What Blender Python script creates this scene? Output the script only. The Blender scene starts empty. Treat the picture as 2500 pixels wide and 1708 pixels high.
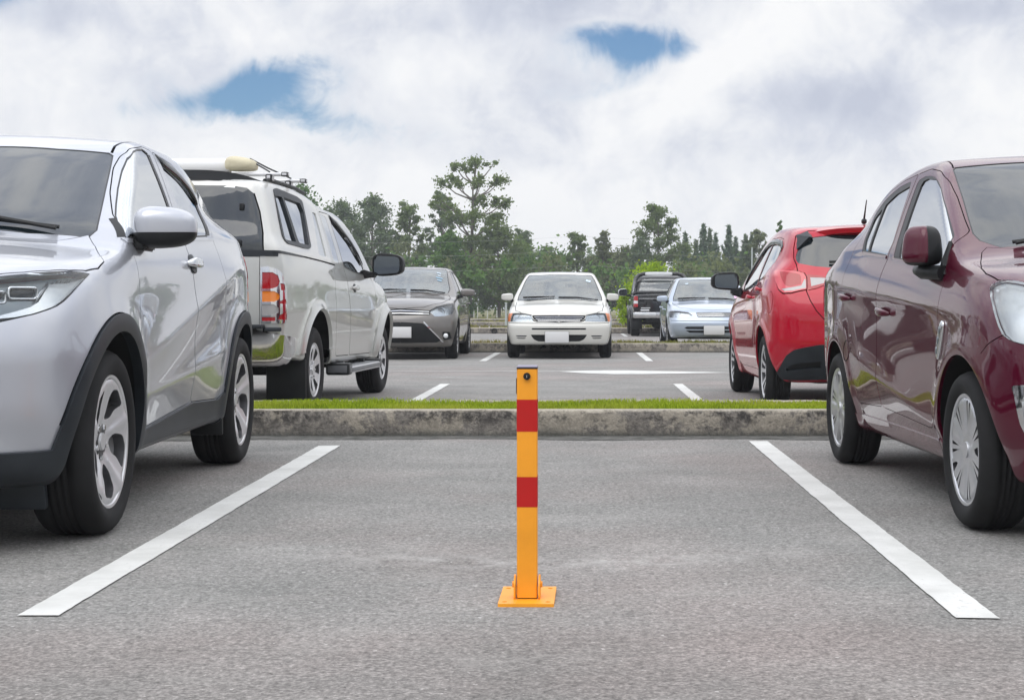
import bpy, bmesh, math, random
import numpy as np
from mathutils import Vector, Matrix
from mathutils.geometry import delaunay_2d_cdt

scene = bpy.context.scene
COL = scene.collection
rng = random.Random(7)
R = math.radians

# ------------------------------------------------------------------ camera
CAM_H = 0.82
cam_d = bpy.data.cameras.new("camera")
cam = bpy.data.objects.new("camera", cam_d)
COL.objects.link(cam)
cam.location = (0, 0, CAM_H)
cam.rotation_euler = (R(90), 0, 0)
cam_d.sensor_width = 36
cam_d.lens = 54.2
cam_d.shift_x = -0.0680
cam_d.shift_y = -0.0417
cam_d.clip_start = 0.05
cam_d.clip_end = 3000
scene.camera = cam

# ------------------------------------------------------------------ sky
SUN_EL, SUN_AZ = R(56), R(205)          # azimuth clockwise from +Y: behind the camera, to its left
world = bpy.data.worlds.new("World")
scene.world = world
world.use_nodes = True
wn = world.node_tree
wn.nodes.clear()


def N(nt, typ, ins=None, **props):
    n = nt.nodes.new(typ)
    for k, v in props.items():
        setattr(n, k, v)
    for k, v in (ins or {}).items():
        if isinstance(v, bpy.types.NodeSocket):
            nt.links.new(v, n.inputs[k])
        else:
            n.inputs[k].default_value = v
    return n


def M_(nt, op, a, b=None, c=None, clamp=False):
    n = nt.nodes.new("ShaderNodeMath")
    n.operation = op
    n.use_clamp = clamp
    for i, v in enumerate((a, b, c)):
        if v is None:
            continue
        if isinstance(v, bpy.types.NodeSocket):
            nt.links.new(v, n.inputs[i])
        else:
            n.inputs[i].default_value = v
    return n.outputs[0]


def RAMP(nt, fac, stops, interp='LINEAR'):
    n = nt.nodes.new("ShaderNodeValToRGB")
    n.color_ramp.interpolation = interp
    e = n.color_ramp.elements
    while len(e) < len(stops):
        e.new(0.5)
    for el, (p, c) in zip(e, stops):
        el.position = p
        if not isinstance(c, (tuple, list)):
            c = (c, c, c)
        el.color = tuple(c) + ((1,) if len(c) == 3 else ())
    nt.links.new(fac, n.inputs[0])
    return n.outputs[0]


def MIX(nt, fac, a, b, mode='MIX'):
    n = nt.nodes.new("ShaderNodeMix")
    n.data_type = 'RGBA'
    n.blend_type = mode
    n.clamp_factor = True
    for idx, v in ((0, fac), (6, a), (7, b)):
        if isinstance(v, bpy.types.NodeSocket):
            nt.links.new(v, n.inputs[idx])
        else:
            if idx and not isinstance(v, (tuple, list)):
                v = (v, v, v)
            n.inputs[idx].default_value = v if idx == 0 else tuple(v) + ((1,) if len(v) == 3 else ())
    return n.outputs[2]


sky = N(wn, "ShaderNodeTexSky", sky_type='NISHITA', sun_disc=False, sun_elevation=SUN_EL,
        sun_rotation=SUN_AZ, altitude=50, air_density=1.0, dust_density=0.6, ozone_density=2.2)
tc = N(wn, "ShaderNodeTexCoord")
gen = tc.outputs['Generated']
sep = N(wn, "ShaderNodeSeparateXYZ", {0: gen})
DX, DY, DZ = sep.outputs
# clouds lie on a high layer: plane coordinates give them their perspective flattening
zc = M_(wn, 'MAXIMUM', M_(wn, 'ADD', DZ, 0.10), 0.03)
px = M_(wn, 'DIVIDE', DX, zc)
py = M_(wn, 'DIVIDE', DY, zc)
pl = N(wn, "ShaderNodeCombineXYZ", {0: px, 1: py, 2: 0.0}).outputs[0]


def cloud_noise(scale, det, rough, dist=0.0, off=(0, 0, 0), vec=None):
    mp = N(wn, "ShaderNodeMapping", {'Vector': vec or pl, 'Location': off})
    return N(wn, "ShaderNodeTexNoise", {'Vector': mp.outputs[0], 'Scale': scale, 'Detail': det,
                                        'Roughness': rough, 'Distortion': dist}).outputs[0]


n_shape = cloud_noise(0.9, 8, 0.56, 0.2, (3.1, 0.4, 0))
n_edge = cloud_noise(3.6, 8, 0.50, 0.35, (7.7, 2.0, 1.3), gen)
n_fine = cloud_noise(11.0, 7, 0.55, 0.25, (1.7, 5.0, 4.3), gen)


def gap(ax, az, sx, sz, amt, tilt=0.0):
    """an opening in the cloud deck round the direction (ax, az), in radians about +Y"""
    ang = M_(wn, 'ARCTAN2', DX, DY)
    el = M_(wn, 'ARCSINE', DZ)
    a0 = M_(wn, 'SUBTRACT', ang, ax)
    e0 = M_(wn, 'SUBTRACT', el, az)
    ct, st = math.cos(tilt), math.sin(tilt)
    u = M_(wn, 'ADD', M_(wn, 'MULTIPLY', a0, ct / sx), M_(wn, 'MULTIPLY', e0, st / sx))
    v = M_(wn, 'ADD', M_(wn, 'MULTIPLY', a0, -st / sz), M_(wn, 'MULTIPLY', e0, ct / sz))
    d = M_(wn, 'ADD', M_(wn, 'MULTIPLY', u, u), M_(wn, 'MULTIPLY', v, v))
    return M_(wn, 'MULTIPLY', M_(wn, 'EXPONENT', M_(wn, 'MULTIPLY', d, -1.0)), amt)


def total(lst):
    t = None
    for g in lst:
        o = gap(*g)
        t = o if t is None else M_(wn, 'ADD', t, o)
    return t


# openings: (azimuth, elevation, half width, half height, depth, tilt)
gsum = total([(-0.20, 0.134, 0.105, 0.026, 0.34, 0.22), (0.03, 0.166, 0.075, 0.024, 0.34, -0.05), (-0.12, 0.110, 0.06, 0.010, 0.22, 0.0), (-0.355, 0.178, 0.04, 0.018, 0.30, 0.4),
              (-0.208, 0.140, 0.034, 0.012, 1.0, 0.30), (-0.175, 0.120, 0.062, 0.008, 0.45, -0.10), (-0.25, 0.128, 0.040, 0.007, 0.35, 0.15),
              (0.045, 0.168, 0.030, 0.011, 1.2, -0.06), (0.005, 0.176, 0.022, 0.007, 0.40, -0.2), (-0.366, 0.188, 0.024, 0.010, 1.10, 0.45),
              (-0.19, 0.196, 0.010, 0.012, 0.36, 0.0), (-0.01, 0.134, 0.05, 0.010, 0.22, 0.2), (0.112, 0.197, 0.026, 0.008, 0.36, 0.2),
              (-0.145, 0.104, 0.030, 0.006, 0.26, 0.0), (-0.275, 0.142, 0.016, 0.010, 0.22, 0.0)])
# sunlit banks (positive) and grey bellies (negative)
puffs = total([(0.085, 0.150, 0.030, 0.016, 0.26, 0.35), (0.115, 0.180, 0.045, 0.022, 0.20, 0.4), (0.055, 0.128, 0.050, 0.018, 0.16, 0.3), (0.17, 0.165, 0.06, 0.014, 0.10, 0.0),
               (-0.38, 0.160, 0.035, 0.030, 0.08, 0.5), (-0.21, 0.166, 0.05, 0.012, 0.05, 0.2), (-0.10, 0.150, 0.05, 0.018, 0.07, 0.1),
               (0.165, 0.128, 0.065, 0.017, -0.16, -0.08), (0.245, 0.185, 0.05, 0.010, -0.10, 0.0), (-0.30, 0.180, 0.08, 0.012, -0.06, 0.0), (0.10, 0.104, 0.07, 0.010, -0.05, 0.0),
               (-0.05, 0.190, 0.12, 0.012, -0.06, 0.05), (0.0, 0.146, 0.05, 0.010, -0.06, 0.1), (-0.13, 0.178, 0.04, 0.012, -0.03, 0.0)])
# openings elsewhere in the sky, overhead and behind
gen_gap = M_(wn, 'MULTIPLY', M_(wn, 'SUBTRACT', 0.43, n_shape), M_(wn, 'MULTIPLY', M_(wn, 'SUBTRACT', DZ, 0.22, None, True), 9.0))
gen_gap = M_(wn, 'MAXIMUM', gen_gap, 0.0)
gsum = M_(wn, 'ADD', gsum, gen_gap)
bank = M_(wn, 'MAXIMUM', puffs, 0.0)
gsum = M_(wn, 'SUBTRACT', gsum, M_(wn, 'MULTIPLY', bank, 1.2))
edge_w = M_(wn, 'MULTIPLY', M_(wn, 'SUBTRACT', n_edge, 0.5), 0.9)
fine_w = M_(wn, 'MULTIPLY', M_(wn, 'SUBTRACT', n_fine, 0.5), 1.5)
n_wisp = cloud_noise(26.0, 9, 0.62, 0.6, (4.7, 1.0, 2.3), gen)
wisp_w = M_(wn, 'MULTIPLY', M_(wn, 'SUBTRACT', n_wisp, 0.5), 2.6)
wob = M_(wn, 'ADD', M_(wn, 'ADD', edge_w, fine_w), wisp_w)
g2 = M_(wn, 'ADD', gsum, M_(wn, 'MULTIPLY', wob, M_(wn, 'MULTIPLY', gsum, 2.6, None, True)))
clear = N(wn, "ShaderNodeMapRange", {0: g2, 1: 0.10, 2: 1.30, 3: 0.0, 4: 0.96}, interpolation_type='SMOOTHSTEP').outputs[0]
# light and grey parts of the cloud deck
shade = M_(wn, 'ADD', M_(wn, 'MULTIPLY', M_(wn, 'SUBTRACT', n_edge, 0.5), 0.85), M_(wn, 'ADD', 0.515, M_(wn, 'MULTIPLY', M_(wn, 'SUBTRACT', n_fine, 0.5), 0.70)))
shade = M_(wn, 'ADD', shade, M_(wn, 'MULTIPLY', M_(wn, 'SUBTRACT', n_wisp, 0.38), 0.30))
shade = M_(wn, 'ADD', shade, M_(wn, 'MULTIPLY', puffs, M_(wn, 'ADD', 0.55, M_(wn, 'MULTIPLY', n_fine, 0.9))))
lift = N(wn, "ShaderNodeMapRange", {0: DZ, 1: 0.055, 2: 0.150, 3: 0.13, 4: 0.0}, interpolation_type='SMOOTHSTEP').outputs[0]
right = N(wn, "ShaderNodeMapRange", {0: DX, 1: -0.15, 2: 0.30, 3: -0.02, 4: 0.03}).outputs[0]
shade = M_(wn, 'ADD', M_(wn, 'ADD', shade, lift), right)
cl = RAMP(wn, shade, [(0.38, (5.6, 6.0, 7.1)), (0.485, (6.8, 7.15, 8.05)), (0.585, (8.5, 8.7, 9.15)), (0.71, (9.8, 9.85, 9.95))])
skyc = MIX(wn, 1.0, sky.outputs[0], (0.46, 0.70, 0.90), 'MULTIPLY')
# an overcast deck is brightest overhead
zen = N(wn, "ShaderNodeMapRange", {0: DZ, 1: 0.24, 2: 0.62, 3: 1.0, 4: 2.05}, interpolation_type='SMOOTHSTEP').outputs[0]
cl = MIX(wn, 1.0, cl, N(wn, "ShaderNodeCombineXYZ", {0: zen, 1: zen, 2: zen}).outputs[0], 'MULTIPLY')
skycol = MIX(wn, clear, cl, skyc)
bg = N(wn, "ShaderNodeBackground", {'Color': skycol, 'Strength': 0.1})
wo = N(wn, "ShaderNodeOutputWorld", {'Surface': bg.outputs[0]})

# ------------------------------------------------------------------ sun
sun_d = bpy.data.lights.new("sun", 'SUN')
sun_d.energy = 1.1
sun_d.angle = R(50)
sun_d.color = (1.0, 0.965, 0.91)
sun = bpy.data.objects.new("sun", sun_d)
COL.objects.link(sun)
_sd = Vector((math.sin(SUN_AZ) * math.cos(SUN_EL), math.cos(SUN_AZ) * math.cos(SUN_EL), math.sin(SUN_EL)))
sun.rotation_euler = _sd.to_track_quat('Z', 'Y').to_euler()
sun.location = (0, 0, 30)

scene.view_settings.view_transform = 'Standard'
scene.view_settings.look = 'None'
scene.view_settings.exposure = 0.0
scene.view_settings.gamma = 1.0
scene.view_settings.use_curve_mapping = False
scene.render.engine = 'CYCLES'
scene.cycles.max_bounces = 8
scene.cycles.transparent_max_bounces = 12
scene.cycles.use_denoising = True


# ------------------------------------------------------------------ object helpers
def mesh_obj(name, verts, faces, mats, parent=None, normals=None, smooth=True, mat_idx=None):
    me = bpy.data.meshes.new(name)
    me.from_pydata([tuple(v) for v in verts], [], [tuple(int(i) for i in f) for f in faces])
    if not isinstance(mats, (list, tuple)):
        mats = [mats]
    for m in mats:
        me.materials.append(m)
    if mat_idx is not None:
        me.polygons.foreach_set('material_index', np.asarray(mat_idx, dtype=np.int32))
    me.polygons.foreach_set('use_smooth', np.full(len(me.polygons), bool(smooth)))
    me.update()
    if normals is not None:
        me.normals_split_custom_set_from_vertices([tuple(n) for n in normals])
    o = bpy.data.objects.new(name, me)
    COL.objects.link(o)
    if parent is not None:
        o.parent = parent
    return o


def bm_obj(name, bm, mats, parent=None, smooth=False, angle=None):
    me = bpy.data.meshes.new(name)
    bmesh.ops.recalc_face_normals(bm, faces=bm.faces[:])
    if angle is not None:
        for e in bm.edges:
            if len(e.link_faces) == 2 and e.calc_face_angle(0.0) > angle:
                e.smooth = False
        smooth = True
    for f in bm.faces:
        f.smooth = smooth
    bm.to_mesh(me)
    bm.free()
    if not isinstance(mats, (list, tuple)):
        mats = [mats]
    for m in mats:
        me.materials.append(m)
    o = bpy.data.objects.new(name, me)
    COL.objects.link(o)
    if parent is not None:
        o.parent = parent
    return o


def empty(name, loc=(0, 0, 0), rz=0.0):
    o = bpy.data.objects.new(name, None)
    o.location = loc
    o.rotation_euler = (0, 0, rz)
    o.empty_display_size = 0.2
    COL.objects.link(o)
    return o


def tag(o, label=None, cat=None, group=None, kind=None):
    for k, v in (('label', label), ('category', cat), ('group', group), ('kind', kind)):
        if v:
            o[k] = v
    return o


def add_box(bm, c, s, rot=None, bev=0.0, seg=2, mat=0):
    r = bmesh.ops.create_cube(bm, size=1.0)
    vs = r['verts']
    m = Matrix.Translation(c) @ (rot.to_4x4() if rot else Matrix.Identity(4)) @ Matrix.Diagonal((s[0], s[1], s[2], 1))
    bmesh.ops.transform(bm, matrix=m, verts=vs)
    fs = {f for v in vs for f in v.link_faces}
    if bev > 0:
        es = {e for v in vs for e in v.link_edges}
        rb = bmesh.ops.bevel(bm, geom=list(es), offset=bev, segments=seg, profile=0.5, affect='EDGES')
        fs = {f for f in fs if f.is_valid} | set(rb['faces'])
    for f in fs:
        f.material_index = mat
    return [f for f in fs if f.is_valid]


def add_cyl(bm, p0, p1, r0, r1=None, seg=12, caps=True, mat=0):
    r1 = r0 if r1 is None else r1
    p0, p1 = Vector(p0), Vector(p1)
    d = p1 - p0
    q = d.to_track_quat('Z', 'Y').to_matrix().to_4x4()
    r = bmesh.ops.create_cone(bm, cap_ends=caps, segments=seg, radius1=r0, radius2=r1, depth=d.length,
                              matrix=Matrix.Translation((p0 + p1) / 2) @ q)
    for v in r['verts']:
        for f in v.link_faces:
            f.material_index = mat
    return r['verts']


def add_tube(bm, pts, rad, seg=8, closed=False, mat=0, caps=True):
    """a round bar through the points; rad may be a list"""
    pts = [Vector(p) for p in pts]
    n = len(pts)
    rads = rad if isinstance(rad, (list, tuple)) else [rad] * n
    rings = []
    up = Vector((0, 0, 1))
    for i, p in enumerate(pts):
        a = pts[i - 1] if i > 0 else (pts[-1] if closed else p)
        b = pts[i + 1] if i < n - 1 else (pts[0] if closed else p)
        t = (b - a).normalized()
        s = t.cross(up)
        if s.length < 1e-3:
            s = t.cross(Vector((0, 1, 0)))
        s.normalize()
        w = s.cross(t)
        rings.append([bm.verts.new(p + (s * math.cos(k * 2 * math.pi / seg) + w * math.sin(k * 2 * math.pi / seg)) * rads[i])
                      for k in range(seg)])
    rr = range(n if closed else n - 1)
    for i in rr:
        A, B = rings[i], rings[(i + 1) % n]
        for k in range(seg):
            f = bm.faces.new((A[k], A[(k + 1) % seg], B[(k + 1) % seg], B[k]))
            f.material_index = mat
    if caps and not closed:
        bm.faces.new(rings[0][::-1]).material_index = mat
        bm.faces.new(rings[-1]).material_index = mat


# ------------------------------------------------------------------ material helpers
def principled(name, color=(0.5, 0.5, 0.5), rough=0.5, metal=0.0, ior=1.5, coat=0.0, coat_rough=0.03, spec=None, trans=0.0, emit=None):
    m = bpy.data.materials.new(name)
    m.use_nodes = True
    b = m.node_tree.nodes['Principled BSDF']
    b.inputs['Base Color'].default_value = tuple(color) + (1,)
    b.inputs['Roughness'].default_value = rough
    b.inputs['Metallic'].default_value = metal
    b.inputs['IOR'].default_value = ior
    b.inputs['Coat Weight'].default_value = coat
    b.inputs['Coat Roughness'].default_value = coat_rough
    b.inputs['Transmission Weight'].default_value = trans
    if spec is not None:
        b.inputs['Specular IOR Level'].default_value = spec
    return m


def bsdf(m):
    return m.node_tree.nodes['Principled BSDF']


def bump_in(m, height, strength=0.3, dist=0.01):
    nt = m.node_tree
    b = N(nt, "ShaderNodeBump", {'Height': height, 'Strength': strength, 'Distance': dist})
    nt.links.new(b.outputs[0], bsdf(m).inputs['Normal'])


def obj_coord(m):
    return N(m.node_tree, "ShaderNodeTexCoord").outputs['Object']


def noise(nt, vec, scale, det=4, rough=0.55, dist=0.0, mapping=None):
    if mapping:
        vec = N(nt, "ShaderNodeMapping", {'Vector': vec, 'Scale': mapping}).outputs[0]
    return N(nt, "ShaderNodeTexNoise", {'Vector': vec, 'Scale': scale, 'Detail': det, 'Roughness': rough, 'Distortion': dist}).outputs[0]


def paint(name, color, metal=0.0, rough=0.35, coat=1.0, flake=0.0, dirt=0.25):
    """car paint under clear coat with a slight orange peel and a film of dust"""
    m = principled(name, color, rough, metal, coat=coat, coat_rough=0.02, spec=0.08)
    nt = m.node_tree
    co = obj_coord(m)
    d = noise(nt, co, 3.0, 5, 0.6)
    dust = RAMP(nt, d, [(0.40, 0.0), (0.85, dirt)])
    c = MIX(nt, M_(nt, 'MULTIPLY', dust, 0.18), color, (0.30, 0.27, 0.23))
    nt.links.new(c, bsdf(m).inputs['Base Color'])
    cr = M_(nt, 'ADD', 0.015, M_(nt, 'MULTIPLY', dust, 0.06))
    nt.links.new(cr, bsdf(m).inputs['Coat Roughness'])
    return m


def plastic(name, color, rough=0.5, bump=0.15, scale=260, spec=0.4):
    m = principled(name, color, rough, spec=spec)
    nt = m.node_tree
    co = obj_coord(m)
    n1 = noise(nt, co, scale, 2)
    n2 = noise(nt, co, 5, 4)
    k = RAMP(nt, n2, [(0.3, tuple(c * 0.8 for c in color)), (0.75, tuple(min(1, c * 1.25 + 0.004) for c in color))])
    nt.links.new(k, bsdf(m).inputs['Base Color'])
    bump_in(m, n1, bump, 0.002)
    return m


def tinted_glass(name, tint=(0.012, 0.016, 0.018), ior=1.9, rough=0.01):
    """dark film glass: nothing of the cabin shows, the sky does"""
    m = principled(name, tint, rough, ior=ior)
    return m


def clear_glass(name, tint=(0.80, 0.88, 0.87), ior=1.7, film=0.0):
    """see-through glass; film is the share of pale diffuse colour that paints in hazy sky reflection"""
    m = bpy.data.materials.new(name)
    m.use_nodes = True
    nt = m.node_tree
    nt.nodes.clear()
    fr = N(nt, "ShaderNodeFresnel", {'IOR': ior}).outputs[0]
    tr = N(nt, "ShaderNodeBsdfTransparent", {'Color': tuple(tint) + (1,)})
    gl = N(nt, "ShaderNodeBsdfGlossy", {'Roughness': 0.01, 'Color': (1, 1, 1, 1)})
    mx = N(nt, "ShaderNodeMixShader", {0: fr, 1: tr.outputs[0], 2: gl.outputs[0]})
    if film:
        co = N(nt, "ShaderNodeTexCoord").outputs['Object']
        k = M_(nt, 'MULTIPLY', N(nt, "ShaderNodeTexNoise", {'Vector': co, 'Scale': 2.5, 'Detail': 4.0}).outputs[0], film * 2)
        df = N(nt, "ShaderNodeBsdfDiffuse", {'Color': (0.52, 0.58, 0.58, 1)})  # pale grey paints the hazy sky sheen into the glass
        mx = N(nt, "ShaderNodeMixShader", {0: k, 1: mx.outputs[0], 2: df.outputs[0]})
    N(nt, "ShaderNodeOutputMaterial", {'Surface': mx.outputs[0]})
    return m


MAT = {}
MAT['rubber'] = plastic('tyre_rubber', (0.013, 0.013, 0.0135), 0.75, 0.2, 180, 0.22)
MAT['black'] = plastic('black_plastic', (0.010, 0.011, 0.012), 0.42, spec=0.28)
MAT['cladding'] = plastic('grey_cladding', (0.020, 0.024, 0.029), 0.42, spec=0.28)
MAT['sill_grey'] = plastic('sill_grey', (0.13, 0.135, 0.145), 0.35)
MAT['seal'] = principled('window_seal', (0.008, 0.008, 0.009), 0.4)
MAT['under'] = principled('underbody', (0.010, 0.010, 0.010), 0.8)
MAT['gapblack'] = principled('panel_gap', (0.004, 0.004, 0.004), 0.9, spec=0.1)
MAT['chrome'] = principled('chrome', (0.66, 0.67, 0.68), 0.08, 1.0)
MAT['alloy'] = principled('alloy', (0.62, 0.62, 0.63), 0.38, 0.6)
MAT['alloy_dark'] = principled('alloy_dark', (0.24, 0.24, 0.25), 0.32, 0.85)
MAT['hubcap'] = principled('hubcap_paint', (0.50, 0.51, 0.53), 0.30, 0.55, coat=0.5)
MAT['disc'] = principled('brake_disc', (0.10, 0.10, 0.10), 0.5, 0.8)
MAT['tint'] = tinted_glass('tinted_glass', ior=1.6)
MAT['tint_mirror'] = principled('mirror_film_glass', (0.56, 0.585, 0.61), 0.015, 1.0)
MAT['windscreen'] = tinted_glass('windscreen_film', (0.010, 0.016, 0.020), ior=1.75)
MAT['clear_grey'] = principled('clear_grey_lens', (0.36, 0.35, 0.35), 0.12, 0.2)
MAT['plain_clear'] = clear_glass('plain_clear_screen', (0.9, 0.95, 0.93), 1.4)
MAT['clear'] = clear_glass('clear_windscreen', ior=2.4, film=0.18)
MAT['clear_side'] = clear_glass('clear_side_window', (0.30, 0.33, 0.33), 1.9)
MAT['clear_green'] = clear_glass('green_rear_window', (0.70, 0.85, 0.78), 2.2, 0.22)
MAT['mirror'] = principled('mirror_glass', (0.17, 0.185, 0.195), 0.02, 1.0)
MAT['reflector'] = principled('lamp_reflector', (0.75, 0.76, 0.77), 0.14, 1.0)
MAT['lens'] = clear_glass('lamp_lens', (0.93, 0.95, 0.96), 1.45)
MAT['lampdark'] = principled('lamp_bezel', (0.20, 0.225, 0.24), 0.28, 0.5)
MAT['red_lens'] = principled('red_lens', (0.34, 0.004, 0.008), 0.06, coat=0.6)
MAT['red_lens_bright'] = principled('red_lens_bright', (0.55, 0.045, 0.060), 0.10, coat=0.8)
MAT['lamp_bright'] = principled('lamp_bright_bowl', (0.80, 0.82, 0.83), 0.22, 0.6)
MAT['lamp_grey'] = principled('lamp_grey_bowl', (0.42, 0.45, 0.48), 0.25, 0.8)
MAT['amber_lens'] = principled('amber_lens', (0.75, 0.20, 0.01), 0.06, coat=1.0)
MAT['amber_dull'] = principled('amber_corner_lens', (0.55, 0.16, 0.04), 0.10, coat=1.0)
MAT['white_lens'] = principled('white_lens', (0.70, 0.72, 0.73), 0.08, 0.3, coat=1.0)
MAT['plate'] = principled('blank_plate', (0.62, 0.62, 0.62), 0.45)
MAT['seat'] = principled('seat_cloth', (0.10, 0.10, 0.105), 0.9)
MAT['dash'] = principled('dashboard', (0.05, 0.05, 0.052), 0.7)
MAT['sticker'] = principled('windscreen_sticker', (0.55, 0.66, 0.74), 0.5)
MAT['sticker_blue'] = principled('blue_sticker', (0.28, 0.46, 0.60), 0.5)
MAT['sticker_pink'] = principled('pink_sticker', (0.70, 0.45, 0.60), 0.5)


# ================================================================== car body engine
# A body is the smooth intersection of a top profile T(x), a nose N(z), a tail R(z), an underside B(x) and a
# half width W(x, z); rays from a spine inside it find the skin, a constrained triangulation cuts panels, glass
# and lamps out of it along their real outlines.
def pchip(xs, ys, q):
    xs, ys = np.asarray(xs, float), np.asarray(ys, float)
    h = np.diff(xs)
    d = np.diff(ys) / h
    m = np.zeros_like(xs)
    m[0], m[-1] = d[0], d[-1]
    for i in range(1, len(xs) - 1):
        if d[i - 1] * d[i] > 0:
            w1, w2 = 2 * h[i] + h[i - 1], h[i] + 2 * h[i - 1]
            m[i] = (w1 + w2) / (w1 / d[i - 1] + w2 / d[i])
    q = np.clip(q, xs[0], xs[-1])
    i = np.clip(np.searchsorted(xs, q) - 1, 0, len(xs) - 2)
    t = (q - xs[i]) / h[i]
    return ((1 + 2 * t) * (1 - t) ** 2 * ys[i] + t * (1 - t) ** 2 * h[i] * m[i]
            + t * t * (3 - 2 * t) * ys[i + 1] + t * t * (t - 1) * h[i] * m[i + 1])


class Tab:
    """1-D curve through points, slightly smoothed, extended straight at both ends"""
    def __init__(self, pts, sig=0.02, step=0.004, linear=False):
        pts = sorted(pts)
        xs = np.array([p[0] for p in pts], float)
        ys = np.array([p[1] for p in pts], float)
        g = np.arange(xs[0], xs[-1] + step, step)
        v = np.interp(g, xs, ys) if linear else pchip(xs, ys, g)
        pad = max(4, int(0.6 / step))
        s0, s1 = (v[1] - v[0]), (v[-1] - v[-2])
        v = np.concatenate([v[0] + s0 * np.arange(-pad, 0), v, v[-1] + s1 * np.arange(1, pad + 1)])
        g = np.concatenate([g[0] + step * np.arange(-pad, 0), g, g[-1] + step * np.arange(1, pad + 1)])
        if sig > 0:
            k = int(3 * sig / step) + 1
            ker = np.exp(-0.5 * (np.arange(-k, k + 1) * step / sig) ** 2)
            ker /= ker.sum()
            vp = np.concatenate([v[0] + (v[0] - v[k:0:-1]), v, v[-1] + (v[-1] - v[-2:-k - 2:-1])])
            v = np.convolve(vp, ker, 'valid')
        self.g, self.v = g, v
        self.d = np.gradient(v, step)

    def __call__(self, q):
        return np.interp(q, self.g, self.v)

    def slope(self, q):
        return np.interp(q, self.g, self.d)


def smax(a, b, k):
    h = np.maximum(k - np.abs(a - b), 0) / k
    return np.maximum(a, b) + h * h * h * k / 6.0


def sstep(a, b, x):
    t = np.clip((x - a) / (b - a), 0, 1)
    return t * t * (3 - 2 * t)


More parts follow.
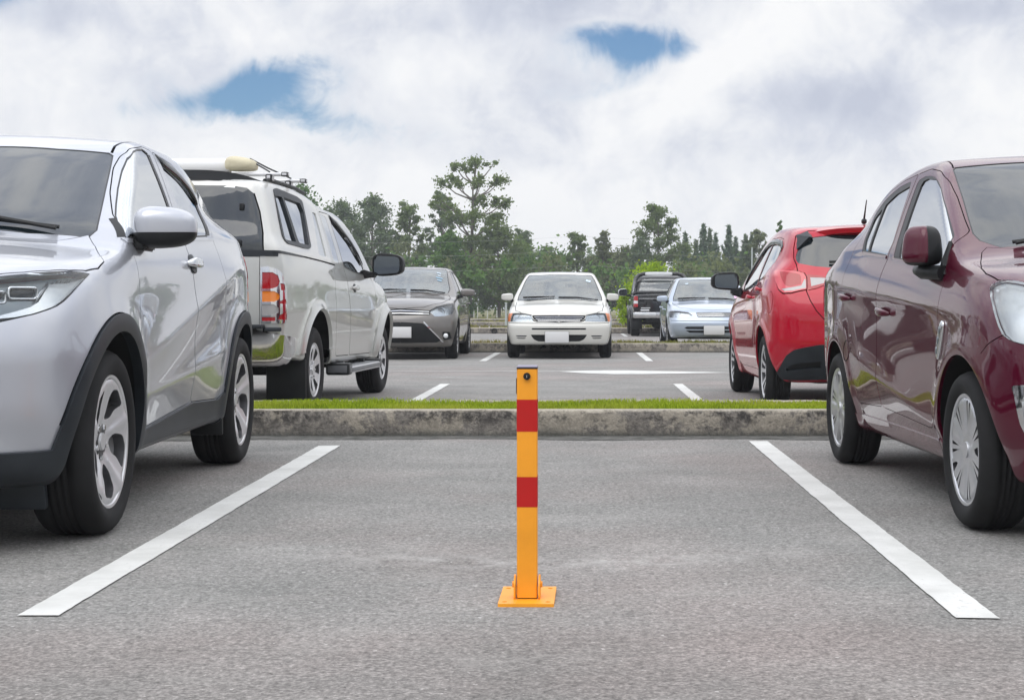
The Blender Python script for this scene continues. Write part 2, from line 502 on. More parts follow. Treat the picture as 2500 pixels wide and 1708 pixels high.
class Skin:
    def __init__(s, spec):
        s.sp = spec
        s.T = Tab(spec['T'], spec.get('sT', 0.025))
        s.Nn = Tab(spec['N'], 0.02)
        s.Rr = Tab(spec['R'], 0.02)
        s.B = Tab(spec['B'], 0.03, linear=True)
        s.P = Tab(spec['P'], 0.09)
        s.belt = Tab(spec['belt'], 0.07)
        s.prof = Tab(spec['prof'], 0.045)
        s.G = Tab(spec['G'], 0.09)                 # extra inset of the greenhouse along the car
        s.shift = Tab(spec['shift'], 0.08)         # plan curvature of screens
        s.kt = Tab(spec.get('kt', [(-3, .12), (3, .12)]), 0.05)
        s.hw = spec['hw']
        s.zs = spec['zs']
        s.tum, s.tumc = spec['tum'], spec.get('tumc', 0.1)
        s.crown = spec.get('crown', 0.03)
        s.flares = spec.get('flares', [])
        s.creases = spec.get('creases', [])
        s.cf, s.pf = spec.get('cf', 0.22), spec.get('pf', 2.6)
        s.cr, s.pr = spec.get('cr', 0.12), spec.get('pr', 2.6)
        s.kf, s.kr = spec.get('kf', 0.30), spec.get('kr', 0.22)
        s.kft, s.krt = spec.get('kft', 0.10), spec.get('krt', 0.08)
        s.inset_end = float(s.prof(1.0))
        s.z0 = spec.get('z0', 0.62)
        s.xa, s.xb = spec['xa'], spec['xb']

    def W(s, x, z):
        zb = s.belt(x)
        t = (z - s.zs) / (zb - s.zs)
        P = s.P(x)
        low = P - s.prof(np.clip(t, -0.4, 1.0))
        dz = np.maximum(z - zb, 0)
        up = P - s.inset_end - s.G(x) * sstep(0, 0.16, dz) - s.tum * (np.sqrt(dz * dz + 0.0009) - 0.03) - s.tumc * dz * dz
        w = np.where(z < zb, low, up)
        for (fx, fz, fr, fa, fs) in s.flares:
            r = np.hypot(x - fx, z - fz)
            w = w + fa * np.exp(-((r - fr) / fs) ** 2) * sstep(1.25, 1.0, z / np.maximum(zb, .1))
        for (x0, z0, x1, z1, a, wid, fade) in s.creases:
            L = math.hypot(x1 - x0, z1 - z0)
            ux, uz = (x1 - x0) / L, (z1 - z0) / L
            al = (x - x0) * ux + (z - z0) * uz
            d = -(x - x0) * uz + (z - z0) * ux
            env = sstep(-fade, fade, al) * sstep(-fade, fade, L - al)
            w = w + a * env * np.exp(-np.sqrt(d * d + 0.0005) / wid)
        return w

    def F(s, x, y, z):
        ay = np.abs(y)
        q2 = (ay / s.hw) ** 2
        xs = x + s.shift(x) * q2
        sl = s.T.slope(xs)
        top = (z - s.T(xs) + s.crown * q2) / np.sqrt(1 + sl * sl)
        nl = s.Nn.slope(z)
        fr = (x - s.Nn(z) + s.cf * (ay / s.hw) ** s.pf) / np.sqrt(1 + nl * nl)
        rl = s.Rr.slope(z)
        re = (s.Rr(z) - x + s.cr * (ay / s.hw) ** s.pr) / np.sqrt(1 + rl * rl)
        up = np.sqrt(1 + s.tum ** 2 * (z > s.belt(x)))
        sd = (ay - s.W(x, z)) / up
        f = smax(smax(top, fr, s.kft), re, s.krt)
        fsd = smax(sd, fr, s.kf)
        fsd = smax(fsd, re, s.kr)
        f = smax(f, fsd, s.kt(x))
        return smax(f, s.B(x) - z, 0.07)

    def grad(s, p, e=0.004):
        x, y, z = p.T
        g = np.stack([s.F(x + e, y, z) - s.F(x - e, y, z), s.F(x, y + e, z) - s.F(x, y - e, z),
                      s.F(x, y, z + e) - s.F(x, y, z - e)], 1)
        return g / np.maximum(np.linalg.norm(g, axis=1, keepdims=True), 1e-9)

    # -- (u, v) domain: u runs along the spine (caps at both ends), v from under the floor to over the roof
    CU, CV = 0.8, 0.95

    def uv_of(s, p):
        x, y, z = p.T
        y = np.maximum(y, 0)
        zz = z - s.z0
        rad = np.hypot(y, zz)
        v = np.arctan2(y, -zz) * s.CV
        v = np.where((y <= 1e-9) & (zz > 0), np.pi * s.CV, v)
        c = s.CU * np.pi / 2
        u = np.where(x > s.xa, np.arctan2(rad, x - s.xa) * s.CU,
                     np.where(x < s.xb, c + (s.xa - s.xb) + (np.pi / 2 - np.arctan2(rad, s.xb - x)) * s.CU, c + s.xa - x))
        return np.stack([u, v], 1)

    def umax(s):
        return s.CU * np.pi + (s.xa - s.xb)

    def ray(s, uv):
        u, v = uv.T
        th = v / s.CV
        c = s.CU * np.pi / 2
        L = s.xa - s.xb
        ph1 = np.clip(u / s.CU, 0, np.pi / 2)
        ph2 = np.clip((u - c - L) / s.CU, 0, np.pi / 2)
        ox = np.clip(s.xa - (u - c), s.xb, s.xa)
        dx = np.where(u < c, np.cos(ph1), np.where(u > c + L, -np.sin(ph2), 0))
        dr = np.where(u < c, np.sin(ph1), np.where(u > c + L, np.cos(ph2), 1))
        o = np.stack([ox, 0 * ox, 0 * ox + s.z0], 1)
        d = np.stack([dx, dr * np.sin(th), -dr * np.cos(th)], 1)
        return o, d

    def solve(s, uv):
        o, d = s.ray(uv)
        lo = np.zeros(len(uv))
        hi = np.full(len(uv), 1.9)
        for _ in range(26):
            m = (lo + hi) / 2
            p = o + d * m[:, None]
            neg = s.F(*p.T) < 0
            lo = np.where(neg, m, lo)
            hi = np.where(neg, hi, m)
        return o + d * ((lo + hi) / 2)[:, None]

    def on(s, axis, a, b):
        """outermost skin point: 'side' (x, z), 'front' / 'rear' (y, z), 'top' (x, y)"""
        a, b = np.atleast_1d(np.asarray(a, float)), np.atleast_1d(np.asarray(b, float))
        n = len(a)

        def P(t):
            if axis == 'side':
                return a, t, b
            if axis == 'front' or axis == 'rear':
                return t, a, b
            return a, b, t
        st, en = {'side': (1.3, 0.0), 'front': (3.2, 0.0), 'rear': (-3.4, 0.0), 'top': (2.4, 0.1)}[axis]
        K = 130
        hi = np.full(n, st)
        lo = np.full(n, en)
        done = np.zeros(n, bool)
        prev = np.full(n, st)
        for k in range(1, K + 1):
            t = np.full(n, st + (en - st) * k / K)
            neg = (s.F(*P(t)) < 0) & ~done
            hi = np.where(neg, prev, hi)
            lo = np.where(neg, t, lo)
            done |= neg
            prev = t
        for _ in range(22):
            m = (lo + hi) / 2
            neg = s.F(*P(m)) < 0
            lo = np.where(neg, m, lo)
            hi = np.where(neg, hi, m)
        m = (lo + hi) / 2
        return np.stack(np.broadcast_arrays(*P(m)), 1).astype(float)


# -- 2-D outline helpers
def resample(pts, step=0.018, closed=True):
    out = []
    n = len(pts)
    for i in range(n if closed else n - 1):
        a, b = np.array(pts[i], float), np.array(pts[(i + 1) % n], float)
        k = max(1, int(math.ceil(np.linalg.norm(b - a) / step)))
        out += [a + (b - a) * j / k for j in range(k)]
    if not closed:
        out.append(np.array(pts[-1], float))
    return out


def rnd(pts, r=0.04, seg=5, closed=True):
    """polygon with rounded corners; a point may carry its own radius as a last item (x, z, r)"""
    dim = 2
    out = []
    n = len(pts)
    for i in range(n):
        p = np.array(pts[i][:dim], float)
        ri = pts[i][2] if len(pts[i]) > 2 else r
        if not closed and i in (0, n - 1):
            out.append(p)
            continue
        a, b = np.array(pts[i - 1][:dim], float), np.array(pts[(i + 1) % n][:dim], float)
        la, lb = np.linalg.norm(a - p), np.linalg.norm(b - p)
        c = min(ri, la * 0.48, lb * 0.48)
        if c < 1e-4:
            out.append(p)
            continue
        s0, s1 = p + (a - p) / la * c, p + (b - p) / lb * c
        for k in range(seg + 1):
            t = k / seg
            out.append((1 - t) ** 2 * s0 + 2 * t * (1 - t) * p + t * t * s1)
    return out


def area2(pts):
    p = np.array(pts)
    x, y = p[:, 0], p[:, 1]
    return 0.5 * np.sum(x * np.roll(y, -1) - np.roll(x, -1) * y)


def inset(pts, d):
    p = np.array([q[:2] for q in pts], float)
    keep = np.linalg.norm(p - np.roll(p, 1, axis=0), axis=1) > 1e-5
    p = p[keep]
    sgn = 1 if area2(p) > 0 else -1
    e = np.roll(p, -1, axis=0) - p
    e /= np.maximum(np.linalg.norm(e, axis=1, keepdims=True), 1e-9)
    nrm = np.stack([-e[:, 1], e[:, 0]], 1) * sgn
    m = nrm + np.roll(nrm, 1, axis=0)
    ml = np.maximum(np.linalg.norm(m, axis=1, keepdims=True), 0.35)
    m = m / ml
    cosv = np.maximum((m * nrm).sum(1, keepdims=True), 0.5)
    return [tuple(q) for q in p + m * d / cosv]


def ribbon(pts, w):
    """thin closed outline along an open polyline"""
    p = np.array([q[:2] for q in pts], float)
    t = np.gradient(p, axis=0)
    t /= np.maximum(np.linalg.norm(t, axis=1, keepdims=True), 1e-9)
    nn = np.stack([-t[:, 1], t[:, 0]], 1) * w / 2
    return [tuple(q) for q in np.concatenate([p + nn, (p - nn)[::-1]])]


def arc(cx, cz, r, a0, a1, n=28):
    return [(cx + r * math.cos(R(a0 + (a1 - a0) * i / n)), cz + r * math.sin(R(a0 + (a1 - a0) * i / n))) for i in range(n + 1)]


def inside(poly, q):
    """even-odd test of the points q in the polygon"""
    x, y = q.T
    res = np.zeros(len(q), bool)
    lo, hi = poly.min(0), poly.max(0)
    m = (x >= lo[0]) & (x <= hi[0]) & (y >= lo[1]) & (y <= hi[1])
    idx = np.nonzero(m)[0]
    if not len(idx):
        return res
    X, Y = x[idx], y[idx]
    r = np.zeros(len(idx), bool)
    a, b = poly, np.roll(poly, -1, axis=0)
    for (x0, y0), (x1, y1) in zip(a, b):
        if y0 == y1:
            continue
        c = ((y0 > Y) != (y1 > Y)) & (X < (x1 - x0) * (Y - y0) / (y1 - y0) + x0)
        r ^= c
    res[idx] = r
    return res


class Shell:
    def __init__(s, spec, du=0.03):
        s.k = Skin(spec)
        s.du = du
        s.regions = []          # (name, uv loop), the first that holds a triangle names it

    def to_uv(s, axis, pts, step=0.018):
        pts = resample(pts, step)
        a = np.array([p[0] for p in pts])
        b = np.array([p[1] for p in pts])
        if axis == 'p3':
            p3 = np.array(pts, float)
        else:
            p3 = s.k.on(axis, a, b)
        uv = s.k.uv_of(p3)
        edge = np.abs(p3[:, 1]) < 1e-4
        uv[edge & (p3[:, 2] > s.k.z0), 1] = np.pi * s.k.CV
        uv[edge & (p3[:, 2] <= s.k.z0), 1] = 0.0
        return uv

    def cut(s, name, axis, pts, step=0.018):
        s.regions.append((name, s.to_uv(axis, pts, step)))

    def build(s):
        k = s.k
        um, vm = k.umax(), np.pi * k.CV
        nu, nv = int(um / s.du), int(vm / s.du)
        eps = 1e-4
        U, V = np.meshgrid(np.linspace(0.004, um - 0.004, nu + 1), np.linspace(0, vm, nv + 1), indexing='ij')
        # coarser towards the poles
        pts = np.stack([U.ravel(), V.ravel()], 1)
        verts = [pts]
        edges = []
        cnt = len(pts)
        for name, uv in s.regions:
            n = len(uv)
            verts.append(uv)
            edges += [(cnt + i, cnt + (i + 1) % n) for i in range(n)]
            cnt += n
        allv = np.concatenate(verts)
        allv[:, 1] = np.clip(allv[:, 1], 0, vm)
        ov, oe, of, _, _, _ = delaunay_2d_cdt([Vector((float(a), float(b))) for a, b in allv], edges, [], 0, 1e-6)
        uv = np.array([(v.x, v.y) for v in ov])
        tri = []
        for f in of:
            f = list(f)
            for i in range(1, len(f) - 1):
                tri.append((f[0], f[i], f[i + 1]))
        tri = np.array(tri)
        p = k.solve(uv)
        p[(uv[:, 1] < 1e-6) | (uv[:, 1] > vm - 1e-6), 1] = 0.0
        n = k.grad(p)
        mid = np.abs(p[:, 1]) < 1e-6
        n[mid, 1] = 0
        n /= np.linalg.norm(n, axis=1, keepdims=True)
        fn = np.cross(p[tri[:, 1]] - p[tri[:, 0]], p[tri[:, 2]] - p[tri[:, 0]])
        ok = np.linalg.norm(fn, axis=1) > 1e-10
        tri, fn = tri[ok], fn[ok]
        flip = (fn * n[tri].sum(1)).sum(1) < 0
        tri[flip] = tri[flip][:, ::-1]
        cen = uv[tri].mean(1)
        lab = np.full(len(tri), -1)
        for i, (name, loop) in enumerate(s.regions):
            free = np.nonzero(lab < 0)[0]
            hit = inside(loop, cen[free])
            lab[free[hit]] = i
        s.p, s.n, s.tri = p, n, tri
        names = [r[0] for r in s.regions] + ['body']
        s.name_of = np.array([names[i] for i in lab], dtype=object)
        ctr, cn = p[tri].mean(1), n[tri].mean(1)
        free = s.name_of == 'body'
        for (x0, x1, zl, nm) in getattr(s, 'low', []):
            m = free & (ctr[:, 0] > x0) & (ctr[:, 0] < x1) & (ctr[:, 2] < zl)
            s.name_of[m] = nm
        s.name_of[(s.name_of == 'body') & (cn[:, 2] < -0.965)] = 'under'
        return s

    def patch(s, *names):
        sel = s.tri[np.isin(s.name_of, names)]
        ids, inv = np.unique(sel, return_inverse=True)
        return s.p[ids], s.n[ids], inv.reshape(-1, 3)

    def emit(s, out_name, names, mat, parent, off=0.0, skirt=0.0, side='both', skirt_mat=None, xr=None):
        """make the patch an object: side 'mid' joins both halves, 'both' gives a left and a right object"""
        if isinstance(names, str):
            names = (names,)
        p, n, t = s.patch(*names)
        if not len(t):
            return []
        if xr is not None:
            c = p[t].mean(1)[:, 0]
            t = t[(c > xr[0]) & (c < xr[1])]
            ids, inv = np.unique(t, return_inverse=True)
            p, n, t = p[ids], n[ids], inv.reshape(-1, 3)
        p = p + n * off
        p[np.abs(s_mid(p)) < 1e-6, 1] = 0
        mi = np.zeros(len(t), int)
        if skirt:
            e = np.concatenate([t[:, [0, 1]], t[:, [1, 2]], t[:, [2, 0]]])
            key = np.sort(e, 1)
            _, first, cnts = np.unique(key, axis=0, return_index=True, return_counts=True)
            be = e[first[cnts == 1]]
            be = be[~((np.abs(p[be[:, 0], 1]) < 1e-5) & (np.abs(p[be[:, 1], 1]) < 1e-5))]
            if len(be):
                a, b = be.T
                d = p[b] - p[a]
                na = np.cross(d, n[a] + n[b])
                na /= np.maximum(np.linalg.norm(na, axis=1, keepdims=True), 1e-9)
                base = len(p)
                m = len(be)
                newp = np.concatenate([p[a], p[b], p[b] - n[b] * skirt, p[a] - n[a] * skirt])
                newn = np.concatenate([na, na, na, na])
                i = np.arange(m)
                q1 = np.stack([base + i, base + 3 * m + i, base + 2 * m + i], 1)
                q2 = np.stack([base + i, base + 2 * m + i, base + m + i], 1)
                p = np.concatenate([p, newp])
                n = np.concatenate([n, newn])
                t = np.concatenate([t, q1, q2])
                mi = np.concatenate([mi, np.ones(2 * m, int)])
        mats = [mat, skirt_mat or mat]
        pm, nm, tm = p * [1, -1, 1], n * [1, -1, 1], t[:, ::-1]
        res = []
        if side == 'mid':
            P2 = np.concatenate([p, pm])
            N2 = np.concatenate([n, nm])
            T2 = np.concatenate([t, tm + len(p)])
            res.append(mesh_obj(out_name, P2, T2, mats, parent, N2, mat_idx=np.concatenate([mi, mi])))
        else:
            if side in ('both', 'left'):
                res.append(mesh_obj(out_name, p, t, mats, parent, n, mat_idx=mi))
            if side in ('both', 'right'):
                res.append(mesh_obj(out_name, pm, tm, mats, parent, nm, mat_idx=mi))
        return res

    # frame on the skin: matrix with +Z outward, +X along the car's length (or across for front / rear)
    def frame(s, axis, a, b, sgn=1, off=0.0):
        p = s.k.on(axis, a, b)
        n = s.k.grad(p)[0]
        p = p[0] + n * off
        p, n = Vector(p), Vector(n)
        if sgn < 0:
            p.y, n.y = -p.y, -n.y
        xa = Vector((1, 0, 0)) if axis in ('side', 'top') else Vector((0, 1, 0))
        xa = (xa - n * xa.dot(n)).normalized()
        ya = n.cross(xa)
        m = Matrix((xa, ya, n)).transposed().to_4x4()
        m.translation = p
        return m


def s_mid(p):
    return p[:, 1]


# ------------------------------------------------------------------ small shaped solids
def superell(name, size, mats, parent, mtx=None, e1=0.45, e2=0.45, nu=28, nv=16, warp=None, split=None, smooth=True):
    """rounded solid of half sizes `size`; warp(p) bends it; split(p) picks the second material"""
    def c(w, m):
        return np.sign(np.cos(w)) * np.abs(np.cos(w)) ** m

    def sn(w, m):
        return np.sign(np.sin(w)) * np.abs(np.sin(w)) ** m
    v = np.linspace(-np.pi / 2, np.pi / 2, nv)
    u = np.linspace(-np.pi, np.pi, nu, endpoint=False)
    Vv, Uu = np.meshgrid(v, u, indexing='ij')
    P = np.stack([size[0] * c(Vv, e1) * c(Uu, e2), size[1] * c(Vv, e1) * sn(Uu, e2), size[2] * sn(Vv, e1)], -1).reshape(-1, 3)
    if warp:
        P = warp(P.copy())
    F = []
    for i in range(nv - 1):
        for j in range(nu):
            F.append((i * nu + j, i * nu + (j + 1) % nu, (i + 1) * nu + (j + 1) % nu, (i + 1) * nu + j))
    F = np.array(F)
    mi = None
    if split:
        mi = np.array([1 if split(q) else 0 for q in P[F].mean(1)])
    if mtx is not None:
        P = (np.array(mtx.to_3x3()) @ P.T).T + np.array(mtx.translation)
    return mesh_obj(name, P, F, mats, parent, smooth=smooth, mat_idx=mi)


def sheet(name, outline, mat, parent, mtx, th=0.004, bev=0.0):
    """flat plate cut to a 2-D outline, extruded along local +Z of mtx"""
    bm = bmesh.new()
    vs = [bm.verts.new((p[0], p[1], 0)) for p in outline]
    f = bm.faces.new(vs)
    r = bmesh.ops.extrude_face_region(bm, geom=[f])
    bmesh.ops.translate(bm, vec=(0, 0, th), verts=[g for g in r['geom'] if isinstance(g, bmesh.types.BMVert)])
    bmesh.ops.transform(bm, matrix=mtx, verts=bm.verts[:])
    if bev:
        bmesh.ops.bevel(bm, geom=bm.edges[:], offset=bev, segments=1, affect='EDGES')
    return bm_obj(name, bm, mat, parent, angle=R(40))


# ------------------------------------------------------------------ wheels
def lathe(profile, seg):
    """profile of (radius, y) turned round the Y axis"""
    V, Fc = [], []
    n = len(profile)
    for i in range(seg):
        a = 2 * math.pi * i / seg
        for r, y in profile:
            V.append((r * math.cos(a), y, r * math.sin(a)))
    for i in range(seg):
        for j in range(n - 1):
            a, b = i * n + j, ((i + 1) % seg) * n + j
            Fc.append((a, a + 1, b + 1, b))
    return V, Fc


def pol(r, deg):
    return (r * math.cos(R(deg)), r * math.sin(R(deg)))


def rim_face(holes, R0, dish, step=0.012, depth=0.035):
    """alloy face as a dished plate with openings: CDT in the wheel plane, lifted to dish(r, angle)"""
    pts, edges = [], []

    def loop(ps):
        b = len(pts)
        pts.extend(ps)
        edges.extend((b + i, b + (i + 1) % len(ps)) for i in range(len(ps)))
    loop([pol(R0, 360 * i / 72) for i in range(72)])
    hl = []
    for h in holes:
        h = resample(h, step)
        hl.append(np.array(h))
        loop([tuple(q) for q in h])
    g = np.arange(-R0, R0 + step, step)
    for a in g:
        for b in g:
            if math.hypot(a, b) < R0 - 0.004:
                pts.append((float(a), float(b)))
    ov, oe, of, *_ = delaunay_2d_cdt([Vector(p) for p in pts], edges, [], 1, 1e-6)
    uv = np.array([(v.x, v.y) for v in ov])
    tri = np.array([f for f in of if len(f) == 3])
    c = uv[tri].mean(1)
    keep = np.ones(len(tri), bool)
    for h in hl:
        keep &= ~inside(h, c)
    tri = tri[keep]
    ids, inv = np.unique(tri, return_inverse=True)
    uv, tri = uv[ids], inv.reshape(-1, 3)
    rr = np.hypot(*uv.T)
    y = dish(rr, np.arctan2(uv[:, 1], uv[:, 0]))
    P = np.stack([uv[:, 0], y, uv[:, 1]], 1)
    fn = np.cross(P[tri[:, 1]] - P[tri[:, 0]], P[tri[:, 2]] - P[tri[:, 0]])
    fl = fn[:, 1] < 0
    tri[fl] = tri[fl][:, ::-1]
    e = np.concatenate([tri[:, [0, 1]], tri[:, [1, 2]], tri[:, [2, 0]]])
    _, first, cn = np.unique(np.sort(e, 1), axis=0, return_index=True, return_counts=True)
    be = e[first[cn == 1]]
    m = len(be)
    base = len(P)
    A, B = P[be[:, 0]], P[be[:, 1]]
    ctr = (A + B) / 2
    dn = np.array([0, -depth, 0])
    newp = np.concatenate([A, B, B + dn, A + dn])
    i = np.arange(m)
    q = np.stack([base + i, base + 3 * m + i, base + 2 * m + i, base + m + i], 1)
    return np.concatenate([P, newp]), [tuple(t) for t in tri] + [tuple(x) for x in q]


def make_wheel(parent, x, y, rt, wt, rr, style, steer=0.0):
    """wheel > tyre, rim; the first of a car, others are copies; y is the outer face"""
    hub = []
    t = wt
    # hub, brake disc and barrel
    V, Fc = [], []

    def add(prof, seg=40):
        v, f = lathe(prof, seg)
        b = len(V)
        V.extend(v)
        Fc.extend(tuple(i + b for i in q) for q in f)
    add([(0.0, -0.075), (0.135, -0.075), (0.135, -0.095), (0.0, -0.095)])
    add([(0.0, -0.045), (0.065, -0.045), (0.07, -0.08)])
    w = mesh_obj('wheel', V, Fc, MAT['disc'], parent)
    w.location = (x, y, rt)
    # tyre with shoulder blocks
    s = rt - rr
    prof = [(rr - 0.008, -0.022), (rr + 0.004, -0.010), (rr + 0.10 * s, -0.004), (rr + 0.35 * s, 0.006), (rr + 0.55 * s, 0.007),
            (rr + 0.75 * s, 0.001), (rr + 0.88 * s, -0.010), (rr + 0.96 * s, -0.024), (rt - 0.001, -0.040)]
    tread = []
    g = [0.24, 0.42, 0.60, 0.78]
    yy0, yy1 = -0.040, -(t - 0.040)
    for q in g:
        yc = yy0 + (yy1 - yy0) * q
        tread += [(rt, yc + 0.006), (rt - 0.007, yc + 0.005), (rt - 0.007, yc - 0.005), (rt, yc - 0.006)]
    back = [(r, -t - yv) for r, yv in prof[::-1]]
    full = prof + tread + back + [(rr - 0.015, -t * 0.6), (rr - 0.015, -0.022)]
    seg = 72
    tv, tf = lathe(full, seg)
    tv = np.array(tv)
    n = len(full)
    # blocks: every other sector of the shoulder is cut slightly lower
    ang = np.arange(len(tv)) // n
    r0 = np.hypot(tv[:, 0], tv[:, 2])
    sh = np.isin(np.arange(len(tv)) % n, [6, 7, len(prof) + len(tread) + 1, len(prof) + len(tread) + 2])
    cutm = sh & (ang % 2 == 0)
    tv[cutm, 0] *= (r0[cutm] - 0.0045) / r0[cutm]
    tv[cutm, 2] *= (r0[cutm] - 0.0045) / r0[cutm]
    ty = mesh_obj('tyre', tv, tf, MAT['rubber'], w)
    # rim: barrel + face
    RV, RF = lathe([(rr - 0.004, -0.020), (rr + 0.004, -0.013), (rr + 0.002, -0.008), (rr - 0.008, -0.010), (rr - 0.016, -0.022),
                    (rr - 0.022, -0.06), (rr - 0.03, -t * 0.8)], 64)
    RV, RF = list(RV), list(RF)
    mi = [0] * len(RF)
    fv, ff = style(rr)
    b = len(RV)
    RV += [tuple(q) for q in fv]
    RF += [tuple(i + b for i in q) for q in ff]
    mi += [1 if len(q) == 4 else 0 for q in ff]
    mats = style.mats
    # centre cap and nuts
    def disc(cx, cz, r, y0, y1, m, sg=18):
        bb = len(RV)
        for i in range(sg):
            a = 2 * math.pi * i / sg
            RV.append((cx + r * math.cos(a), y0, cz + r * math.sin(a)))
            RV.append((cx + r * 0.86 * math.cos(a), y1, cz + r * 0.86 * math.sin(a)))
        for i in range(sg):
            j = (i + 1) % sg
            RF.append((bb + 2 * i, bb + 2 * j, bb + 2 * j + 1, bb + 2 * i + 1))
            mi.append(m)
        RF.append(tuple(bb + 2 * i + 1 for i in range(sg)))
        mi.append(m)
    yc = style.ycap
    disc(0, 0, style.rcap, yc - 0.02, yc + 0.004, 0)
    for i in range(style.nuts):
        cx, cz = pol(style.rnut, 360 * (i + 0.5) / style.nuts + 90)
        disc(cx, cz, 0.012, yc - 0.016, yc + style.ynut, 2, 10)
    ri = mesh_obj('rim', RV, RF, mats, w, mat_idx=mi)
    me = ri.data
    for e in me.edges:
        pass
    me.set_sharp_from_angle(angle=R(32))
    return w


def copy_tree(o, parent=None):
    c = o.copy()
    COL.objects.link(c)
    if parent is not None:
        c.parent = parent
    for ch in list(o.children):
        copy_tree(ch, c)
    return c


def wheels(parent, xf, xr, yo, rt, wt, rr, style, steer=0.0):
    w = make_wheel(parent, xf, yo, rt, wt, rr, style)
    for (x, y, rz) in ((xf, -yo, math.pi), (xr, yo, 0), (xr, -yo, math.pi)):
        c = copy_tree(w, parent)
        c.location = (x, y, rt)
        c.rotation_euler = (0, rng.uniform(0, 6.28) * 0, rz)
    ws = [c for c in parent.children if c.name.split('.')[0] == 'wheel']
    for i, c in enumerate(ws):
        c.rotation_euler[1] = [0.0, 0.7, 1.3, 2.1][i % 4] if i else 0.0
    return ws


# ================================================================== setting
def asphalt_mat():
    m = principled('asphalt', (0.2, 0.2, 0.2), 0.88, spec=0.25)
    nt = m.node_tree
    co = obj_coord(m)
    big = noise(nt, co, 0.35, 4, 0.6)
    mid = noise(nt, co, 1.6, 5, 0.62, 0.4)
    streak = noise(nt, co, 1.1, 5, 0.6, 0.2, mapping=(0.6, 1.6, 1))
    grain = noise(nt, co, 85, 3, 0.7)
    grain2 = noise(nt, co, 34, 4, 0.7)
    vor = N(nt, "ShaderNodeTexVoronoi", {'Vector': co, 'Scale': 75.0}, feature='F1')
    base = RAMP(nt, mid, [(0.30, (0.205, 0.203, 0.192)), (0.55, (0.242, 0.236, 0.224)), (0.78, (0.290, 0.280, 0.266))])
    pink = RAMP(nt, big, [(0.46, 0.0), (0.60, 1.0)])
    base = MIX(nt, M_(nt, 'MULTIPLY', pink, 0.6), base, (1.08, 0.965, 0.955), 'MULTIPLY')
    st = RAMP(nt, streak, [(0.35, 0.94), (0.60, 1.02), (0.72, 1.07)])
    base = MIX(nt, 1.0, base, st, 'MULTIPLY')
    g = RAMP(nt, grain, [(0.30, 0.42), (0.50, 0.97), (0.66, 1.55)])
    base = MIX(nt, 0.85, base, g, 'MULTIPLY')
    g2 = RAMP(nt, grain2, [(0.30, 0.58), (0.52, 1.0), (0.72, 1.40)])
    base = MIX(nt, 0.9, base, g2, 'MULTIPLY')
    # pale chips of stone
    ch = noise(nt, co, 46, 2, 0.5)
    chip = RAMP(nt, ch, [(0.705, 0.0), (0.735, 1.0)])
    base = MIX(nt, M_(nt, 'MULTIPLY', chip, 0.8), base, (0.55, 0.54, 0.52))
    pit = RAMP(nt, noise(nt, co, 38, 3, 0.6, 0.5, mapping=(1, 1.0, 1)), [(0.255, 1.0), (0.30, 0.0)])
    base = MIX(nt, M_(nt, 'MULTIPLY', pit, 0.75), base, (0.06, 0.058, 0.056))
    # worn pale arc where wheels turn in, and older oil drips
    sep2 = N(nt, "ShaderNodeSeparateXYZ", {0: co})
    X, Y = sep2.outputs[0], sep2.outputs[1]
    ax = M_(nt, 'ADD', X, 0.15)
    yc = M_(nt, 'SUBTRACT', Y, M_(nt, 'ADD', 4.96, M_(nt, 'MULTIPLY', M_(nt, 'MULTIPLY', ax, ax), 0.30)))
    band = M_(nt, 'EXPONENT', M_(nt, 'MULTIPLY', M_(nt, 'MULTIPLY', yc, yc), -55.0))
    fade = M_(nt, 'EXPONENT', M_(nt, 'MULTIPLY', M_(nt, 'MULTIPLY', ax, ax), -1.1))
    wn2 = RAMP(nt, noise(nt, co, 9, 5, 0.6), [(0.42, 0.0), (0.62, 1.0)])
    worn = M_(nt, 'MULTIPLY', M_(nt, 'MULTIPLY', band, fade), wn2)
    base = MIX(nt, M_(nt, 'MULTIPLY', worn, 0.55), base, (0.42, 0.41, 0.39))
    # crumbly darker drive lane nearest the camera
    lane = N(nt, "ShaderNodeMapRange", {0: M_(nt, 'ADD', Y, M_(nt, 'MULTIPLY', noise(nt, co, 2.5, 4), 0.35)), 1: 4.0, 2: 4.22, 3: 1.0, 4: 0.0}).outputs[0]
    base = MIX(nt, M_(nt, 'MULTIPLY', lane, 0.8), base, (0.93, 0.88, 0.87), 'MULTIPLY')
    oil = RAMP(nt, noise(nt, co, 1.9, 4, 0.55, 0.2), [(0.66, 0.0), (0.76, 1.0)])
    base = MIX(nt, M_(nt, 'MULTIPLY', oil, 0.30), base, (0.10, 0.098, 0.092))
    scuff = RAMP(nt, noise(nt, co, 4.5, 6, 0.65, 0.3, mapping=(1, 0.22, 1)), [(0.58, 0.0), (0.72, 1.0)])
    base = MIX(nt, M_(nt, 'MULTIPLY', scuff, 0.18), base, (0.12, 0.118, 0.112))
    dust_ = RAMP(nt, noise(nt, co, 2.6, 6, 0.7, 0.1), [(0.54, 0.0), (0.72, 1.0)])
    base = MIX(nt, M_(nt, 'MULTIPLY', dust_, 0.28), base, (0.40, 0.385, 0.36))
    nt.links.new(base, bsdf(m).inputs['Base Color'])
    h = M_(nt, 'ADD', M_(nt, 'MULTIPLY', grain, 0.7), M_(nt, 'MULTIPLY', vor.outputs[0], -0.5))
    h = M_(nt, 'ADD', h, M_(nt, 'MULTIPLY', grain2, 0.5))
    bump_in(m, h, 0.65, 0.006)
    return m


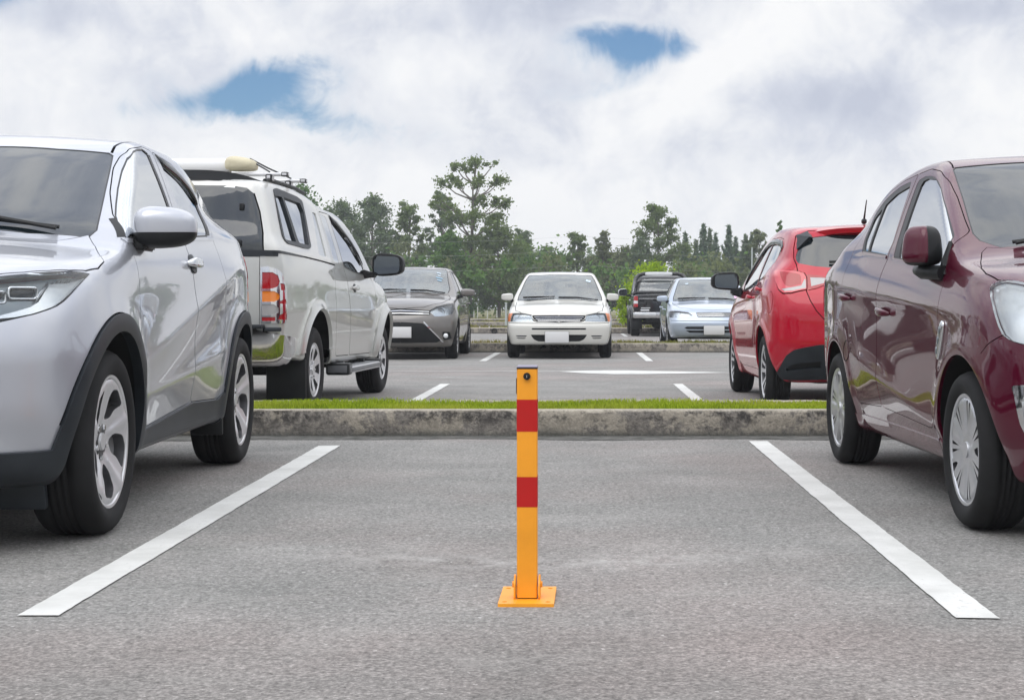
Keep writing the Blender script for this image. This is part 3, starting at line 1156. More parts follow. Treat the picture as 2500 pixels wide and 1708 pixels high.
def paint_mat():
    m = principled('road_paint', (0.65, 0.65, 0.63), 0.7)
    nt = m.node_tree
    co = obj_coord(m)
    a = noise(nt, co, 60, 4, 0.7)
    b = noise(nt, co, 3, 5, 0.65)
    k = RAMP(nt, b, [(0.3, (0.48, 0.48, 0.455)), (0.6, (0.62, 0.62, 0.595))])
    wear = RAMP(nt, M_(nt, 'ADD', a, M_(nt, 'MULTIPLY', M_(nt, 'SUBTRACT', b, 0.5), 0.35)), [(0.62, 0.0), (0.70, 1.0)])
    c = MIX(nt, M_(nt, 'MULTIPLY', wear, 0.6), k, (0.30, 0.295, 0.29))
    nt.links.new(c, bsdf(m).inputs['Base Color'])
    bump_in(m, a, 0.4, 0.003)
    return m


def kerb_mat(scale=1.0):
    m = principled('kerb_concrete', (0.3, 0.28, 0.25), 0.9, spec=0.2)
    nt = m.node_tree
    co = obj_coord(m)
    sp = N(nt, "ShaderNodeSeparateXYZ", {0: co})
    Z = sp.outputs[2]
    n1 = noise(nt, co, 3.2, 6, 0.65, 0.3)
    n2 = noise(nt, co, 15, 7, 0.72, 0.15)
    n3 = noise(nt, co, 60, 4, 0.7)
    n4 = noise(nt, co, 1.3, 4, 0.6, 0.4)
    base = RAMP(nt, n2, [(0.30, (0.105, 0.096, 0.088)), (0.48, (0.185, 0.170, 0.152)), (0.66, (0.265, 0.243, 0.212))])
    pale = RAMP(nt, M_(nt, 'ADD', n1, M_(nt, 'MULTIPLY', n2, 0.25)), [(0.60, 0.0), (0.66, 1.0)])
    base = MIX(nt, M_(nt, 'MULTIPLY', pale, 0.75), base, (0.36, 0.325, 0.265))
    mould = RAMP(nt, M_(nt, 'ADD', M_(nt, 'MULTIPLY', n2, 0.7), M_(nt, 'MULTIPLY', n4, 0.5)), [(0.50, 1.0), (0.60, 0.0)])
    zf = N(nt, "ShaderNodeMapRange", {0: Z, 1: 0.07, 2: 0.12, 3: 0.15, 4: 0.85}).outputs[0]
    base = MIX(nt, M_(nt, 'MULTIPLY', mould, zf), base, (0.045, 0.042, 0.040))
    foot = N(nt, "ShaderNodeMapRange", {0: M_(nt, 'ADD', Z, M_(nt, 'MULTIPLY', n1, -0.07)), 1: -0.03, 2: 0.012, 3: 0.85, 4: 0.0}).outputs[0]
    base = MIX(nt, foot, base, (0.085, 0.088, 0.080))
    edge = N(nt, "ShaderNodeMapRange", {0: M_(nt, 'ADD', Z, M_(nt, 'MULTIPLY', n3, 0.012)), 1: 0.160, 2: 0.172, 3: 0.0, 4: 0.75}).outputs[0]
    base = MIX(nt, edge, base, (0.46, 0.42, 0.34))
    base = MIX(nt, 0.5, base, RAMP(nt, n3, [(0.3, 0.6), (0.7, 1.3)]), 'MULTIPLY')
    nt.links.new(base, bsdf(m).inputs['Base Color'])
    bump_in(m, M_(nt, 'ADD', n2, M_(nt, 'MULTIPLY', n3, 0.5)), 0.7, 0.02)
    return m


def leaf_mat(name, dark, light, trans=0.35, scale=0.8, warm=None):
    m = bpy.data.materials.new(name)
    m.use_nodes = True
    nt = m.node_tree
    nt.nodes.clear()
    co = N(nt, "ShaderNodeTexCoord").outputs['Object']
    geo = N(nt, "ShaderNodeNewGeometry")
    rnd_ = geo.outputs['Random Per Island']
    n1 = noise(nt, co, scale, 3, 0.6)
    f = M_(nt, 'ADD', M_(nt, 'MULTIPLY', n1, 0.75), M_(nt, 'MULTIPLY', rnd_, 0.45))
    c = RAMP(nt, f, [(0.35, dark), (0.85, light)])
    if warm:
        c = MIX(nt, RAMP(nt, noise(nt, co, scale * 0.6, 4), [(0.46, 0.0), (0.66, 0.8)]), c, warm)
    d = N(nt, "ShaderNodeBsdfDiffuse", {'Color': c})
    t = N(nt, "ShaderNodeBsdfTranslucent", {'Color': MIX(nt, 1.0, c, (1.2, 1.25, 0.6), 'MULTIPLY')})
    mx = N(nt, "ShaderNodeMixShader", {0: trans, 1: d.outputs[0], 2: t.outputs[0]})
    N(nt, "ShaderNodeOutputMaterial", {'Surface': mx.outputs[0]})
    return m


def field_mat():
    m = principled('field_ground', (0.2, 0.18, 0.1), 0.95, spec=0.1)
    nt = m.node_tree
    co = obj_coord(m)
    a = noise(nt, co, 0.25, 5, 0.65)
    b = noise(nt, co, 4, 5, 0.7)
    c = RAMP(nt, M_(nt, 'ADD', M_(nt, 'MULTIPLY', a, 0.7), M_(nt, 'MULTIPLY', b, 0.3)),
             [(0.36, (0.075, 0.105, 0.030)), (0.48, (0.150, 0.150, 0.060)), (0.60, (0.27, 0.225, 0.14)), (0.70, (0.33, 0.28, 0.20))])
    nt.links.new(c, bsdf(m).inputs['Base Color'])
    bump_in(m, b, 0.5, 0.05)
    return m


ASPH, RPAINT, KERB, FIELD = asphalt_mat(), paint_mat(), kerb_mat(), field_mat()
SOIL = principled('soil', (0.10, 0.085, 0.05), 0.95)
GRASS = leaf_mat('lawn_grass', (0.150, 0.220, 0.016), (0.38, 0.47, 0.045), 0.42, 1.8, (0.42, 0.42, 0.09))
GRASS_DRY = leaf_mat('dry_grass', (0.10, 0.12, 0.025), (0.27, 0.26, 0.09), 0.3, 1.2, (0.30, 0.24, 0.12))

# ground: one sheet of field to the horizon, the car park's asphalt 4 mm above it
tag(mesh_obj('ground', [(-420, -120, -.004), (420, -120, -.004), (420, 700, -.004), (-420, 700, -.004)], [(0, 1, 2, 3)], FIELD), kind='structure')
tag(mesh_obj('asphalt', [(-60, -45, 0), (60, -45, 0), (60, 92, 0), (-60, 92, 0)], [(0, 1, 2, 3)], ASPH), kind='structure')


def painted(name, quad, seed=0, jit=.0016, step=.035):
    """painted band between two long edges, its rims frayed"""
    r = random.Random(seed)
    (a0, a1), (b0, b1) = quad          # near edge pair, far edge pair
    a0, a1, b0, b1 = map(Vector, (a0, a1, b0, b1))
    L = ((b0 + b1) / 2 - (a0 + a1) / 2).length
    n = max(2, int(L / step))
    V, Fc = [], []
    j0 = j1 = 0.0
    for i in range(n + 1):
        t = i / n
        j0 = j0 * .6 + r.uniform(-jit, jit)
        j1 = j1 * .6 + r.uniform(-jit, jit)
        p, q = a0.lerp(b0, t), a1.lerp(b1, t)
        V += [(p.x + j0, p.y, .004), (q.x + j1, q.y, .004)]
    for i in range(n):
        Fc.append((2 * i, 2 * i + 1, 2 * i + 3, 2 * i + 2))
    return tag(mesh_obj(name, V, Fc, RPAINT, smooth=False), kind='structure')


painted('bay_line', (((-1.497, 4.09), (-1.388, 4.09)), ((-1.552, 9.10), (-1.425, 9.12))), 1)
painted('bay_line', (((.985, 4.06), (1.098, 4.05)), ((1.020, 9.42), (1.135, 9.42))), 2)
painted('bay_line', (((-4.03, 4.1), (-3.92, 4.1)), ((-4.08, 9.2), (-3.97, 9.2))), 3)
painted('bay_line', (((3.50, 4.1), (3.61, 4.1)), ((3.54, 9.4), (3.65, 9.4))), 4)
for i, x in enumerate((-6.42, -3.94, -1.46, 1.02, 3.50, 5.98)):
    painted('bay_line', (((x - .053, 10.95), (x + .053, 10.95)), ((x - .045, 16.45), (x + .055, 16.45))), 10 + i)
for i, x in enumerate((-6.46, -3.98, -1.50, 1.035, 3.52, 6.0)):
    painted('bay_line', (((x - .058, 23.4), (x + .052, 23.4)), ((x - .058, 27.75), (x + .052, 27.75))), 20 + i)
for k, (y0, y1) in enumerate(((29.5, 34.6), (43.0, 47.9), (49.6, 54.6), (61.5, 66.2))):
    for i, x in enumerate((-14.0, -11.4, -8.8, -6.3, -3.8, -1.3, 1.25, 3.8, 6.3, 8.8)):
        painted('bay_line', (((x - .055, y0), (x + .055, y0)), ((x - .055, y1), (x + .055, y1))), 30 + i + 20 * k, .002, .4)
# long lane arrow lying across the drive: thin shaft, slim head pointing right
arw = [(-7.0, 19.66), (-.3, 19.64), (.02, 19.86), (.30, 19.97), (.62, 19.95), (1.2, 19.66), (1.90, 19.27), (1.25, 19.02), (.75, 18.86), (.40, 18.84), (.10, 19.03), (-.28, 19.56), (-7.0, 19.57)]
tag(mesh_obj('lane_arrow', [(x, y, .004) for x, y in arw], [tuple(range(len(arw)))[::-1]], RPAINT, smooth=False), kind='structure')


def kerb_run(y0, y1, x0, x1, h, step, front_w=.13, back_w=.12, seed=0, rough=.006, mat=None):
    """ring of kerb round a planted island: front and back runs joined by end blocks; chipped arrises"""
    r = np.random.RandomState(seed)
    n = int((x1 - x0) / step)
    xs = np.linspace(x0, x1, n + 1)

    def sm(a, k):
        ker = np.ones(k) / k
        return np.convolve(np.pad(a, k, mode='wrap'), ker, 'same')[k:-k]
    V, Fc = [], []
    for (ya, yb) in ((y0, y0 + front_w), (y1 - back_w, y1)):
        prof = [(0.0, -.02), (.004, h * .30), (.006, h * .62), (.010, h * .88), (.022, h * .985), (.045, h), (yb - ya - .02, h), (yb - ya, h - .015), (yb - ya, -.02)]
        if ya != y0:
            prof = [(yb - ya - p[0], p[1]) for p in prof]
        m = len(prof)
        base = len(V)
        big = sm(r.randn(n + 1), 9) * rough * 2.2
        jit = [sm(r.randn(n + 1), 3) * rough for _ in prof]
        chip = np.maximum(sm(r.randn(n + 1), 5) * 1.6 - .9, 0) * .02
        for i, x in enumerate(xs):
            joint = .010 if abs((x - x0) % 1.0) < step * .6 and step < .1 else 0
            for j, (a, z) in enumerate(prof):
                sg = 1 if ya == y0 else -1
                front = j in (1, 2, 3)
                top = j in (4, 5)
                V.append((x, ya + a + sg * ((jit[j][i] + big[i]) if front else (jit[j][i] * .5)) + (joint * sg if front or j == 4 else 0),
                          z - (chip[i] if j in (3, 4) else 0) + (jit[j][i] * .4 if top else 0) - (joint * .5 if top else 0)))
        for i in range(n):
            for j in range(m - 1):
                q = (base + i * m + j, base + (i + 1) * m + j, base + (i + 1) * m + j + 1, base + i * m + j + 1)
                Fc.append(q if ya == y0 else q[::-1])
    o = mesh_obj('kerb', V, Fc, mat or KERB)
    o.data.set_sharp_from_angle(angle=R(50))
    tag(o, kind='structure')
    s = mesh_obj('island_soil', [(x0, y0 + front_w - .01, h - .03), (x1, y0 + front_w - .01, h - .03), (x1, y1 - back_w + .01, h - .03), (x0, y1 - back_w + .01, h - .03)], [(0, 1, 2, 3)], SOIL)
    tag(s, kind='structure')


def blades(name, x0, x1, y0, y1, z, n, h0, h1, w, mat, seed=0, tufts=0, patch=None):
    r = np.random.RandomState(seed)
    x = r.uniform(x0, x1, n)
    y = r.uniform(y0, y1, n)
    if tufts:
        c = r.uniform(0, 1, (tufts, 2)) * [x1 - x0, y1 - y0] + [x0, y0]
        k = r.randint(0, tufts, n // 2)
        x[:n // 2] = c[k, 0] + r.randn(n // 2) * .05
        y[:n // 2] = np.clip(c[k, 1] + r.randn(n // 2) * .05, y0, y1)
    hh = r.uniform(h0, h1, n) * (0.75 + .5 * (np.sin(x * 3.1 + 1.3 * np.sin(y * 5)) * .5 + .5))
    if patch:
        keep = patch(x, y, r)
        x, y, hh = x[keep], y[keep], hh[keep]
        n = len(x)
    a = r.uniform(0, 2 * np.pi, n)
    lean = r.uniform(.1, .75, n) * hh
    la = r.uniform(0, 2 * np.pi, n)
    dx, dy = np.cos(a) * w / 2, np.sin(a) * w / 2
    lx, ly = np.cos(la) * lean, np.sin(la) * lean
    zz = np.full(n, z)
    P = np.stack([np.stack([x - dx, y - dy, zz], 1), np.stack([x + dx, y + dy, zz], 1),
                  np.stack([x + dx * .7 + lx * .35, y + dy * .7 + ly * .35, zz + hh * .6], 1), np.stack([x - dx * .7 + lx * .35, y - dy * .7 + ly * .35, zz + hh * .6], 1),
                  np.stack([x + lx, y + ly, zz + hh * .95], 1)], 1).reshape(-1, 3)
    b = np.arange(n) * 5
    me = bpy.data.meshes.new(name)
    Fc = [(i, i + 1, i + 2, i + 3) for i in b] + [(i + 3, i + 2, i + 4) for i in b]
    me.from_pydata(P.tolist(), [], Fc)
    me.materials.append(mat)
    o = bpy.data.objects.new(name, me)
    COL.objects.link(o)
    return o


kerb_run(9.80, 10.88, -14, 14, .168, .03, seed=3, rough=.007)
kerb_run(27.9, 29.3, -22, 22, .170, .08, seed=5, rough=.006)
kerb_run(48.0, 49.4, -30, 30, .19, .3, seed=6, rough=.006)
kerb_run(66.4, 67.8, -40, 40, .19, .5, seed=7, rough=.006)
kerb_run(85.0, 86.4, -50, 50, .19, .5, seed=8, rough=.006)
# damp dirt lying in the gutter at the foot of the near kerb
gm = principled('gutter_dirt', (.07, .072, .066), .9, spec=.2)
bump_in(gm, noise(gm.node_tree, obj_coord(gm), 40, 5, .7), .6, .01)
gn = gm.node_tree
gc = RAMP(gn, noise(gn, obj_coord(gm), 9, 5, .65), [(0.35, (.065, .067, .060)), (0.70, (.17, .165, .155))])
gn.links.new(gc, bsdf(gm).inputs['Base Color'])
gr_ = np.random.RandomState(4)
gx = np.linspace(-14, 14, 420)
gw = .30 + .05 * np.sin(gx * 1.7) + .04 * np.sin(gx * 4.1 + 1) + np.convolve(gr_.randn(420), np.ones(7) / 7, 'same') * .05 - .10 * np.exp(-((gx - 1.1) / .8) ** 2)
V = []
for x, w in zip(gx, gw):
    V += [(x, 9.82 - w, .003), (x, 9.83, .003)]
tag(mesh_obj('gutter', V, [(2 * i, 2 * i + 2, 2 * i + 3, 2 * i + 1) for i in range(len(gx) - 1)], gm, smooth=False), kind='structure')
tag(blades('grass', -5.5, 5.5, 9.94, 10.78, .145, 42000, 0.022, .048, .0075, GRASS, 2, 700), kind='stuff', label='bright green grass on the island behind the near kerb', cat='grass')
tag(blades('grass', -12, 12, 28.03, 29.2, .14, 15000, .03, .085, .016, GRASS_DRY, 3, 400, lambda x, y, r: r.uniform(0, 1, len(x)) < .35 + .65 * (np.sin(x * 1.3) * .5 + .5)),
    kind='stuff', label='patchy grass on the second island, beyond the white saloon', cat='grass')
for i, (ya, yb, w) in enumerate(((48.1, 49.3, 17), (66.5, 67.7, 26), (85.1, 86.3, 36))):
    tag(blades('grass', -w, w, ya, yb, .15, 7000, .05, .14, .05, GRASS_DRY, 6 + i, 200), kind='stuff',
        label=('dry grass on the island by the black pickup', 'dry grass strip on the island behind the drain pipe', 'thin dry grass on the last island before the trees')[i], cat='grass')


# ------------------------------------------------------------------ folding parking post
def bollard():
    o = empty('parking_post', (-.152, 4.32, 0), R(-.6))
    tag(o, 'orange folding parking post with two red bands and a bolted base plate', 'bollard')

    def gloss(nm, c):
        m = principled(nm, c, .42, spec=.35)
        nt = m.node_tree
        co = obj_coord(m)
        nt.links.new(RAMP(nt, noise(nt, co, 8, 5), [(.3, tuple(q * .90 for q in c)), (.7, tuple(min(1, q * 1.05) for q in c))]), bsdf(m).inputs['Base Color'])
        bump_in(m, noise(nt, co, 160, 2), .06, .002)
        return m
    OR, RD = gloss('orange_paint', (.86, .34, .020)), gloss('red_band', (.46, .008, .006))
    w, h = .0565, .648
    bm = bmesh.new()
    zs = [.012, .262, .350, .474, .563, h]
    r = .004
    ring = []
    for sx, sy, a0 in ((1, 1, 0), (-1, 1, 90), (-1, -1, 180), (1, -1, 270)):
        for k in range(4):
            a = R(a0 + 30 * k)
            ring.append((sx * (w / 2 - r) + r * math.cos(a), sy * (w / 2 - r) + r * math.sin(a)))
    rows = [[bm.verts.new((x, y, z)) for x, y in ring] for z in (zs[0], zs[-1])]
    n = len(ring)
    for k in range(n):
        bm.faces.new((rows[0][k], rows[0][(k + 1) % n], rows[1][(k + 1) % n], rows[1][k]))
    post = bm_obj('post', bm, OR, o, angle=R(40))
    for za, zb in ((.264, .348), (.474, .563)):
        bm = bmesh.new()
        e = 1 + .0012 / w
        rw = [[bm.verts.new((x * e, y * e, z)) for x, y in ring] for z in (za, zb)]
        for k in range(n):
            bm.faces.new((rw[0][k], rw[0][(k + 1) % n], rw[1][(k + 1) % n], rw[1][k]))
        bm_obj('reflective_band', bm, RD, post, angle=R(40))
    bm = bmesh.new()
    add_box(bm, (0, 0, h + .002), (w + .001, w + .001, .004), mat=1)
    add_box(bm, (0, 0, h + .0065), (w - .001, w - .001, .005), bev=.001, mat=0)
    bm_obj('cap', bm, [principled('violet_grey_cap', (.33, .31, .40), .5), MAT['black']], o, angle=R(40))
    bm = bmesh.new()
    add_cyl(bm, (0, -w / 2 + .002, .628), (0, -w / 2 - .010, .628), .0105, .0095, 24)
    add_cyl(bm, (0, -w / 2 - .010, .628), (0, -w / 2 - .012, .628), .0065, .006, 20)
    add_box(bm, (0, -w / 2 - .0123, .628), (.0018, .001, .008), mat=1)
    bm_obj('lock', bm, [MAT['black'], MAT['chrome']], o, angle=R(40))
    bm = bmesh.new()
    add_box(bm, (-w / 2 - .001, .004, .600), (.004, .034, .044), bev=.001)
    bm_obj('lock_plate', bm, MAT['black'], o)
    # base plate with four holes, two ears carrying the hinge bolt
    pw, pd, th = .154, .205, .009
    holes = [[(sx * .060 + .0075 * math.cos(a), (.135 if sy > 0 else -.070) + .0075 * math.sin(a)) for a in np.linspace(0, 2 * math.pi, 17)[:-1]] for sx in (1, -1) for sy in (1, -1)]
    outer = rnd([(-pw / 2, -.100), (pw / 2, -.100), (pw / 2, .165), (-pw / 2, .165)], .005)
    pts, ed = [], []
    for lp in [outer] + holes:
        b = len(pts)
        pts += [Vector((float(p[0]), float(p[1]))) for p in lp]
        ed += [(b + i, b + (i + 1) % len(lp)) for i in range(len(lp))]
    ov, oe, of, *_ = delaunay_2d_cdt(pts, ed, [], 1, 1e-6)
    uv = np.array([(v.x, v.y) for v in ov])
    bm = bmesh.new()
    vs = [bm.verts.new((x, y, 0)) for x, y in uv]
    fs = []
    for f in of:
        c = uv[list(f)].mean(0)
        if not any(np.hypot(*(c - np.mean(hh, axis=0))) < .0074 for hh in holes):
            fs.append(bm.faces.new([vs[i] for i in f]))
    e = bmesh.ops.extrude_face_region(bm, geom=fs)
    bmesh.ops.translate(bm, vec=(0, 0, th), verts=[g for g in e['geom'] if isinstance(g, bmesh.types.BMVert)])
    bm_obj('base_plate', bm, OR, o, angle=R(30))
    for sx in (1, -1):
        bm = bmesh.new()
        pr = rnd([(-.034, .009), (.034, .009), (.034, .052), (.012, .072), (-.012, .072), (-.034, .052)], .008)
        x0 = sx * (w / 2 + .0035)
        A = [bm.verts.new((x0, p[0], p[1])) for p in pr]
        Bv = [bm.verts.new((x0 + sx * .005, p[0], p[1])) for p in pr]
        bm.faces.new(A)
        bm.faces.new(Bv[::-1])
        m = len(pr)
        for k in range(m):
            bm.faces.new((A[k], A[(k + 1) % m], Bv[(k + 1) % m], Bv[k]))
        add_cyl(bm, (sx * (w / 2 + .008), 0, .045), (sx * (w / 2 + .014), 0, .045), .009, .0085, 6)
        bm_obj('hinge_ear', bm, OR, o, angle=R(40))
    return o


# ------------------------------------------------------------------ trees
BARK = principled('bark', (.13, .105, .08), .9)
bn = BARK.node_tree
bc = RAMP(bn, noise(bn, obj_coord(BARK), 5, 5, .7, mapping=(1, 1, .3)), [(.3, (.065, .055, .045)), (.7, (.20, .17, .135))])
bn.links.new(bc, bsdf(BARK).inputs['Base Color'])
LEAF = {
    'olive': leaf_mat('leaf_olive', (.080, .120, .046), (.195, .255, .105), .42, .5),
    'grey': leaf_mat('leaf_grey_green', (.082, .118, .076), (.185, .240, .150), .42, .5),
    'green': leaf_mat('leaf_green', (.052, .115, .036), (.160, .270, .080), .42, .5),
    'blue': leaf_mat('leaf_blue_green', (.070, .120, .084), (.175, .240, .170), .4, .6),
    'lime': leaf_mat('leaf_lime', (.17, .27, .012), (.40, .52, .035), .45, 1.0),
    'brown': leaf_mat('leaf_brown_green', (.088, .108, .056), (.205, .235, .125), .42, .5),
}


def leaf_quads(C, Rd, n, size, r, flat=.7, drop=0.0, aspect=.55):
    """n leaf sprays round the clump centres C with radii Rd"""
    k = r.choice(len(C), n, p=Rd ** 2 / np.sum(Rd ** 2))
    d = r.randn(n, 3)
    d /= np.linalg.norm(d, axis=1, keepdims=True)
    rad = Rd[k] * np.abs(r.randn(n)) ** .8 * .62
    p = C[k] + d * rad[:, None] * [1, 1, flat]
    p[:, 2] -= drop * rad * r.uniform(0, 1, n)
    a = r.randn(n, 3) + d * .4
    a /= np.linalg.norm(a, axis=1, keepdims=True)
    b = np.cross(a, r.randn(n, 3))
    b /= np.linalg.norm(b, axis=1, keepdims=True)
    s = size * r.uniform(.55, 1.3, n)[:, None]
    return np.stack([p - a * s, p + b * s * aspect, p + a * s, p - b * s * aspect], 1).reshape(-1, 3)


def build_tree(name, label, loc, H, W, kind, leaf, seed, n, size, trunk_to=.85, cr0=.35, group=None, lean=0.0):
    r = np.random.RandomState(seed)
    o = empty(name, loc)
    tag(o, label, 'tree', group)
    bm = bmesh.new()
    tr = .018 * H + .03
    path = [Vector((lean * t * H + .015 * H * math.sin(3 * t + seed), .01 * H * math.cos(4 * t + seed), t * H * trunk_to)) for t in np.linspace(0, 1, 7)]
    path[0] = Vector((0, 0, -.05))
    add_tube(bm, path, [tr * (1.25 if i == 0 else 1) * (1 - .82 * i / 6) for i in range(7)], 7)

    def at(t):
        f = t * 6
        i = min(5, int(f))
        return path[i].lerp(path[i + 1], f - i)
    C, Rd = [], []
    if kind == 'tiers':
        tiers = [(.50, .62, .22), (.62, .80, .20), (.74, 1.0, .17), (.86, .85, .16), (.96, .50, .13)]
        for (hz, wd, rr) in tiers:
            m = 7 if wd > .7 else 5
            for i in range(m):
                a = 2 * math.pi * (i + r.uniform(-.3, .3)) / m + seed
                ln = W / 2 * wd * r.uniform(.55, 1.0)
                st = at(min(1, max(.3, (hz - .12) / trunk_to)))
                en = Vector((st.x + math.cos(a) * ln, st.y + math.sin(a) * ln, H * hz + r.uniform(-.03, .03) * H))
                md = st.lerp(en, .55) + Vector((0, 0, -.02 * H))
                add_tube(bm, [st, md, en], [tr * .32, tr * .2, tr * .06], 5)
                C.append(en)
                Rd.append(W * rr * r.uniform(.42, .72))
                C.append(md.lerp(en, .5) + Vector((r.uniform(-1, 1), r.uniform(-1, 1), r.uniform(0, 1))) * W * .06)
                Rd.append(W * rr * r.uniform(.30, .52))
        C.append(Vector((path[-1].x, path[-1].y, H * .97)))
        Rd.append(W * .12)
        flat = .72
    elif kind == 'broad':
        m = 20
        for i in range(m):
            hz = cr0 + (1 - cr0) * (i + .5) / m
            prof = math.sin(math.pi * min(1, .22 + .80 * (hz - cr0) / (1 - cr0))) ** .7
            a = i * 2.4 + r.uniform(-.4, .4)
            ln = W / 2 * prof * r.uniform(.45, .92)
            st = at(min(1, max(.2, (hz - .16) / trunk_to)))
            en = Vector((st.x + math.cos(a) * ln, st.y + math.sin(a) * ln, H * hz * r.uniform(.95, 1.0)))
            add_tube(bm, [st, st.lerp(en, .5), en], [tr * .30, tr * .18, tr * .05], 5)
            C.append(en)
            Rd.append(W * r.uniform(.15, .27) * (.6 + .5 * prof))
            C.append(st.lerp(en, .6))
            Rd.append(W * r.uniform(.10, .18))
        flat = .75
    elif kind == 'open':
        m = 26
        for i in range(m):
            hz = cr0 + (1 - cr0) * (i + .5) / m
            prof = 1.0 - abs((hz - cr0) / (1 - cr0) - .35) * 1.15
            a = i * 2.4 + r.uniform(-.5, .5)
            ln = W / 2 * max(.12, prof) * r.uniform(.5, 1.0)
            st = at(min(1, max(.2, (hz - .14) / trunk_to)))
            en = Vector((st.x + math.cos(a) * ln, st.y + math.sin(a) * ln, H * hz))
            add_tube(bm, [st, st.lerp(en, .5) - Vector((0, 0, .01 * H)), en], [tr * .26, tr * .16, tr * .05], 5)
            C.append(en)
            Rd.append(W * r.uniform(.09, .17))
            C.append(st.lerp(en, .72))
            Rd.append(W * r.uniform(.06, .12))
        flat = .6
    elif kind == 'feather':
        m = 44
        for i in range(m):
            hz = .10 + .90 * i / m
            ln = W / 2 * (1 - hz) ** .9 * r.uniform(.45, 1.25) + .04
            a = i * 2.4
            st = at(min(1, hz / max(.9, trunk_to) * .97))
            en = Vector((st.x + math.cos(a) * ln, st.y + math.sin(a) * ln, H * hz + ln * .95))
            add_tube(bm, [st, en], [tr * .2, tr * .04], 4)
            for q in (.5, .8, 1.05):
                C.append(st.lerp(en, q))
                Rd.append(.075 * W * (1.15 - hz * .7))
        C.append(Vector((path[-1].x, path[-1].y, H)))
        Rd.append(.035 * W)
        flat = 2.4
    else:                                   # 'cone'
        m = 40
        for i in range(m):
            hz = .12 + .86 * i / m
            ln = W / 2 * (1 - hz) ** .85 * r.uniform(.7, 1.0)
            a = i * 2.4
            st = at(min(1, hz))
            C.append(Vector((st.x + math.cos(a) * ln, st.y + math.sin(a) * ln, H * hz)))
            Rd.append(W * .14 * (1.15 - hz))
        flat = .6
    bm_obj('trunk', bm, BARK, o, angle=R(60))
    C = np.array([tuple(c) for c in C])
    Rd = np.array(Rd)
    P = leaf_quads(C, Rd, n, size, r, flat, .25 if kind in ('tiers', 'open') else .1, .28 if kind == 'feather' else .55)
    b = np.arange(n) * 4
    me = bpy.data.meshes.new('crown')
    me.from_pydata(P.tolist(), [], [(i, i + 1, i + 2, i + 3) for i in b])
    me.materials.append(LEAF[leaf])
    c = bpy.data.objects.new('crown', me)
    COL.objects.link(c)
    c.parent = o
    return o


def px_tree(name, label, px, top, D, wpx, kind, leaf, seed, n, size, **kw):
    """tree planted at distance D on the bearing of photo column px, as tall as its top row tells"""
    X = (px - 1320) * D / 3500
    n, size, wpx = int(n * 2.3), size * .74, wpx * 1.22
    H = CAM_H + (697 - top) * D / 3500
    return build_tree(name, label, (X, D, 0), H, wpx * D / 3500, kind, leaf, seed, n, size, **kw)


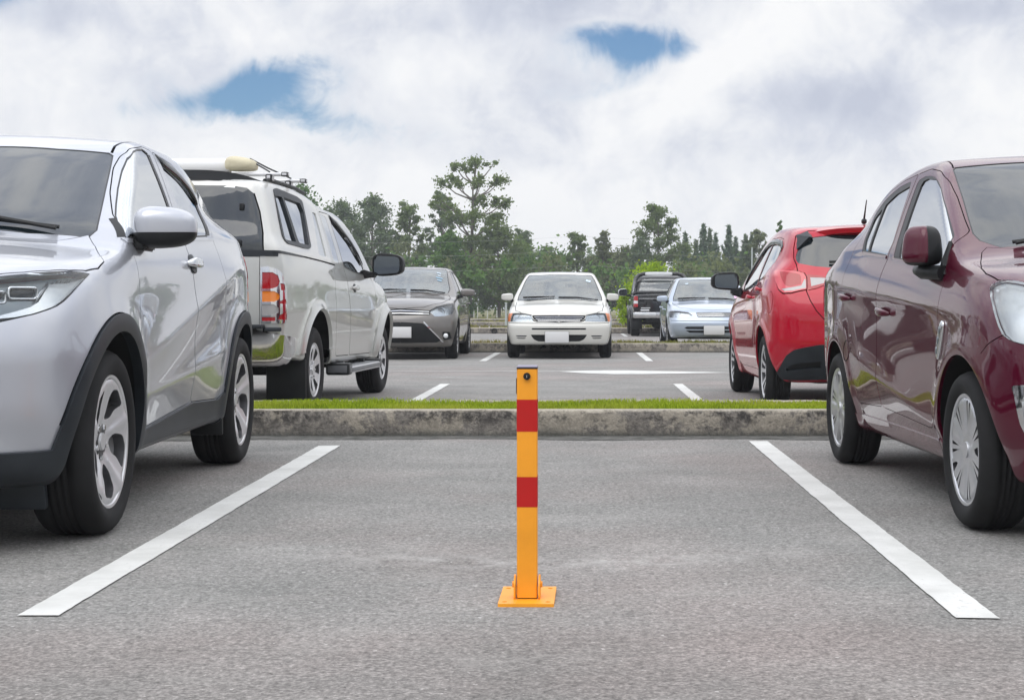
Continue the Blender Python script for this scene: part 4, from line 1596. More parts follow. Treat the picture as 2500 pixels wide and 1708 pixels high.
def forest():
    g = 'trees behind the car park'
    T_ = [
        ('tall_tree', 'tallest tree, its crown in separate tiers high above the brown grey saloon', 1068, 360, 112, 165, 'tiers', 'olive', 5, 3900, .17, {}),
        ('broadleaf_tree', 'slim grey green tree just left of the tallest tree', 1000, 434, 126, 75, 'open', 'grey', 6, 2600, .17, dict(cr0=.40)),
        ('broadleaf_tree', 'bushy tree leaning on the right flank of the tallest tree', 1130, 498, 110, 120, 'broad', 'olive', 7, 4200, .18, dict(cr0=.12)),
        ('broadleaf_tree', 'bushy tree filling the left foot of the tallest tree', 1025, 520, 108, 95, 'broad', 'green', 8, 3400, .18, dict(cr0=.10)),
        ('broadleaf_tree', 'round topped tree over the pickup mirror, highest left of the tallest tree', 848, 432, 120, 120, 'broad', 'grey', 9, 4600, .18, dict(cr0=.28)),
        ('broadleaf_tree', 'loose crowned tree between the round topped tree and the slim grey green one', 930, 458, 122, 110, 'open', 'olive', 10, 4200, .18, dict(cr0=.20)),
        ('broadleaf_tree', 'dark spreading tree over the pickup bonnet', 770, 452, 124, 140, 'broad', 'grey', 11, 4800, .19, dict(cr0=.20)),
        ('broadleaf_tree', 'green tree whose tip shows over the pickup roof bars', 676, 415, 118, 120, 'broad', 'green', 12, 4200, .19, dict(cr0=.20)),
        ('broadleaf_tree', 'small airy tree behind the left mirror of the pearl white saloon', 1188, 520, 124, 70, 'open', 'grey', 13, 2400, .18, dict(cr0=.25)),
        ('broadleaf_tree', 'low grey green tree above the roof edge of the pearl white saloon', 1240, 556, 122, 85, 'broad', 'grey', 14, 2600, .19, dict(cr0=.15)),
        ('broadleaf_tree', 'pointed tree straight above the pearl white saloon', 1313, 528, 121, 72, 'open', 'olive', 15, 2800, .18, dict(cr0=.12)),
        ('broadleaf_tree', 'blunt brown green tree right of the pointed tree', 1370, 522, 120, 62, 'broad', 'brown', 16, 2800, .18, dict(cr0=.15)),
        ('broadleaf_tree', 'wide low tree between the blunt brown green tree and the lime tree', 1415, 560, 118, 90, 'broad', 'brown', 17, 3000, .19, dict(cr0=.10)),
        ('broadleaf_tree', 'large open crowned tree rising above the black pickup', 1490, 466, 119, 130, 'open', 'olive', 18, 5200, .17, dict(cr0=.22)),
        ('broadleaf_tree', 'dense dark tree at the left foot of the large open crowned tree', 1452, 535, 117, 85, 'broad', 'grey', 19, 3200, .18, dict(cr0=.10)),
        ('feathery_tree', 'leftmost feathery conifer beside the large open crowned tree', 1558, 530, 122, 46, 'feather', 'blue', 20, 1210, .30, {}),
        ('feathery_tree', 'tallest feathery conifer of the cluster over the pale blue saloon', 1600, 510, 120, 52, 'feather', 'blue', 21, 1430, .30, {}),
        ('feathery_tree', 'thin feathery conifer between its two taller neighbours', 1625, 532, 124, 40, 'feather', 'blue', 22, 1100, .30, {}),
        ('feathery_tree', 'feathery conifer with a double tip right of the thin one', 1652, 514, 121, 54, 'feather', 'blue', 23, 1430, .30, {}),
        ('feathery_tree', 'broad feathery conifer left of the red hatchback', 1690, 535, 119, 56, 'feather', 'grey', 24, 1320, .30, {}),
        ('feathery_tree', 'short feathery conifer tucked between the leftmost and the tallest one', 1578, 545, 126, 36, 'feather', 'grey', 31, 1200, .30, {}),
        ('feathery_tree', 'slender feathery conifer tight against the right of the tallest one', 1612, 520, 127, 32, 'feather', 'grey', 32, 1200, .30, {}),
        ('feathery_tree', 'low feathery conifer right of the double tipped one', 1672, 540, 126, 38, 'feather', 'blue', 33, 1200, .30, {}),
        ('feathery_tree', 'thin feathery conifer nearest to the red hatchback mirror', 1708, 528, 125, 34, 'feather', 'grey', 34, 1200, .30, {}),
        ('broadleaf_tree', 'loose brown green tree just left of the red hatchback roof', 1722, 522, 118, 70, 'open', 'brown', 25, 2600, .18, dict(cr0=.12)),
        ('conifer_tree', 'dark green pointed tree peeping over the red hatchback roof', 1772, 494, 105, 62, 'cone', 'green', 26, 3400, .20, {}),
    ]
    for nm, lab, px_, top, D, w, k, lf, sd, n, sz, kw in T_:
        px_tree(nm, lab, px_, top, D, w, k, lf, sd, n, sz, group=g, **kw)
    # small lime green trees inside the car park
    px_tree('ornamental_tree', 'rounded lime green tree directly behind the black pickup', 1483, 590, 62, 118, 'broad', 'lime', 41, 2600, .085, cr0=.25)
    px_tree('ornamental_tree', 'low lime green shrub left of the black pickup', 1422, 650, 60, 44, 'broad', 'lime', 42, 900, .085, cr0=.10)
    # unbroken undergrowth between and under the trees
    r = np.random.RandomState(77)
    C, Rd = [], []
    for i in range(420):
        x = r.uniform(-62, 42)
        t = (x + 62) / 104
        h = 3.4 + 2.6 * (1 - t) + r.uniform(-.9, 1.6)
        C.append((x, r.uniform(104, 128), h * r.uniform(.12, .9)))
        Rd.append(r.uniform(.8, 1.8))
    C, Rd = np.array(C), np.array(Rd)
    for leaf, sel, sd in (('green', slice(0, 230), 1), ('brown', slice(230, 420), 2)):
        n = 34000
        P = leaf_quads(C[sel], Rd[sel], n, .19, r, .85, .2)
        P = P[np.repeat(P.reshape(-1, 4, 3)[:, :, 2].min(1) > .02, 4)]
        b = np.arange(len(P) // 4) * 4
        me = bpy.data.meshes.new('undergrowth')
        me.from_pydata(P.tolist(), [], [(i, i + 1, i + 2, i + 3) for i in b])
        me.materials.append(LEAF[leaf])
        o = bpy.data.objects.new('undergrowth', me)
        COL.objects.link(o)
        tag(o, ('dark green undergrowth under the trees', 'brownish undergrowth under the trees')[sd - 1], 'undergrowth', kind='stuff')
    # far backdrop of wood closing the gaps low down
    C, Rd = [], []
    for i in range(330):
        x = r.uniform(-75, 60)
        C.append((x, r.uniform(134, 150), r.uniform(.3, 1.0) * (8.6 if x < -9 else 6.0) * (.8 + .2 * math.sin(x * .9))))
        Rd.append(r.uniform(1.0, 2.1))
    P = leaf_quads(np.array(C), np.array(Rd), 42000, .24, r, .9, .1)
    b = np.arange(len(P) // 4) * 4
    me = bpy.data.meshes.new('far_wood')
    me.from_pydata(P.tolist(), [], [(i, i + 1, i + 2, i + 3) for i in b])
    me.materials.append(LEAF['grey'])
    o = bpy.data.objects.new('far_wood', me)
    COL.objects.link(o)
    tag(o, 'far wood closing the view low behind the trees', 'wood', kind='stuff')


def small_things():
    # black pipe mouth in the third kerb
    bm = bmesh.new()
    prof, fc = lathe([(.055, .30), (.055, .0), (.085, .0), (.085, .30)], 24)
    p = mesh_obj('drain_pipe', prof, fc, MAT['black'])
    p.location = (-2.72, 47.93, .085)
    tag(p, 'black drain pipe mouth low in the kerb between the grey brown and white saloons', 'pipe')
    # thin poles and fence posts at the edge of the car park
    pm = principled('post_paint', (.38, .42, .40), .6)
    wm = principled('white_post', (.45, .46, .42), .7)
    def post(name, label, x, y, h, r, m, cat='post', group=None):
        bm = bmesh.new()
        add_cyl(bm, (0, 0, -.05), (0, 0, h), r, r * .9, 8)
        add_cyl(bm, (0, 0, h), (0, 0, h + .02), r * 1.3, r * .8, 8)
        o = bm_obj(name, bm, m, None, angle=R(40))
        o.location = (x, y, 0)
        tag(o, label, cat, group)
    post('pole', 'thin grey green pole left of the pearl white saloon', (1235.5 - 1420) * 60 / 3765, 60, .98, .045, pm, 'pole')
    post('pole', 'thin grey pole beside the mirror of the red hatchback', (1836 - 1420) * 88 / 3765, 88, 4.2, .05, pm, 'pole')
    k = 0
    spots = [1134, 1157, 1166, 1190, 1213, 1507, 1519, 1527]
    for q in spots:
        r_ = random.Random(q)
        D = 95 + r_.uniform(-3, 4)
        post('boundary_post', 'short white post in the row at the edge of the wood', (q - 1420) * D / 3765, D, 0.50 + r_.uniform(-.15, .35), .035, wm, 'post', 'white posts along the wood')
        k += 1
    # overhead wires in front of the trees
    wl = principled('wire', (.40, .41, .40), .6)
    for i, (z0, z1, y) in enumerate(((5.5, 5.2, 98), (4.6, 4.4, 98.6), (3.6, 3.5, 99.2))):
        bm = bmesh.new()
        pts = [(x, y, z0 + (z1 - z0) * (x + 40) / 80 - .5 * (1 - ((x % 27) - 13.5) ** 2 / 182)) for x in np.linspace(-46, 40, 60)]
        add_tube(bm, pts, .004, 4)
        o = bm_obj('overhead_wire', bm, wl)
        tag(o, ('topmost of the thin wires strung in front of the trees', 'middle one of the thin wires strung in front of the trees', 'lowest of the thin wires strung in front of the trees')[i], 'wire', 'wires before the wood')


def haze(density):
    bm = bmesh.new()
    add_box(bm, (0, 290, 8.6), (850, 830, 19.2))
    m = bpy.data.materials.new('haze')
    m.use_nodes = True
    nt = m.node_tree
    nt.nodes.clear()
    v = N(nt, "ShaderNodeVolumePrincipled", {'Color': (.90, .94, 1.0, 1), 'Density': density, 'Anisotropy': 0.0})
    N(nt, "ShaderNodeOutputMaterial", {'Volume': v.outputs[0]})
    o = bm_obj('haze', bm, m)
    tag(o, kind='stuff')
    return o


haze(.0009)
bollard()
forest()
small_things()


# ================================================================== cars: shared builders
def arch_loop(sh, name, cx, cz, r, zlow, sq=1.0, dz=0.0):
    """opening for a wheel, carried on under the sill"""
    a0 = math.degrees(math.asin(max(-1, min(1, (zlow - cz) / r))))
    side = [(cx + sq * r * math.cos(R(a)), cz + dz + r * math.sin(R(a))) for a in np.linspace(a0, 180 - a0, 64)]
    p = sh.k.on('side', [q[0] for q in side], [q[1] for q in side])
    x1, x0 = side[0][0], side[-1][0]
    zb1, zb0 = float(sh.k.B(x1)), float(sh.k.B(x0))
    tail = np.array([(x0, p[-1, 1] - 0.04, zb0), (x0, 0.42, zb0), (x1, 0.42, zb1), (x1, p[0, 1] - 0.04, zb1)])
    q = np.concatenate([p, tail])
    uv = sh.k.uv_of(q)
    out = []
    n = len(uv)
    for i in range(n):
        a, b = uv[i], uv[(i + 1) % n]
        k = max(1, int(np.linalg.norm(b - a) / 0.02))
        out += [a + (b - a) * j / k for j in range(k)]
    sh.regions.append((name, np.array(out)))


def panel(sh, name, axis, pts, g=0.0022):
    """a shut panel and the seam round it"""
    uv = [tuple(q) for q in sh.to_uv(axis, pts)]
    sh.regions.append((name, np.array(inset(uv, g))))
    sh.regions.append(('gap', np.array(inset(uv, -g))))


def window(sh, name, pts, seal=0.014, axis='side'):
    uv = sh.to_uv(axis, pts)
    sh.regions.append((name, uv))
    sh.regions.append(('seal', np.array(inset([tuple(q) for q in uv], -seal))))


def wells(parent, sh, xs, cz, r, y_out=0.80, zlow=0.24):
    for x in xs:
        for s in (1, -1):
            V, Fc = [], []
            n = 22
            lo = math.degrees(math.asin(max(-1, min(1, (zlow - cz) / r))))
            an = [R(lo + (180 - 2 * lo) * i / n) for i in range(n + 1)]
            rim = sh.k.on('side', [x + r * math.cos(a) for a in an], [cz + r * math.sin(a) for a in an])[:, 1]
            for a, yr in zip(an, rim):
                rings = [(r + .002, max(.5, yr - .006)), (r + .016, max(.48, yr - .03)), (r + .02, y_out - .16), (r + .01, .46), (.05, .45)]
                for rr, y in rings:
                    V.append((x + rr * math.cos(a), s * y, cz + rr * math.sin(a)))
            m = len(rings)
            for i in range(n):
                for j in range(m - 1):
                    Fc.append((i * m + j, i * m + j + 1, (i + 1) * m + j + 1, (i + 1) * m + j))
            mesh_obj('wheel_arch_liner', V, Fc, MAT['under'], parent)


def axle_gear(parent, xs, w, zc, rear_exhaust=None):
    """what shows under the car: floor pan, axle beams, exhaust"""
    bm = bmesh.new()
    for x in xs:
        add_cyl(bm, (x, -w, zc), (x, w, zc), 0.035, seg=10)
        add_box(bm, (x, 0, zc + 0.05), (0.24, 0.6, 0.12), bev=0.03)
    add_box(bm, ((xs[0] + xs[1]) / 2, 0, zc + 0.02), (abs(xs[0] - xs[1]) * 0.7, 0.32, 0.10), bev=0.03)
    o = bm_obj('underbody', bm, MAT['under'], parent)
    if rear_exhaust:
        bm = bmesh.new()
        x, y, z = rear_exhaust
        add_cyl(bm, (x, y, z), (x + 0.5, y, z + 0.03), 0.028, seg=14)
        add_cyl(bm, (x + 0.32, y, z + 0.02), (x + 0.8, y, z + 0.04), 0.085, seg=18)
        bm_obj('exhaust', bm, MAT['disc'], parent, angle=R(40))


def mirror(parent, pos, size, cap, lower, fwd, s, glass=True, rake=0.0, split=0.0, arm=None, lower_name='mirror_base', e=0.55):
    """door mirror: shell (upper colour / lower colour), glass towards the rear, arm to the door; s = side"""
    x, y, z = pos
    a, b, c = size

    def warp(P):
        t = (P[:, 1] / b + 1) / 2                       # 0 door end .. 1 tip
        P[:, 2] *= (1.0 - 0.22 * t ** 2) * np.where(P[:, 2] > 0, 1, 0.9)
        P[:, 0] *= 1.0 - 0.30 * t ** 2
        P[:, 0] = np.where(P[:, 0] < -0.35 * a, -0.35 * a + (P[:, 0] + 0.35 * a) * 0.10, P[:, 0])
        P[:, 2] += rake * t
        return P
    m = Matrix.Translation((x, s * y, z)) @ Matrix.Diagonal((1, s, 1, 1)) @ Matrix.Rotation(R(8), 4, 'Z')
    o = superell('side_mirror', (a, b, c), [cap, lower], parent, m, e, e, 72, 48, warp,
                 split=(lambda q: q[2] / (1 - .22 * ((q[1] / b + 1) / 2) ** 2) / (.9 if q[2] < 0 else 1) < split) if lower is not None else None)
    if glass:
        out = rnd([(-b * 0.86, -c * 0.74), (b * 0.80, -c * 0.62), (b * 0.80, c * 0.66 + rake * .9), (-b * 0.86, c * 0.80)], c * 0.4)
        mg = m @ Matrix.Translation((-0.385 * a - 0.002, 0, 0)) @ Matrix(((0, 0, -1, 0), (1, 0, 0, 0), (0, 1, 0, 0), (0, 0, 0, 1)))
        g = sheet('mirror_glass', out, MAT['mirror'], o, mg, 0.004)
    if arm:
        bm = bmesh.new()
        (x0, y0, z0), (x1, y1, z1), w, h = arm
        c0, c1 = Vector((x0, s * y0, z0)), Vector((x1, s * y1, z1))
        vs = []
        for cc, ww, hh in ((c0, w * 1.5, h * 1.2), ((c0 + c1) / 2, w, h * 0.75), (c1, w * 1.1, h * 0.7)):
            vs.append([bm.verts.new(cc + Vector((dx * ww, 0, dz * hh))) for dx, dz in ((-1, -1), (1, -1), (1, 1), (-1, 1))])
        for A, B in zip(vs, vs[1:]):
            for k in range(4):
                bm.faces.new((A[k], A[(k + 1) % 4], B[(k + 1) % 4], B[k]))
        bm.faces.new(vs[0])
        bm.faces.new(vs[-1])
        bmesh.ops.bevel(bm, geom=bm.edges[:], offset=min(w, h) * 0.3, segments=2, affect='EDGES')
        bm_obj('mirror_arm', bm, lower or MAT['black'], o, angle=R(35))
    return o


def handle(parent, sh, x, z, s, mat, L=0.105, H=0.016, cup=True, out=0.034, tilt=0.0):
    m = sh.frame('side', x, z, s, 0.0) @ Matrix.Rotation(tilt * s, 4, 'Z')

    def warp(P):
        t = P[:, 0] / L
        P[:, 2] += out * 0.62 * (1 - t ** 4)
        P[:, 1] *= 1 - 0.25 * t ** 2
        return P
    h = superell('door_handle', (L, H, 0.012), mat, parent, m, 0.6, 0.6, 28, 12, warp)
    if cup:
        superell('handle_recess', (L * 0.62, H * 1.9, 0.004), MAT['cladding'], h, m @ Matrix.Translation((0, 0, 0.001)), 0.8, 0.9, 24, 8)
    return h


def wiper(parent, sh, pts_top, park=None, name='wiper'):
    """blade lying on the screen through points (x, y)"""
    a = [p[0] for p in pts_top]
    b = [p[1] for p in pts_top]
    P = sh.k.on('top', a, np.abs(b))
    P[:, 1] = b
    n = sh.k.grad(np.abs(P))
    n[:, 1] *= np.sign(np.array(b) + 1e-9)
    bm = bmesh.new()
    Q = [Vector(p) + Vector(q) * 0.018 for p, q in zip(P, n)]
    add_tube(bm, Q, 0.008, 6)
    Q2 = [Vector(p) + Vector(q) * 0.034 for p, q in zip(P, n)]
    k = len(Q2) // 2
    add_tube(bm, [Q2[0] + Vector((0.05, 0, -0.02)), Q2[k], Q2[-1]] if park is None else [Vector(park), Q2[k]], 0.009, 6)
    return bm_obj(name, bm, MAT['black'], parent, angle=R(40))


def plate_front(parent, x, z, w=0.34, h=0.15, rz=0.0, y=0.0, facing=1):
    bm = bmesh.new()
    add_box(bm, (x, y, z), (0.012, w, h), bev=0.004, mat=0)
    bm.faces.ensure_lookup_table()
    add_box(bm, (x - 0.007 * facing, y, z), (0.010, w + 0.024, h + 0.024), bev=0.004, mat=1)
    return bm_obj('number_plate', bm, [MAT['plate'], MAT['black']], parent, angle=R(40))


def seat(parent, x, y, z, s=1.0):
    """front seat: cushion, back and head restraint"""
    bm = bmesh.new()
    add_box(bm, (x + 0.02, y, z), (0.50, 0.48, 0.14), bev=0.05, seg=3)
    rot = Matrix.Rotation(R(-14), 3, 'Y')
    add_box(bm, (x - 0.30, y, z + 0.33), (0.14, 0.48, 0.62), rot, bev=0.06, seg=3)
    add_box(bm, (x - 0.38, y, z + 0.72), (0.09, 0.24, 0.17), rot, bev=0.04, seg=3)
    add_cyl(bm, (x - 0.37, y - 0.06, z + 0.6), (x - 0.38, y - 0.06, z + 0.68), 0.008, seg=6)
    add_cyl(bm, (x - 0.37, y + 0.06, z + 0.6), (x - 0.38, y + 0.06, z + 0.68), 0.008, seg=6)
    return bm_obj('seat', bm, MAT['seat'], parent, angle=R(50))


def cabin(parent, xd, yw, zd, wheel_y=-0.36):
    """dashboard and steering wheel, two seats, rear bench and an inside mirror"""
    bm = bmesh.new()
    add_box(bm, (xd + 0.10, 0, zd - 0.09), (0.55, yw * 2, 0.18), bev=0.06, seg=3)
    add_box(bm, (xd - 0.06, wheel_y, zd + 0.0), (0.26, 0.36, 0.09), bev=0.04, seg=3)
    bm_obj('dashboard', bm, MAT['dash'], parent, angle=R(50))
    bm = bmesh.new()
    pts = [Vector((0, 0.18 * math.cos(2 * math.pi * i / 24), 0.18 * math.sin(2 * math.pi * i / 24))) for i in range(24)]
    rot = Matrix.Rotation(R(-28), 4, 'Y')
    add_tube(bm, [rot @ p for p in pts], 0.015, 8, closed=True)
    add_tube(bm, [rot @ Vector((0, -0.17, 0)), rot @ Vector((0.03, 0, -0.02)), rot @ Vector((0, 0.17, 0))], 0.02, 8)
    o = bm_obj('steering_wheel', bm, MAT['dash'], parent, angle=R(50))
    o.location = (xd - 0.22, wheel_y, zd - 0.02)
    for y in (0.36, -0.36):
        seat(parent, xd - 0.78, y, zd - 0.46)
    bm = bmesh.new()
    add_box(bm, (xd - 1.95, 0, zd - 0.10), (0.16, 1.2, 0.62), Matrix.Rotation(R(-18), 3, 'Y'), bev=0.06, seg=3)
    for y in (0.36, -0.36):
        add_box(bm, (xd - 2.02, y, zd + 0.24), (0.10, 0.26, 0.15), bev=0.05, seg=3)
    bm_obj('rear_bench', bm, MAT['seat'], parent, angle=R(50))
    superell('inside_mirror', (0.015, 0.12, 0.035), MAT['black'], parent, Matrix.Translation((xd - 0.36, 0, zd + 0.30)), 0.5, 0.5, 18, 10)


class style_base:
    rcap, ycap, nuts, rnut, ynut = 0.034, -0.032, 5, 0.056, 0.006
    mats = None


def style_five_wide(rr):
    """five broad twisted spokes with sculpted flanks"""
    holes = []
    for i in range(5):
        a = 90 + 72 * i + 36
        holes.append(rnd([pol(0.080, a - 16), pol(0.13, a - 27), pol(rr * 0.80, a - 21), pol(rr * 0.885, a - 6), pol(rr * 0.86, a + 17),
                          pol(rr * 0.62, a + 8), pol(0.115, a + 10)], 0.02))

    def dish(r, th):
        t = np.clip(r / rr, 0, 1)
        ph = np.abs(((np.degrees(th) - 90 + 36) % 72) - 36) / 36        # 0 on a spoke's axis
        y = -0.046 + 0.034 * np.clip((t - 0.25) / 0.6, 0, 1) ** 1.2 - 0.012 * np.clip((t - 0.93) / 0.07, 0, 1)
        y = y + 0.010 * np.clip(1 - ph / 0.30, 0, 1) * np.clip((t - 0.2) / 0.2, 0, 1)
        return y
    return rim_face(holes, rr - 0.012, dish, 0.010, 0.04)


style_five_wide.mats = [MAT['alloy'], MAT['alloy_dark'], MAT['chrome']]
style_five_wide.rcap, style_five_wide.ycap, style_five_wide.nuts, style_five_wide.rnut, style_five_wide.ynut = 0.036, -0.040, 5, 0.058, 0.002


def style_hubcap(rr):
    """plastic cover: seven groups of slim slots, shallow dish"""
    holes = []
    for i in range(7):
        a = 90 + 360 / 7 * i
        holes.append(rnd([pol(0.082, a - 2.0), pol(rr * 0.90, a - 7.0), pol(rr * 0.91, a - 2.6)], 0.004))
        holes.append(rnd([pol(0.100, a + 5.0), pol(rr * 0.91, a + 3.8), pol(rr * 0.90, a + 8.4)], 0.004))
        if i in (2, 5):
            holes.append(rnd([pol(rr * 0.56, a + 22.0), pol(rr * 0.86, a + 19.0), pol(rr * 0.88, a + 31.0), pol(rr * 0.66, a + 29.0)], 0.012))

    def dish(r, th):
        t = np.clip(r / rr, 0, 1)
        ph = np.abs(((np.degrees(th) - 90 + 25.7) % 51.4) - 25.7) / 25.7
        return -0.020 + 0.010 * t - 0.020 * np.clip((t - 0.86) / 0.14, 0, 1) ** 2 + 0.006 * np.clip(1 - t / 0.3, 0, 1) + 0.004 * (ph > 0.55) * np.clip((t - .3) / .1, 0, 1)
    return rim_face(holes, rr + 0.006, dish, 0.010, 0.018)


style_hubcap.mats = [MAT['hubcap'], MAT['alloy_dark'], MAT['hubcap']]
style_hubcap.rcap, style_hubcap.ycap, style_hubcap.nuts, style_hubcap.rnut, style_hubcap.ynut = 0.034, -0.014, 0, 0.05, 0


def style_six(rr):
    holes = []
    for i in range(6):
        a = 90 + 60 * i + 30
        holes.append(rnd([pol(0.085, a - 12), pol(rr * 0.86, a - 15), pol(rr * 0.87, a + 15), pol(0.085, a + 12)], 0.022))

    def dish(r, th):
        t = np.clip(r / rr, 0, 1)
        return -0.030 + 0.020 * np.clip((t - 0.3) / 0.5, 0, 1) - 0.012 * np.clip((t - 0.92) / 0.08, 0, 1) + 0.010 * np.clip(1 - t / 0.4, 0, 1)
    return rim_face(holes, rr - 0.012, dish, 0.012, 0.04)


style_six.mats = [MAT['alloy'], MAT['alloy_dark'], MAT['chrome']]
style_six.rcap, style_six.ycap, style_six.nuts, style_six.rnut, style_six.ynut = 0.040, -0.018, 6, 0.060, 0.004


def style_ten(rr):
    holes = []
    for i in range(5):
        a = 90 + 72 * i
        holes.append(rnd([pol(0.075, a - 5), pol(rr * 0.88, a - 8), pol(rr * 0.88, a + 8), pol(0.075, a + 5)], 0.012))
        holes.append(rnd([pol(0.075, a + 26), pol(rr * 0.88, a + 19), pol(rr * 0.88, a + 53), pol(0.075, a + 46)], 0.016))

    def dish(r, th):
        t = np.clip(r / rr, 0, 1)
        return -0.034 + 0.022 * np.clip((t - 0.25) / 0.5, 0, 1) - 0.010 * np.clip((t - 0.92) / 0.08, 0, 1)
    return rim_face(holes, rr - 0.012, dish, 0.013, 0.035)


style_ten.mats = [MAT['alloy'], MAT['alloy_dark'], MAT['chrome']]
style_ten.rcap, style_ten.ycap, style_ten.nuts, style_ten.rnut, style_ten.ynut = 0.032, -0.024, 5, 0.052, 0.003


SPEC_SUV = dict(
    T=[(-2.25, 0.86), (-2.06, 1.00), (-1.92, 1.15), (-1.62, 1.36), (-1.35, 1.475), (-1.0, 1.555), (-.5, 1.59), (-.15, 1.59), (.15, 1.565),
       (.33, 1.52), (.44, 1.475), (.62, 1.392), (.88, 1.270), (1.12, 1.155), (1.235, 1.09), (1.4, 1.05), (1.7, .985), (1.92, .905), (2.05, .82), (2.2, .70)],
    N=[(.15, 1.90), (.25, 1.99), (.35, 2.03), (.5, 2.06), (.65, 2.06), (.78, 2.03), (.9, 1.98), (1.0, 1.92), (1.4, 1.7)],
    R=[(.15, -1.90), (.3, -2.0), (.55, -2.06), (.8, -2.06), (1.0, -2.02), (1.3, -1.9), (1.6, -1.7)],
    B=[(-2.1, .34), (-1.8, .26), (-1.0, .25), (1.0, .245), (1.5, .22), (2.1, .25)],
    P=[(-2.1, .74), (-1.8, .806), (-1.27, .868), (-.6, .866), (0, .863), (.6, .866), (1.27, .885), (1.65, .868), (2.1, .82)],
    belt=[(-2.1, 1.12), (-1.4, 1.16), (-.8, 1.165), (0, 1.13), (.6, 1.10), (.95, 1.07), (1.2, 1.02), (1.45, .96), (1.8, .86), (2.1, .76)],
    prof=[(-.4, .10), (0, .034), (.10, .022), (.25, .008), (.45, .002), (.60, .0), (.76, .003), (.87, .014), (.94, .028), (1.0, .048), (1.2, .07)],
    G=[(-2.1, .14), (-1.4, .105), (-1.0, .06), (-.7, .027), (0, .012), (.7, .012), (1.3, .0), (2.1, .0)],
    shift=[(-2.2, -.10), (-1.6, -.14), (-.8, -.02), (0, .12), (.25, .30), (1.15, .28), (1.3, .18), (1.6, .10), (2.1, .05)],
    kt=[(-2.2, .10), (-1.0, .10), (0, .07), (.25, .040), (1.0, .035), (1.25, .08), (1.8, .12), (2.1, .12)],
    hw=.885, zs=.30, tum=.30, tumc=.28, crown=.05,
    cf=.30, pf=2.2, kf=.34, cr=.16, pr=2.4, kr=.25, kft=.12, krt=.10,
    flares=[(1.27, .33, .44, .014, .07), (-1.27, .33, .44, .014, .07)],
    creases=[(.72, .63, -1.15, 1.03, .026, .075, .25), (.78, .46, -.80, .60, .018, .06, .16), (1.2, .985, -1.6, 1.02, .008, .09, .3)],
    xa=1.30, xb=-1.42)


